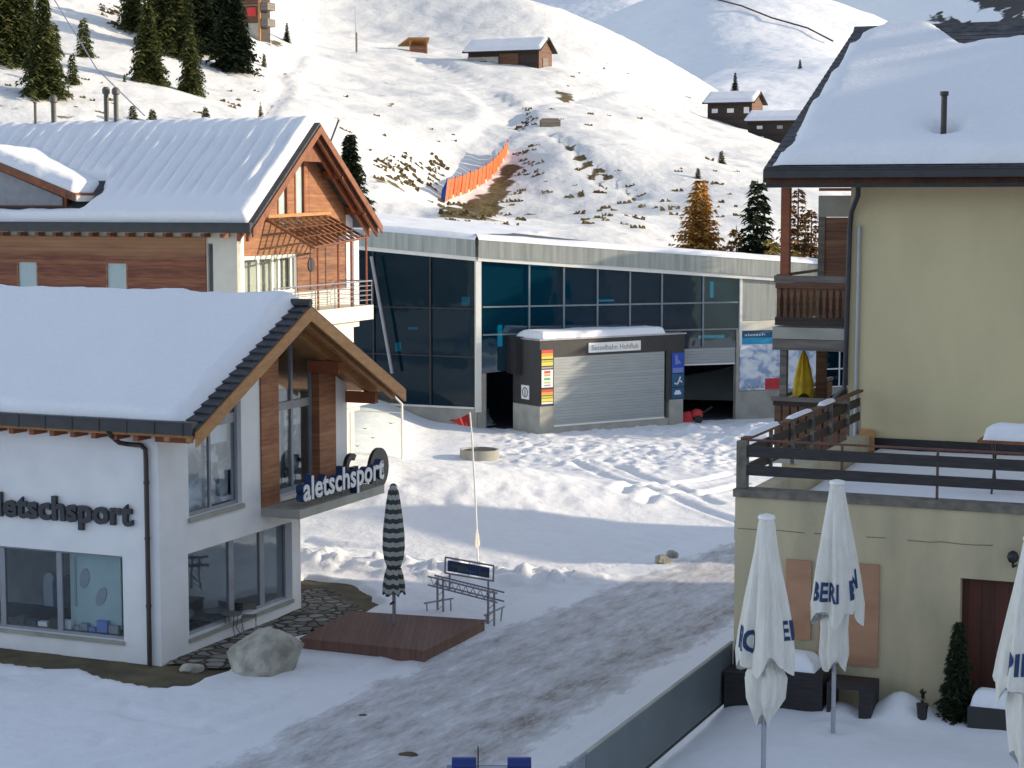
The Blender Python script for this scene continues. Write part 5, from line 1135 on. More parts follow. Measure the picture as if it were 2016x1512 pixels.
# ---- terrace balustrade towards the street
nS = Fr(A00, -U, V)        # along the edge towards the camera, outward (street side) = V
fn = root('panel_balustrade', 'long blue-grey sheet-metal balustrade between the street and the snowy garden terrace', 'balustrade', nS.P(4, 0.02, ZT))
b_ = MB()
for k_ in range(8):
    b_.bx(nS.P(0.06 + k_ * 0.87, 0.0, ZT + 0.06), nS.A * 0.868, nS.N * 0.03, K * 0.88)
b_.build('panel', M['panel'], fn)
MB().bx(nS.P(0.05, -0.008, ZT + 0.943), nS.A * 6.98, nS.N * 0.046, K * 0.03).build('top_rail', M['concrete'], fn)
MB().bx(nS.P(0.05, -0.01, ZT + 0.02), nS.A * 12, nS.N * 0.05, K * 0.035).build('bottom_rail', M['black'], fn)
MB().bx(nS.P(0.0, -0.02, ZT), nS.A * 0.045, nS.N * 0.06, K * 1.0).build('end_post', M['white_frame'], fn)
b_ = MB()
for k_ in range(46): b_.bx(nS.P(7.08 + k_ * 0.11, 0.0, ZT + 0.06), nS.A * 0.05, nS.N * 0.03, K * 0.88)
b_.bx(nS.P(7.05, -0.005, ZT + 0.943), nS.A * 5.0, nS.N * 0.04, K * 0.03)
b_.build('slatted_section', M['grey_frame'], fn)

# ---- parasols on the garden terrace
def parasol(name, label, base, ztop, prof_c, prof_s, words, seed, lean=(0, 0)):
    r_ = root(name, label, 'parasol', base, 'closed white parasols on the garden terrace')
    c = Vector((base.x, base.y, 0)); rs = random.Random(seed); ph = [rs.uniform(0, 6.28) for _ in range(3)]
    pz = []
    for i in range(len(prof_c) - 1):
        for k_ in range(4): pz.append(tuple(prof_c[i][j] + (prof_c[i + 1][j] - prof_c[i][j]) * k_ / 4 for j in (0, 1)))
    prof_c = pz + [prof_c[-1]]
    def mod(r, z, t, i, n=0, pr=None):
        g = min(1.0, (ztop - z) / 1.2)
        k_ = 0.45 * math.cos(8 * t + ph[0] + 0.5 * math.sin(2 * z)) + 0.3 * math.cos(5 * t + ph[1]) + 0.25 * math.cos(15 * t + ph[2] + 0.8 * math.sin(3 * z))
        zz_ = z - (0.12 * math.cos(4 * t + ph[1]) + 0.05 * math.cos(8 * t + ph[0]) if i < 4 else 0) * (1, 0.75, 0.5, 0.25, 0)[min(i, 4)]
        return r * (1 + 0.24 * k_ * g), zz_
    b_ = MB(); b_.lathe(c, prof_c, 72, mod); cp = b_.build('canopy', M['parasol'], r_, smooth=50)
    def mod2(r, z, t, i):
        k_ = 0.6 * math.cos(5 * t + ph[2]) + 0.4 * math.cos(9 * t + ph[1]); return r * (1 + 0.22 * k_), z - (0.10 * math.cos(3 * t + ph[0]) if i == 0 else 0)
    b_ = MB(); b_.lathe(c, prof_s, 48, mod2); b_.build('inner_canopy', M['parasol'], r_, smooth=50)
    b_ = MB(); b_.lathe(c, [(0.036, base.z - 0.1), (0.036, prof_s[-1][1])], 12); b_.build('pole', M['pole_metal'], r_, smooth=40)
    b_ = MB(); b_.lathe(c, [(prof_c[-1][0] * 1.1, ztop - 0.02), (prof_c[-1][0] * 1.25, ztop), (prof_c[-1][0] * 1.15, ztop + 0.04), (0.03, ztop + 0.06)], 20); b_.build('top_cap', M['sign_white'], r_, smooth=40)
    zs = [p_[1] for p_ in prof_c]; rs_ = [p_[0] for p_ in prof_c]
    def rad(z, t):
        o = np.argsort(zs); r = float(np.interp(z, np.array(zs)[o], np.array(rs_)[o]))
        g = min(1.0, (ztop - z) / 1.2); k_ = 0.45 * math.cos(8 * t + ph[0] + 0.5 * math.sin(2 * z)) + 0.3 * math.cos(5 * t + ph[1]) + 0.25 * math.cos(15 * t + ph[2] + 0.8 * math.sin(3 * z))
        return r * (1 + 0.24 * k_ * g)
    for wd, t0, t1, z0, hgt, tilt in words:     # angles: -90 deg faces the camera
        def bend(qx, qy, qz, t0=t0, t1=t1, z0=z0, hgt=hgt, tilt=tilt):
            t = math.radians(t0 + (t1 - t0) * qx); z = z0 + hgt * qy + tilt * qx
            r = rad(z, t) + 0.008 + 0.004 * qz
            return Vector((base.x + r * math.cos(t), base.y + r * math.sin(t), z))
        # subdivide the letters so that they follow the folds
        cu = text(wd, M['navy'], AF, 0, 0, 1, 1, bold=0.03, parent=cp, name='brand_lettering', bend=lambda a, b2_, c2: Vector((a, b2_, c2)))
        import bmesh
        bmm = bmesh.new(); bmm.from_mesh(cu.data); off = BASE[cp.name]
        bmesh.ops.triangulate(bmm, faces=bmm.faces[:])
        for _ in range(3):
            ed = [e for e in bmm.edges if e.calc_length() > 0.06]
            if ed: bmesh.ops.subdivide_edges(bmm, edges=ed, cuts=1); bmesh.ops.triangulate(bmm, faces=bmm.faces[:])
        for v in bmm.verts:
            q = v.co + off; v.co = bend(q.x, q.y, q.z) - off
        bmm.to_mesh(cu.data); bmm.free()
    return r_
p2 = G(1640, 1446, ZT)
parasol('parasol', 'closed white parasol with blue letters BERI, middle one of the three', p2, 7.18,
        [(0.36, 5.12), (0.37, 5.3), (0.335, 5.6), (0.25, 6.2), (0.17, 6.75), (0.115, 7.1), (0.10, 7.18)], [(0.17, 4.32), (0.22, 4.5), (0.20, 4.9), (0.22, 5.2)],
        [("BERI", -158, -92, 5.38, 0.30, -0.02), ("EN", -62, -18, 5.40, 0.30, 0.16)], 4)
p1 = D(1503, 1512, 26.2)
p1 = Vector((p1.x, p1.y, ZT))
parasol('parasol', 'closed white parasol with blue letters RO and ER, leftmost, nearest the blue-grey balustrade', p1, 7.08,
        [(0.37, 5.00), (0.38, 5.15), (0.34, 5.5), (0.25, 6.1), (0.17, 6.6), (0.12, 7.0), (0.10, 7.08)], [(0.10, 4.18), (0.25, 4.5), (0.27, 4.8), (0.15, 5.1)],
        [("RO", -168, -122, 5.25, 0.33, -0.08), ("ER", -42, -14, 5.36, 0.28, 0.02)], 9)
p3 = D(2010, 1070, 24.6); p3 = Vector((D(2022, 1400, 24.6).x, 24.6, ZT))
parasol('parasol', 'closed white parasol with blue letters PIN, rightmost, cut by the edge of the picture', p3, 7.06,
        [(0.40, 5.02), (0.42, 5.15), (0.37, 5.5), (0.27, 6.1), (0.18, 6.6), (0.11, 7.0), (0.09, 7.06)], [(0.18, 4.1), (0.22, 4.5), (0.24, 4.8), (0.2, 5.1)],
        [("PIN", -150, -92, 5.28, 0.30, 0.02)], 15)
# ---- furniture and pots along the annex wall
def sp(a, n, z=ZT): return AF.P(a, n, z)
c = sp(0.42, 0.45); t_ = root('covered_bench', 'dark covered bench in the corner between balustrade and annex wall', 'bench', c)
b_ = MB(); b_.fb(AF, 0.06, 0.82, 0.2, 0.75, ZT, ZT + 0.62); b_.build('cover', M['black_board'], t_); b_ = MB(); b_.fb(AF, 0.06, 0.86, 0.1, 0.18, ZT, ZT + 0.85); b_.build('backrest', M['old_wood'], t_)
c = sp(1.35, 0.5); t_ = root('covered_crate', 'black crate with a lump of snow on top, below the narrow plywood board', 'crate', c)
b_ = MB(); b_.fb(AF, 0.9, 1.72, 0.15, 0.8, ZT, ZT + 0.74); b_.build('crate_body', M['black_board'], t_)
snow_sheet('snow_cap', AF.P(0.92, 0.78, ZT + 0.743), AF.A * 0.66, AF.N * -0.6, K, 0.26, t_, 0.04, 0.3, 0.15, 91)
c = sp(2.1, 0.6); t_ = root('low_table', 'low black table with snow beneath it, right of the middle parasol', 'table', c)
b_ = MB(); b_.fb(AF, 1.80, 2.52, 0.25, 0.85, ZT + 0.55, ZT + 0.63); b_.build('tabletop', M['black_board'], t_)
b_ = MB(); b_.fb(AF, 2.32, 2.52, 0.25, 0.85, ZT, ZT + 0.548); b_.build('side_panel', M['black_board'], t_); b_ = MB(); b_.fb(AF, 1.80, 1.86, 0.25, 0.85, ZT, ZT + 0.548); b_.build('side_panel', M['black_board'], t_)
c = D(1816, 1384, sp(2.9, 0.9).y); c.z = ZT + 0.25
t_ = root('small_potted_plant', 'small green plant in a dark pot, sunk in the snow by the annex wall', 'potted plant', c)
b_ = MB(); b_.lathe(c, [(0.06, -0.2), (0.09, 0.1), (0.10, 0.16)], 14); b_.build('pot', M['black'], t_, smooth=40)
rs = random.Random(5); b_ = MB()
for k_ in range(46):
    a = rs.uniform(0, 6.28); el = rs.uniform(0.3, 1.4); L = rs.uniform(0.05, 0.13); o_ = c + Vector((0, 0, 0.16 + rs.uniform(0, 0.16))); d_ = Vector((math.cos(a) * math.cos(el), math.sin(a) * math.cos(el), math.sin(el))); s_ = d_.cross(K).normalized() * 0.018
    b_.add([o_, o_ + d_ * L * 0.6 + s_, o_ + d_ * L, o_ + d_ * L * 0.6 - s_], [(0, 1, 2, 3)])
b_.build('leaves', M['spruce_dark'], t_)
c = sp(4.55, 0.75); t_ = root('planter_trough', 'dark planter trough heaped with snow beside the brown door', 'planter', c)
b_ = MB(); b_.fb(AF, 4.02, 5.1, 0.35, 0.78, ZT, ZT + 0.46); b_.build('trough', M['anthracite'], t_); snow_sheet('snow_cap', AF.P(4.05, 0.76, ZT + 0.463), AF.A * 1.05, AF.N * -0.4, K, 0.28, t_, 0.04, 0.22, 0.15, 92)

# ================================================================== TREES
def conifer_mesh(seed, R, levels, dens, droop, fullness, leaf=0.05, spiky=1.0):
    rg = np.random.RandomState(seed); vs = []; fs = []
    for l in range(levels):
        h0 = 0.05 + 0.95 * (l / levels) ** 0.93; h = h0; r = R * (1 - h) ** 0.85 * (0.8 + 0.35 * rg.rand()) + 0.012
        nb = max(4, int(dens * (0.35 + (1 - h)))); ph = rg.rand() * 6.28
        for b_ in range(nb):
            if rg.rand() > fullness: continue
            h = min(0.985, h0 + rg.uniform(-0.5, 0.5) * 1.3 / levels)
            a = ph + 2 * math.pi * b_ / nb + rg.normal(0, 0.35); L = r * (0.6 + 0.55 * rg.rand())
            dx, dy = math.cos(a), math.sin(a); ns = max(2, int(L / (leaf * 0.55)))
            for s_ in range(ns):
                f = (s_ + 0.6) / ns
                up_ = -droop * L * f * f + 0.12 * L * f
                c = np.array([dx * L * f, dy * L * f, h + up_]); w_ = leaf * (1.15 - 0.5 * f) * (0.7 + 0.6 * rg.rand()) * spiky
                for sd in (-1, 1):
                    aa = a + sd * (0.9 + 0.5 * rg.rand()); d = np.array([math.cos(aa), math.sin(aa), -0.35 - 0.5 * rg.rand()]) * w_
                    n_ = np.array([dx, dy, 0.25 * rg.normal()]) * w_ * 0.45
                    i = len(vs); vs += [tuple(c - n_ * 0.3), tuple(c + n_), tuple(c + d + n_ * 0.4), ]; fs.append((i, i + 1, i + 2))
                i = len(vs); d = np.array([dx, dy, -0.5 * rg.rand()]) * w_; pz_ = np.array([-dy, dx, 0]) * w_ * 0.4; vs += [tuple(c - pz_), tuple(c + pz_), tuple(c + d)]; fs.append((i, i + 1, i + 2))
        # tip
    i = len(vs); vs += [(0.006, 0, 0.93), (-0.006, 0.005, 0.93), (0, 0, 1.0)]; fs.append((i, i + 1, i + 2))
    me = bpy.data.meshes.new('crown'); me.from_pydata(vs, [], fs); return me
tm = MB(); tm.lathe((0, 0, 0), [(0.022, -0.08), (0.016, 0.15), (0.009, 0.6), (0.003, 0.97)], 7)
TRK = bpy.data.meshes.new('trunk'); TRK.from_pydata(tm.v, [], tm.f); TRK.materials.append(M['trunk'])
KIND = {}
for nm, args, mt in (('spruce', dict(R=0.24, levels=40, dens=18, droop=0.5, fullness=0.95), 'spruce'), ('spruce2', dict(R=0.28, levels=38, dens=17, droop=0.45, fullness=0.93), 'spruce'), ('dark', dict(R=0.22, levels=38, dens=19, droop=0.45, fullness=0.98), 'spruce_dark'),
                     ('small', dict(R=0.34, levels=18, dens=11, droop=0.35, fullness=0.9, leaf=0.09), 'spruce'), ('open', dict(R=0.26, levels=32, dens=13, droop=0.42, fullness=0.85, leaf=0.055), 'spruce_dark'),
                     ('larch', dict(R=0.27, levels=38, dens=24, droop=0.05, fullness=0.8, leaf=0.045), 'larch'), ('dull', dict(R=0.27, levels=32, dens=14, droop=0.1, fullness=0.7, leaf=0.04), 'larch_dull'), ('yellow', dict(R=0.42, levels=18, dens=12, droop=0.1, fullness=0.85, leaf=0.08), 'larch_yellow')):
    args['leaf'] = args.get('leaf', 0.05) * (1.3 if nm in ('spruce', 'spruce2', 'dark', 'small') else 1.1)
    me = conifer_mesh(len(nm) * 7 + len(KIND), **args); me.materials.append(M[mt]); KIND[nm] = me
def tree(kind, px, top, base=None, Y=None, label='', name='spruce_tree', cat='tree', group=None, w=1.0, rz_=None, loc=None):
    if loc is None:
        if Y is None: p = hit(px, base)
        else:
            q = D(px, top, Y); p = Vector((q.x, Y, float(bil(HZ, q.x, Y))))
    else: p = Vector(loc)
    ht_ = (D(px, top, p.y).z - p.z) + 0.15 if loc is None else top
    r_ = root(name, label, cat, (p.x, p.y, p.z - 0.15), group)
    r_.rotation_euler.z = rnd.uniform(0, 6.28) if rz_ is None else rz_; r_.scale = (ht_ * w, ht_ * w, ht_)
    for nm, me in (('trunk', TRK), ('crown', KIND[kind])):
        o = bpy.data.objects.new(nm, me); COL.objects.link(o); o.parent = r_
    return r_
GR = 'spruces on the slope above the wooden chalet'
tree('spruce', 12, -150, 122, label='tall green spruce cut by the left edge of the picture', group=GR)
tree('spruce2', 50, -60, 130, label='tall green spruce between the edge spruce and the broad one', group=GR)
tree('spruce', 88, -12, 192, label='broad green spruce standing directly above the left flue pipes', group=GR, w=1.05)
tree('small', 110, 44, 113, label='small pointed spruce right of the broad left spruce', group=GR, w=0.8)
tree('small', 166, 34, 112, label='bushy young spruce standing alone on snow, second from the left group', group=GR, w=0.95)
tree('small', 143, 104, 166, label='smallest bare-based spruce, lowest on the snow between the two groups', group=GR, w=0.9)
tree('spruce', 293, 5, 164, label='large green spruce forming the left end of the dense group', group=GR, w=1.1)
tree('spruce2', 376, 48, 184, label='slim yellowish-green spruce, lowest tree of the dense group', group=GR, w=0.85)
tree('spruce', 262, -80, 60, label='spruce at the top edge behind the left end of the dense group', group=GR)
tree('spruce2', 318, -110, 100, label='tall spruce with hidden foot in the middle of the dense group, left one', group=GR)
tree('spruce', 352, -90, 112, label='tall spruce with hidden foot in the middle of the dense group, right one', group=GR)
tree('dark', 395, -110, 105, label='dark tall spruce behind the slim yellowish one', group=GR)
tree('dull', 432, -60, 100, label='reddish-brown bare larch among the green spruces', name='larch_tree')
tree('dark', 460, -50, 140, label='very dark broad spruce left of the brown house', group=GR, w=1.15)
tree('dark', 430, -80, 108, label='dark spruce half hidden behind the very dark one', group=GR)
tree('open', 565, 44, 83, label='lone little dark spruce right of the brown house', w=0.9)
tree('dark', 690, 262, 452, label='dark spruce rising behind the right roof edge of the wooden chalet', w=1.2)
tree('small', 520, 105, 132, label='tiny bush-like spruce below the brown house', w=0.8, name='young_spruce')
tree('small', 490, 105, 128, label='tiny spruce left of the path below the brown house', w=0.8, name='young_spruce')
tree('small', 262, 206, 245, label='low dark shrub at the chalet ridge, right of the paired flue pipes', w=1.3, name='shrub', cat='shrub')
tree('small', 300, 215, 245, label='low sprawling shrub peeping over the chalet ridge', w=1.6, name='shrub', cat='shrub')
tree('small', 405, 210, 248, label='round dark shrub at the chalet ridge, right of the sprawling ones', w=1.2, name='shrub', cat='shrub')
tree('dull', 513, 200, 236, label='thin bare sapling above the chalet roof near the footprints', w=0.8, name='sapling', cat='sapling')
tree('small', 245, 145, 163, label='tiny yellowish spruce shoot in the open snow', w=0.8, name='young_spruce')
tree('open', 1447, 142, 184, label='lone spruce right behind the upper dark cabin', w=0.9)
tree('small', 1575, 116, 133, label='tiny dark spruce high on the open slope right of the cabins', w=0.8, name='young_spruce')
tree('small', 1420, 296, 322, label='small bushy spruce below the two dark cabins', w=1.2, name='young_spruce')
tree('small', 1374, 330, 352, label='small dark bush left of the bushy spruce', w=1.2, name='shrub', cat='shrub')
tree('larch', 1378, 352, Y=118, label='bright orange autumn larch behind the station roof', name='larch_tree', w=1.15)
tree('yellow', 1450, 440, Y=119, label='low yellow-green larch between the orange larch and dark spruce', name='larch_tree', w=0.9)
tree('open', 1492, 350, Y=117, label='dark spruce with open branches left of the balcony post', w=1.15)
tree('yellow', 1520, 455, Y=113, label='low yellow larch at the foot of the dark spruce', name='larch_tree', w=0.9)
tree('dull', 1572, 368, Y=118, label='thin faded brown larch seen between the balcony posts', name='larch_tree', w=1.1)
tree('dull', 1598, 410, Y=116, label='shorter rust-brown larch beside the timber partition', name='larch_tree', w=1.1)
tree('yellow', 1560, 480, Y=113, label='low golden larch seen just above the balcony rail', name='larch_tree')
c = AF.P(3.80, 0.42, ZT)
tree('dark', 0, 1.66, loc=(c.x, c.y, ZT + 0.22), label='dark green potted conifer left of the brown door', name='potted_conifer', cat='conifer', w=0.95)

# ================================================================== HUTS ON THE SLOPE
def gable_house(name, label, cat, pc, Y, front_px, gable_px, h_eave, rise, wallmat, gmat, overh=0.5, snow=0.3, wins=(), sink=1.5, group=None, A=None, roofmat='old_wood'):
    """pc = pixel of the near front-right corner at the ground"""
    O = D(pc[0], pc[1], Y); r_ = root(name, label, cat, O, group)
    Av = -V if A is None else A; Nv = Vector((Av.y, -Av.x, 0)); Uv = -Nv
    f = Fr(O - K * O.z, Av, Nv); z0 = O.z; sc = Y / F
    L = front_px * sc / abs(Av.x); W = gable_px * sc / max(0.2, abs(Uv.x)); ze = z0 + h_eave * sc; zr_ = ze + rise * sc
    b_ = MB(); b_.prism([f.P(-L, 0, z0 - sink), f.P(-L, 0, ze), f.P(-L, -W / 2, zr_), f.P(-L, -W, ze), f.P(-L, -W, z0 - sink)], f.A * L); wl_ = b_.build('wall', M[wallmat], r_)
    b_ = MB(); b_.prism([f.P(0.01, -0.02, z0 - sink * 0.3), f.P(0.01, -0.02, ze - 0.05), f.P(0.01, -W / 2, zr_ - 0.05), f.P(0.01, -W + 0.02, ze - 0.05), f.P(0.01, -W + 0.02, z0 - sink * 0.3)], f.A * 0.05); b_.build('gable_cladding', M[gmat], r_)
    k_ = (zr_ - ze) / (W / 2); b_ = MB(); e = overh
    for s_ in (0, 1):
        p0 = f.P(-L - e, e if s_ == 0 else -W - e, ze - e * k_ + 0.05); p1 = f.P(-L - e, -W / 2, zr_ + 0.05); b_.prism([p0, p1, p1 + K * 0.16, p0 + K * 0.16], f.A * (L + 2 * e))
    rf_ = b_.build('roof', M[roofmat], r_)
    if snow > 0:
        p0 = f.P(-L - e, e - 0.03, ze - e * k_ + 0.2); sv = f.P(-L - e, -W / 2, zr_ + 0.2) - p0
        snow_sheet('roof_snow', p0, f.A * (L + 2 * e - 0.1), sv, K, snow, r_, 0.3, 0.4, 0.15, int(Y))
        p0 = f.P(-L - e, -W - e, ze - e * k_ + 0.2); sv = f.P(-L - e, -W / 2, zr_ + 0.2) - p0
        snow_sheet('roof_snow', p0, f.A * (L + 2 * e - 0.1), sv, K, snow, r_, 0.3, 0.4, 0.15, int(Y) + 1)
    for (fx, fz, w_, h_, mt) in wins:
        MB().fb(f, -L + L * fx, -L + L * fx + w_, 0.0, 0.06, z0 + fz, z0 + fz + h_).build('window', M[mt], r_)
    return r_, f, L, W, ze, zr_, z0
r_, f, L, W, ze, zr_, z0 = gable_house('barn', 'long dark barn with half stone front and bright snow roof, high on the hill', 'barn', (1060, 144), 240, 138, 27, 47, 21, 'old_wood', 'old_wood_warm', 0.6, 0.3, sink=3)
MB().fb(f, -L - 0.01, -L * 0.56, 0.02, 0.35, z0 - 0.3, z0 + 2.2).build('stone_wall', M['concrete'], r_); MB().fb(f, -L * 0.82, -L * 0.72, 0.355, 0.39, z0 + 0.6, z0 + 1.7).build('window', M['black'], r_)
MB().fb(f, -L * 0.55, -L * 0.28, 0.01, 0.10, z0 - 0.5, z0 + 2.6).build('door', M['old_wood_warm'], r_)
gf = Fr(f.P(0.06, 0, 0), -f.N, f.A); MB().fb(gf, 1.2, 3.0, 0.01, 0.08, z0 - 0.2, z0 + 2.0).build('gable_door', M['grey_wood'], r_)
gable_house('cabin', 'upper dark timber cabin with three small white shutters, right on the hill', 'cabin', (1479, 250), 248, 82, 31, 49, 18, 'old_wood', 'old_wood_warm', 0.6, 0.35, [(0.10, 1.9, 0.8, 0.55, 'p_white'), (0.45, 1.9, 0.9, 0.55, 'p_white'), (0.83, 1.8, 0.7, 0.8, 'p_white')], sink=4)
gable_house('cabin', 'lower reddish-brown cabin partly hidden by the hotel roof, right on the hill', 'cabin', (1610, 283), 232, 130, 30, 46, 16, 'old_wood', 'old_wood', 0.5, 0.35, [(0.13, 1.9, 0.7, 0.4, 'p_white'), (0.42, 1.9, 0.7, 0.4, 'p_grey'), (0.16, 0.6, 0.6, 0.4, 'p_white')], sink=4)
# open shelter
p = hit(815, 103); sc = p.y / F
r_ = root('open_shelter', 'small open timber shelter with flat light-wood roof, left of the barn', 'shelter', p)
f = Fr(Vector((p.x, p.y, 0)), Vector((1, 0, 0)), Vector((0, -1, 0))); z0 = p.z - 0.4
MB().fb(f, -0.6, 1.7, -2.2, 0.0, z0, z0 + 1.2).build('log_wall', M['larch_wood_dark'], r_)
b_ = MB(); b_.prism([f.P(-2.3, -2.4, z0 + 1.3), f.P(-0.7, 0.4, z0 + 2.15), f.P(2.1, 0.4, z0 + 2.15), f.P(1.6, -2.4, z0 + 1.3)], K * 0.15); b_.build('roof', M['beam'], r_)
for a_ in (-0.6, 1.65): MB().fb(f, a_, a_ + 0.14, -0.1, 0.05, z0 - 0.3, z0 + 2.1).build('post', M['beam'], r_)
MB().tube([f.P(-0.5, 0, z0 + 1.5), f.P(-0.1, 0, z0 + 2.1)], 0.06, 5).build('brace', M['beam'], r_)
# brown house at the top edge
Yh = float(hit(515, 78).y) - 2; r_, f, L, W, ze, zr_, z0 = gable_house('brown_house', 'dark brown house with red shutter and small balconies, at the top edge', 'house', (513, 72), Yh, 60, 14, 130, 25, 'old_wood_warm', 'old_wood', 0.5, 0.3, sink=3)
MB().fb(f, -L, 0.0, 0.02, 0.10, z0 - 1.0, z0 + 1.5).build('concrete_base', M['concrete'], r_)
a_ = f.px(487, 20)[0]; z_a = f.px(487, 32)[1]; z_b = f.px(487, 15)[1]
MB().fb(f, a_, a_ + 1.1, 0.01, 0.08, z_a, z_b).build('red_shutter', M['red'], r_); MB().fb(f, a_ - 0.2, a_ + 1.5, 0.01, 0.2, z_b + 0.15, z_b + 0.3).build('window_board', M['grey_wood'], r_)
MB().fb(f, -0.2, 0.06, 0.02, 0.15, z0 - 0.6, ze).build('corner_board', M['beam'], r_)
for py in (18, 50):
    zb = f.px(520, py)[1]; MB().fb(f, 0.08, 1.0, -1.6, 0.1, zb - 0.1, zb + 0.75).build('balcony', M['grey_wood'], r_)
# small wooden trough on the slope, mast, drag-lift cable, leaning pole
p = hit(1083, 250); MB().cb(p + K * -0.1, 1.9, 0.8, 0.75, 0.2).cb(p + K * 0.651, 1.6, 0.55, 0.12, 0.2).build('wooden_trough', M['grey_wood'], loc=p, label='small grey wooden trough where the hill paths meet', cat='trough')
p = hit(702, 106); t_ = D(699, 12, p.y)
ms = root('slope_mast', 'thin pale mast standing on the slope left of the shelter', 'mast', p)
MB().tube([p - K * 0.5, Vector((t_.x, t_.y, t_.z))], 0.09, 6, 0.05).build('pole', M['pole_metal'], ms); MB().tube([p + K * 0.2, p + K * 2.6], 0.14, 6).build('padding', M['grey_wood'], ms)
q = [D(100, -12, 100), D(190, 135, 92), D(285, 228, 84)]
MB().tube(q, 0.03, 5).build('overhead_cable', M['steel'], loc=q[1], label='thin grey cable running diagonally above the left slope', cat='cable')
q = [D(648, 262, 80), D(667, 236, 80.5)]; q[0] = Vector((q[0].x, q[0].y, q[0].z - 0.5))
MB().tube(q, 0.04, 6).build('antenna_rod', M['brown_metal'], chal)
# orange safety fence along the hill path
bot = [(874, 400), (890, 394), (905, 388), (921, 382), (938, 372), (955, 362), (968, 352), (979, 338), (988, 322), (997, 305)]
topx = [(880, 354), (896, 350), (911, 345), (926, 339), (942, 333), (958, 324), (971, 314), (982, 302), (991, 290), (1000, 276)]
fb_ = [hit(x, y - 2) for x, y in bot]
of = root('safety_fence', 'orange safety net fence on leaning posts along the curved hill path', 'fence', fb_[4])
ft = []
for p, (x, y) in zip(fb_, topx):
    q = D(x, y, p.y + 0.2); ft.append(q)
net = MB()
for i in range(len(fb_) - 1):
    for h in range(2):
        f0, f1 = h / 2 + 0.05, h / 2 + 0.46
        a, b2_, c2, d2 = fb_[i].lerp(fb_[i + 1], f0), fb_[i].lerp(fb_[i + 1], f1), ft[i].lerp(ft[i + 1], f1), ft[i].lerp(ft[i + 1], f0)
        o_ = (b2_ - a).cross(K).normalized() * 0.12
        m1_, m2_ = a.lerp(b2_, 0.5) + o_, d2.lerp(c2, 0.5) + o_
        net.prism([a, m1_, m2_, d2], o_ * 0.2); net.prism([m1_, b2_, c2, m2_], o_ * 0.2)
net.build('net', M['orange'], of)
for i in range(len(fb_)):
    MB().tube([fb_[i] - K * 0.3, ft[i] + (ft[i] - fb_[i]) * 0.08], 0.06, 6).build('post', M['red'] if i else M['blue'], of)
    if 1 <= i: MB().lathe(fb_[i] + K * -0.1, [(0.16, 0), (0.16, 0.35)], 8).build('post_foot', M['lit_cream'], of)
p = fb_[0]; q = ft[0]; MB().prism([p - K * 0.5 - Vector((0.35, 0, 0)), p, q, q - (q - p) * 0.45 - Vector((0.3, 0, 0))], Vector((0, 0.05, 0))).build('blue_net_end', M['blue'], of)

# ================================================================== STREET-LEVEL THINGS
# timber deck
dz = 0.34
dk = [G(590, 1256, dz), G(836, 1281, dz), G(957, 1220, dz), G(690, 1203, dz)]
de = root('timber_deck', 'low red-brown timber deck standing in the snow before the sports shop', 'deck', G(780, 1240, 0))
MB().prism(dk, K * -0.05).build('deck_boards', M['deck'], de)
cen = sum(dk, Vector()) / 4
b_ = MB(); inn = [cen + (p - cen) * 0.985 for p in dk]
b_.prism([p - K * 0.052 for p in inn], K * -0.42); b_.build('side_boards', M['deck'], de)
# striped parasol
pc = G(776, 1228, dz); Yp = pc.y
def zat(py): return D(776, py, Yp).z
sc = Yp / F
r_ = root('striped_parasol', 'closed parasol with dark and pale zigzag stripes, standing on the timber deck', 'parasol', pc)
def smod(r, z, t, i): return r * (1 + 0.10 * math.cos(8 * t) * min(1, i / 3)), z
c = Vector((pc.x, pc.y, 0))
b_ = MB(); b_.lathe(c, [(13 * sc, zat(1116)), (18 * sc, zat(1100)), (20.5 * sc, zat(1080)), (20 * sc, zat(1050)), (17 * sc, zat(1020)), (13.5 * sc, zat(990)), (10 * sc, zat(968)), (8 * sc, zat(963))], 48, lambda r, z, t, i: (r * (1 + 0.09 * math.cos(8 * t)), z)); b_.build('canopy', M['stripes'], r_, smooth=60)
b_ = MB(); b_.lathe(c, [(20 * sc, zat(1166)), (19 * sc, zat(1150)), (16 * sc, zat(1130)), (12.5 * sc, zat(1117))], 48, lambda r, z, t, i: (r * (1 + 0.20 * math.cos(6 * t + 1)), z - (0.08 * math.cos(6 * t) if i == 0 else 0))); b_.build('canopy_skirt', M['stripes'], r_, smooth=60)
b_ = MB(); b_.lathe(c, [(8 * sc, zat(962)), (7 * sc, zat(955)), (3 * sc, zat(952))], 16); b_.build('top_cap', M['stripes'], r_, smooth=60)
b_ = MB(); b_.lathe(c, [(3.6 * sc, dz - 0.05), (3.6 * sc, zat(1140))], 12); b_.build('pole', M['steel'], r_, smooth=40)
b_ = MB(); b_.tube([c + Vector((-0.04, -0.05, zat(1168))), c + Vector((-0.22, -0.12, zat(1172)))], 0.018, 6); b_.tube([c + Vector((0, -0.08, zat(1183))), c + Vector((-0.10, -0.12, zat(1188)))], 0.03, 6); b_.build('crank_handle', M['black'], r_)
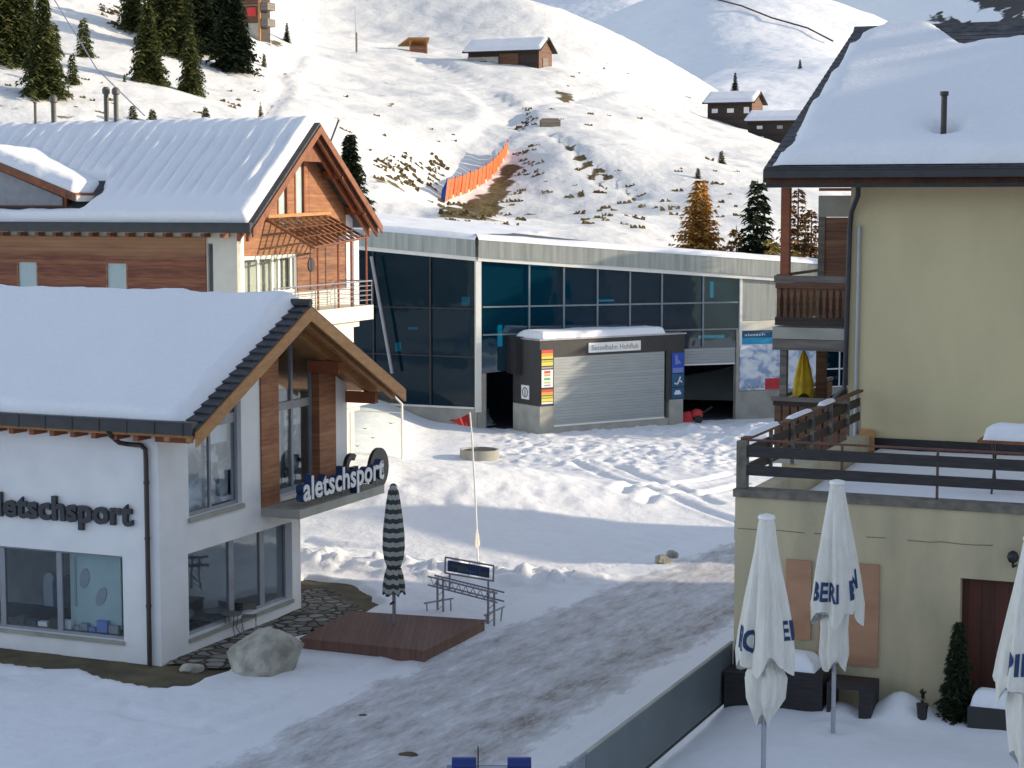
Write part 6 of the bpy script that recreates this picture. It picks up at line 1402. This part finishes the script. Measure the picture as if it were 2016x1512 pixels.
# truss gate with advertising banner
gA, gB = G(867, 1206), G(967, 1233); gd = (gB - gA).normalized(); gl = (gB - gA).length; gp = Vector((gd.y, -gd.x, 0))
tg = root('truss_gate', 'grey steel truss gate carrying a tilted dark blue banner board behind the deck', 'truss gate', gA)
def gq(a, n, z): return gA + gd * a + gp * n + K * z
zb0 = D(867, 1155, gA.y).z; zb1 = D(867, 1138, gA.y).z
for a in (0, gl):
    b_ = MB()
    for da in (-0.13, 0.13): b_.tube([gq(a + da, 0, -0.05), gq(a + da, 0, zb1)], 0.036, 6)
    for k_ in range(5):
        z0 = 0.05 + k_ * 0.2; b_.tube([gq(a - 0.13, 0, z0), gq(a + 0.13, 0, z0 + 0.2)], 0.010, 5)
    b_.build('leg', M['steel'], tg)
b_ = MB()
for z in (zb0, zb1):
    for n_ in (-0.12, 0.12): b_.tube([gq(-0.4, n_, z), gq(gl + 0.4, n_, z)], 0.026, 6)
k_ = -0.3; up_ = 0
while k_ < gl + 0.25:
    b_.tube([gq(k_, 0.12, zb0 if up_ else zb1), gq(k_ + 0.16, 0.12, zb1 if up_ else zb0)], 0.011, 5); b_.tube([gq(k_, -0.12, zb1), gq(k_ + 0.16, 0.12, zb1)], 0.011, 5); k_ += 0.16; up_ = 1 - up_
b_.build('truss_beam', M['steel'], tg)
s0 = D(876, 1128, gA.y); s1 = D(971, 1144, gB.y); t0 = D(877, 1097, gA.y); t1 = D(972, 1114, gB.y)
b_ = MB(); b_.tube([s0, s1], 0.028, 6); b_.tube([t0, t1], 0.028, 6); b_.tube([s0, t0], 0.028, 6); b_.tube([s1, t1], 0.028, 6); b_.tube([s0.lerp(s1, .5), t0.lerp(t1, .5)], 0.012, 5)
for f in (0.1, 0.9): b_.tube([s0.lerp(s1, f), s0.lerp(s1, f) - K * 0.45], 0.03, 6)
bf = b_.build('banner_frame', M['steel'], tg)
i0, i1, j0, j1 = s0.lerp(s1, .06).lerp(t0.lerp(t1, .06), .16), s0.lerp(s1, .92).lerp(t0.lerp(t1, .92), .16), s0.lerp(s1, .06).lerp(t0.lerp(t1, .06), .84), s0.lerp(s1, .92).lerp(t0.lerp(t1, .92), .84)
bn = MB().prism([i0, i1, j1, j0], gp * 0.012).build('banner', M['navy'], tg)
fr0 = Fr(Vector((i0.x, i0.y, 0)), (i1 - i0).normalized(), gp)
def bb_(qx, qy, qz, x0=0.03, x1=0.97, y0=0.12, y1=0.5): return i0.lerp(i1, x0 + (x1 - x0) * qx).lerp(j0.lerp(j1, x0 + (x1 - x0) * qx), y0 + (y1 - y0) * qy) + gp * (0.014 + 0.003 * qz)
text("aletschsport", flat('banner_print', (0.10, 0.22, 0.36)), fr0, 0, 0, 1, 1, parent=bn, name='banner_lettering', bend=lambda a, b2_, c2: bb_(a, b2_, c2, 0.25, 0.72))
text("Rent", flat('banner_print_olive', (0.12, 0.12, 0.05)), fr0, 0, 0, 1, 1, parent=bn, name='banner_lettering', bend=lambda a, b2_, c2: bb_(a, b2_, c2, 0.76, 0.95, 0.15, 0.6))
MB().prism([bb_(0, 0, 0, 0.08, 0.5, 0.45, 0.7), bb_(1, 0, 0, 0.08, 0.5, 0.45, 0.7), bb_(1, 1, 0, 0.08, 0.5, 0.45, 0.7), bb_(0, 1, 0, 0.08, 0.5, 0.45, 0.7)], gp * 0.003).build('banner_strip', flat('strip_olive', (0.07, 0.08, 0.04)), bn)
# low hoop rails beside the gate
def hoop(label, pts_px, legs):
    q = [G(*legs[0])]; r_ = root('ski_rail', label, 'rail', q[0], 'low ski leaning rails beside the truss gate')
    ends = []
    for (lx, ly), (tx_, ty_) in zip(legs, pts_px):
        b0 = G(lx, ly); t_ = D(tx_, ty_, b0.y); ends.append(t_)
        MB().tube([b0 - K * 0.05, t_], 0.022, 6).build('leg', M['steel'], r_)
    d_ = (ends[-1] - ends[0]); MB().tube([ends[0] - d_ * 0.12, ends[-1] + d_ * 0.12], 0.026, 6).build('top_bar', M['steel'], r_)
hoop('low grey steel rail left of the truss gate, behind the deck', [(840, 1187), (887, 1179)], [(841, 1207), (888, 1206)])
hoop('low grey steel rail right of the truss gate, tilted over the snow', [(957, 1210), (989, 1196)], [(957, 1232), (985, 1225)])
# flagpole with red pennant
pb = G(941, 1112); pb.z = ghp(pb.x, pb.y)
fpo = root('flagpole', 'thin white flagpole with a small red pennant, rising behind the truss gate', 'flagpole', pb)
pp = [pb, D(940, 1075, pb.y), D(935, 960, pb.y), D(929, 860, pb.y), D(925, 812, pb.y)]
MB().tube(pp, 0.032, 8, 0.026).build('pole', M['sign_white'], fpo)
t_ = [D(924, 814, pb.y), D(884, 827, pb.y), D(906, 834, pb.y), D(926, 840, pb.y)]
fxx, fzz = np.meshgrid(np.linspace(0, 1, 14), np.linspace(0, 1, 8), indexing='ij')
b_ = MB(); P_ = []
for i in range(14):
    for j in range(8):
        f, g = i / 13, j / 7; a = t_[0].lerp(t_[1], f); b2_ = t_[3].lerp(t_[1], f); p = a.lerp(b2_, g); P_.append(p + Vector((0, 0.06 * math.sin(f * 9 + g), -0.04 * math.sin(f * math.pi))))
b_.add(P_, [(i * 8 + j, i * 8 + j + 1, (i + 1) * 8 + j + 1, (i + 1) * 8 + j) for i in range(13) for j in range(7)])
b_.build('pennant', M['red'], fpo)
b_ = MB(); q = D(938, 1062, pb.y); b_.lathe(q - K * 0.3, [(0.03, 0), (0.09, 0.12), (0.07, 0.4), (0.03, 0.62)], 10, lambda r, z, t, i: (r * (1 + 0.3 * math.cos(3 * t)), z)); b_.build('furled_cloth', M['parasol'], fpo, smooth=60)
# concrete planter ring
c = G(944, 906); c.z = ghp(c.x, c.y) - 0.1
r_ = root('planter_ring', 'round bare concrete planter ring standing in the snow behind the mound', 'planter', c)
zt_ = D(944, 889, c.y - 0.8).z - c.z
b_ = MB(); b_.lathe(c, [(0.88, -0.3), (0.88, zt_), (0.80, zt_ + 0.005), (0.80, zt_ - 0.08)], 40); b_.build('ring', M['concrete'], r_, smooth=40)
b_ = MB(); b_.lathe(c, [(0.797, 0), (0.797, zt_ - 0.06), (0.4, zt_ - 0.04)], 30); b_.build('soil', M['soil'], r_)
# boulders
def boulder(label, c, sx, sy, sz, seed, rot=0.0, name='boulder', mat='rock', cap=None):
    import bmesh
    bm_ = bmesh.new(); bmesh.ops.create_icosphere(bm_, subdivisions=4, radius=1)
    rg = random.Random(seed); pl_ = []
    for _ in range(11):
        v = Vector((rg.gauss(0, 1), rg.gauss(0, 1), rg.gauss(0, 1))).normalized(); pl_.append((v, rg.uniform(0.66, 0.95)))
    for v in bm_.verts:
        for n_, d_ in pl_:
            e = v.co.dot(n_) - d_
            if e > 0: v.co -= n_ * e * 0.92
    co = np.array([v.co[:] for v in bm_.verts]); nz_ = fbm(co[:, 0] * 2.2 + seed, co[:, 1] * 2.2 + co[:, 2] * 1.7, 4, seed)
    cr_, sr_ = math.cos(rot), math.sin(rot)
    for v, q in zip(bm_.verts, nz_):
        v.co *= 1 + 0.13 * q; x, y, z = v.co.x * sx, v.co.y * sy, v.co.z * sz; v.co = Vector((x * cr_ - z * sr_, y, x * sr_ + z * cr_))
    me = bpy.data.meshes.new(name); bm_.to_mesh(me); bm_.free(); me.materials.append(M[mat]); me.polygons.foreach_set('use_smooth', [True] * len(me.polygons)); me.set_sharp_from_angle(angle=math.radians(22))
    o = bpy.data.objects.new(name, me); COL.objects.link(o); o.location = c; BASE[o.name] = Vector(c)
    props(o, label, 'rock'); return o
c = G(520, 1335); c.z = 0.42
bo = boulder('big grey-green boulder with a dab of snow, at the corner of the flagstones', c + Vector((-0.02, 0.55, 0.05)), 1.0, 0.75, 0.72, 5, 0.35)
snow_sheet('snow_dab', c + Vector((0.12, 0.3, 0.66)), Vector((0.28, 0, 0)), Vector((0, 0.3, 0)), K, 0.06, None, 0.04, 0.12, 0.2, 5, label='small dab of snow on top of the big boulder', cat='snow') if False else None
c = G(378, 1322); c.z = 0.06; boulder('small pale flat rock lying on bare earth near the shop corner', c, 0.30, 0.22, 0.16, 8, name='rock')
for q, s_, lb, sd in (((1304, 1113), 0.30, 'snow-dusted pale rock at the end of the plough bank, left of the pair', 12), ((1322, 1104), 0.27, 'brown rock at the end of the plough bank, right of the pair', 13)):
    c = G(*q); c.z = ghp(c.x, c.y) + 0.06; boulder(lb, c, s_, s_ * 0.8, s_ * 0.7, sd, name='rock')
for q, s_, lb, sd in (((714, 1410), 0.10, 'small brown clod on the snow left of the road', 21), ((804, 1486), 0.20, 'flat dark brown clod lying on the road near the bottom edge', 22)):
    c = G(*q); c.z = ghp(c.x, c.y) + 0.01; boulder(lb, c, s_, s_ * 0.7, s_ * 0.35, sd, name='clod', mat='earth')
# bistro table in front of the shop window, with a chair behind it
zt0 = 0.06; tb_ = G(456, 1252, zt0); hgt = D(456, 1207, tb_.y).z
r_ = root('bistro_table', 'small round iron bistro table on the flagstones by the shop window', 'table', tb_)
b_ = MB(); b_.lathe(tb_ - K * zt0, [(0.29, hgt - 0.03), (0.30, hgt - 0.01), (0.29, hgt)], 24); b_.build('tabletop', plain('dull_iron', (0.16, 0.15, 0.14), (0.11, 0.10, 0.10), 0.6), r_)
for k_ in range(4):
    t = k_ * math.pi / 2 + 0.5; d_ = Vector((math.cos(t), math.sin(t), 0)); MB().tube([tb_ + d_ * 0.27, tb_ + d_ * 0.13 + K * 0.22, tb_ + d_ * 0.2 + K * (hgt - zt0 - 0.03)], 0.011, 5).build('leg', M['black'], r_)
cc = tb_ + Vector((0.42, 0.35, 0)); r_ = root('bistro_chair', 'thin-legged folding chair half hidden behind the round bistro table', 'chair', cc)
for sx_ in (-0.18, 0.18):
    MB().tube([cc + Vector((sx_, -0.2, 0)), cc + Vector((sx_, 0.15, 0.45))], 0.011, 5).build('leg', M['steel'], r_); MB().tube([cc + Vector((sx_, 0.2, 0)), cc + Vector((sx_, -0.1, 0.45))], 0.011, 5).build('leg', M['steel'], r_)
MB().cb(cc + K * 0.45, 0.38, 0.34, 0.02).build('seat', M['grey_wood'], r_); b_ = MB(); b_.bx(cc + Vector((-0.18, 0.18, 0.6)), Vector((0.36, 0, 0)), Vector((0, 0.02, 0)), K * 0.16); b_.build('backrest', M['grey_wood'], r_)
# blue vehicle at the bottom edge (only its roof reaches the picture)
vc = G(958, 1512, 1.9); vz = ghp(vc.x, vc.y); vy = vc.y
r_ = root('snow_vehicle', 'blue utility vehicle with two rounded roof pods and an aerial, cut by the bottom edge', 'vehicle', Vector((vc.x, vy, vz)))
vo = Vector((vc.x, vy, 0)); sx = vy / F
wv_ = 92 * sx
b_ = MB(); b_.prism([vo + Vector((-wv_, 0.3, 0.5)), vo + Vector((-wv_, 0.3, 1.2)), vo + Vector((-wv_ * 0.88, 0.3, 1.86)), vo + Vector((wv_ * 0.88, 0.3, 1.86)), vo + Vector((wv_, 0.3, 1.2)), vo + Vector((wv_, 0.3, 0.5))], Vector((0, -2.2, 0))); b_.build('cab', M['blue'], r_)
b_ = MB(); b_.prism([vo + Vector((-wv_ * 0.8, -1.92, 1.15)), vo + Vector((wv_ * 0.8, -1.92, 1.15)), vo + Vector((wv_ * 0.75, -1.92, 1.7)), vo + Vector((-wv_ * 0.75, -1.92, 1.7))], Vector((0, -0.02, 0))); b_.build('windscreen', M['black'], r_)
MB().bx(vo + Vector((-wv_ * 0.35, -1.0, 1.862)), Vector((wv_ * 0.8, 0, 0)), Vector((0, 1.1, 0)), K * 0.04).build('roof_hatch', M['steel'], r_)
for xa, xb in ((888, 937), (1000, 1048)):
    x0, x1 = (xa - 958) * sx, (xb - 958) * sx; b_ = MB(); b_.tube([vo + Vector((x0, 0.05, 1.92)), vo + Vector((x0 + 0.04, 0.05, 1.92)), vo + Vector((x1 - 0.04, 0.05, 1.92)), vo + Vector((x1, 0.05, 1.92))], 0.155, 16); b_.build('roof_pod', M['blue'], r_, smooth=40)
MB().tube([vo + Vector((-0.145, 0.0, 1.87)), vo + Vector((-0.145, 0.0, 2.28))], 0.012, 6).build('aerial', M['black'], r_)
for xx_ in (-wv_ - 0.05, wv_ - 0.02): MB().bx(vo + Vector((xx_, -1.6, 1.55)), Vector((0.1, 0, 0)), Vector((0, 0.1, 0)), K * 0.22).build('mirror', M['black'], r_)
for xx_ in (-wv_ * 0.95, wv_ * 0.55):
    MB().bx(vo + Vector((xx_, -2.3, 0.05)), Vector((wv_ * 0.4, 0, 0)), Vector((0, 2.8, 0)), K * 0.44).build('track', M['black'], r_)

# ================================================================== UNSEEN BLOCKS, HOUSE AND TREES ADDED TO CAST SHADOWS INTO THE FRAME
def block(name, label, cat, x0, x1, y0, y1, za, zb, mat='cream'):
    r_ = root(name, label, cat, ((x0 + x1) / 2, (y0 + y1) / 2, 0))
    b_ = MB(); b_.prism([(x0, y0, -1), (x0, y0, za), (x0, y1, zb), (x0, y1, -1)], Vector((x1 - x0, 0, 0))); b_.build('wall', M[mat], r_)  # walls of the added unseen block
    b_ = MB(); b_.prism([(x0 - .5, y0 - .3, za + .02), (x0 - .5, y1 + .3, zb + .02), (x0 - .5, y1 + .3, zb + .35), (x0 - .5, y0 - .3, za + .35)], Vector((x1 - x0 + 1, 0, 0))); b_.build('roof', M['tile'], r_)  # roof of the added unseen block
    for i in range(int((y1 - y0) / 3.2)):
        for j in range(int((min(za, zb) - 1.5) / 3)):
            MB().bx((x0 - 0.03, y0 + 1 + i * 3.2, 1.2 + j * 3.0), (0.025, 0, 0), (0, 1.3, 0), (0, 0, 1.4)).build('window', M['glass_dark'], r_)  # windows of the added unseen block
    return r_
block('shadow_block', 'tall unseen cream block added to shade the foreground, beyond the right edge of the picture', 'shadow block', 46, 58, 4, 46.0, 24.2, 24.2)  # unseen block added to keep hotel, terrace and street in shade
block('shadow_block', 'taller unseen block added to shade the shop roof, beyond the right edge', 'shadow block', 46, 58, 46.7, 56.3, 26.6, 26.6)  # unseen higher block, added to reach the shop roof with its shadow
block('unseen_house', 'unseen house shaped to cast the wedge shadow, beyond the right edge', 'house', 33, 42, 59.4, 65.5, 8.4, 11.2, 'larch_wood_dark')  # unseen house, roof slope set to give the wedge shadow on the mound
GN_ = 'unseen tall trees added to dapple the hotel roof, beyond the right edge'
for k_, (x, y, h) in enumerate(((41, 33, 26.0), (42, 37.5, 27.5), (41, 40.2, 25.5), (42, 43.5, 27.2), (41.5, 46.5, 28.0))):
    tree('open', 0, h, loc=(x, y, 0.1), label='tall dark unseen open-branched spruce added to dapple the hotel roof, beyond the right edge', group=GN_, w=0.75)  # unseen trees added for broken shade on the hotel roof
for k_, (x, y, h) in enumerate(((30, 96.4, 15.5), (31, 101.5, 13.5), (30.5, 105.0, 12.0))):
    tree('spruce', 0, h, loc=(x, y, 0.3), label='unseen green spruce added to shade the kiosk shutter, beyond the right edge', group='unseen spruces added behind the hotel', w=1.8 if k_ == 0 else 1.2)  # unseen trees added to shade kiosk shutter and station panels

# dark snow fence running across the far slope
q = []
for x, y in ((1400, 2), (1460, 18), (1520, 42), (1590, 62), (1640, 88)):
    r = ray(x, y); yy = 360.0
    while yy < 790:
        p = C0 + r * (yy / r.y)
        if p.z < float(_far(np.array(p.x), np.array(p.y))): break
        yy += 1.0
    q.append(p + K * 0.9)
MB().tube(q, 0.22, 5).build('snow_fence', M['old_wood'], loc=q[3], label='thin dark snow fence line crossing the far sunlit slope', cat='fence')

# dry grass and heather tufts sticking out of the snow on the slope (uncountable)
rt = random.Random(17); tb_ = MB()
def tuft(px, py, w_):
    p = hit(px, py)
    if p.y > 300: return
    for k_ in range(rt.randint(4, 8)):
        a = rt.uniform(-1, 1) * w_; bb2 = rt.uniform(-0.5, 0.5) * w_ * 0.5; h = rt.uniform(0.15, 0.42) * (0.5 + w_); l = rt.uniform(0.12, 0.3) * (0.4 + w_)
        o_ = Vector((p.x + a, p.y + bb2, 0)); o_.z = float(bil(HZ, o_.x, o_.y)) - 0.06; tx_ = rt.uniform(-0.2, 0.2)
        tb_.add([o_ + Vector((-l, 0, 0)), o_ + Vector((l, 0.05, 0)), o_ + Vector((l * 0.6 + tx_, 0.1, h * 0.8)), o_ + Vector((tx_ - l * 0.3, 0.08, h))], [(0, 1, 2, 3)])
def patch(n, x0, x1, y0, y1, w0=0.15, w1=0.7):
    for _ in range(int(n * 0.42)): tuft(rt.uniform(x0, x1), rt.uniform(y0, y1), rt.uniform(w0, w1) ** 1.3 * 0.72)
patch(75, 1010, 1340, 330, 455); patch(40, 1060, 1340, 380, 450, 0.3, 0.9); patch(45, 1300, 1500, 300, 440); patch(45, 1010, 1070, 290, 350, 0.3, 0.8)
patch(32, 620, 900, 150, 330, 0.1, 0.5); patch(110, 740, 870, 305, 372, 0.3, 0.9); patch(80, 850, 1010, 400, 450, 0.3, 0.9); patch(30, 380, 600, 130, 225, 0.2, 0.6)
patch(60, 190, 300, 0, 62, 0.4, 1.0); patch(30, 1060, 1300, 130, 260, 0.1, 0.5); patch(25, 0, 240, 150, 225, 0.1, 0.5); patch(26, 1020, 1060, 215, 265, 0.3, 0.8)
tb_.build('grass_tufts', leafmat('dry_grass', (0.06, 0.045, 0.02), (0.20, 0.15, 0.06)), kind='stuff')

# goods standing behind the shop window
rg_ = random.Random(11); a_ = -4.6
while a_ < -1.5:
    w_ = rg_.uniform(0.14, 0.32); h_ = rg_.uniform(0.10, 0.30)
    MB().fb(SF, a_, a_ + w_, -0.40 - rg_.uniform(0, 0.1), -0.28, 0.62, 0.62 + h_).build('display_box', M[rg_.choice(['p_white', 'p_grey', 'p_teal', 'anthracite', 'grey_frame', 'p_ltblue'])], wf)
    a_ += w_ + rg_.uniform(0.02, 0.12)
MB().fb(SF, -5.9, -1.15, -0.9, -0.25, 0.55, 0.615).build('display_shelf', M['grey_wood'], wf)
for a_, h_, m_ in ((-4.5, 1.5, 'p_grey'), (-4.2, 1.35, 'navy'), (-3.9, 1.45, 'anthracite'), (-3.55, 1.4, 'p_teal')):
    MB().prism([SF.P(a_, -1.3, 0.9), SF.P(a_ + 0.34, -1.3, 0.9), SF.P(a_ + 0.36, -1.3, 0.9 + h_ * 0.5), SF.P(a_ + 0.24, -1.3, 0.9 + h_ * 0.6), SF.P(a_ + 0.1, -1.3, 0.9 + h_ * 0.6), SF.P(a_ - 0.02, -1.3, 0.9 + h_ * 0.5)], SF.N * -0.12).build('display_jacket', M[m_], wf)
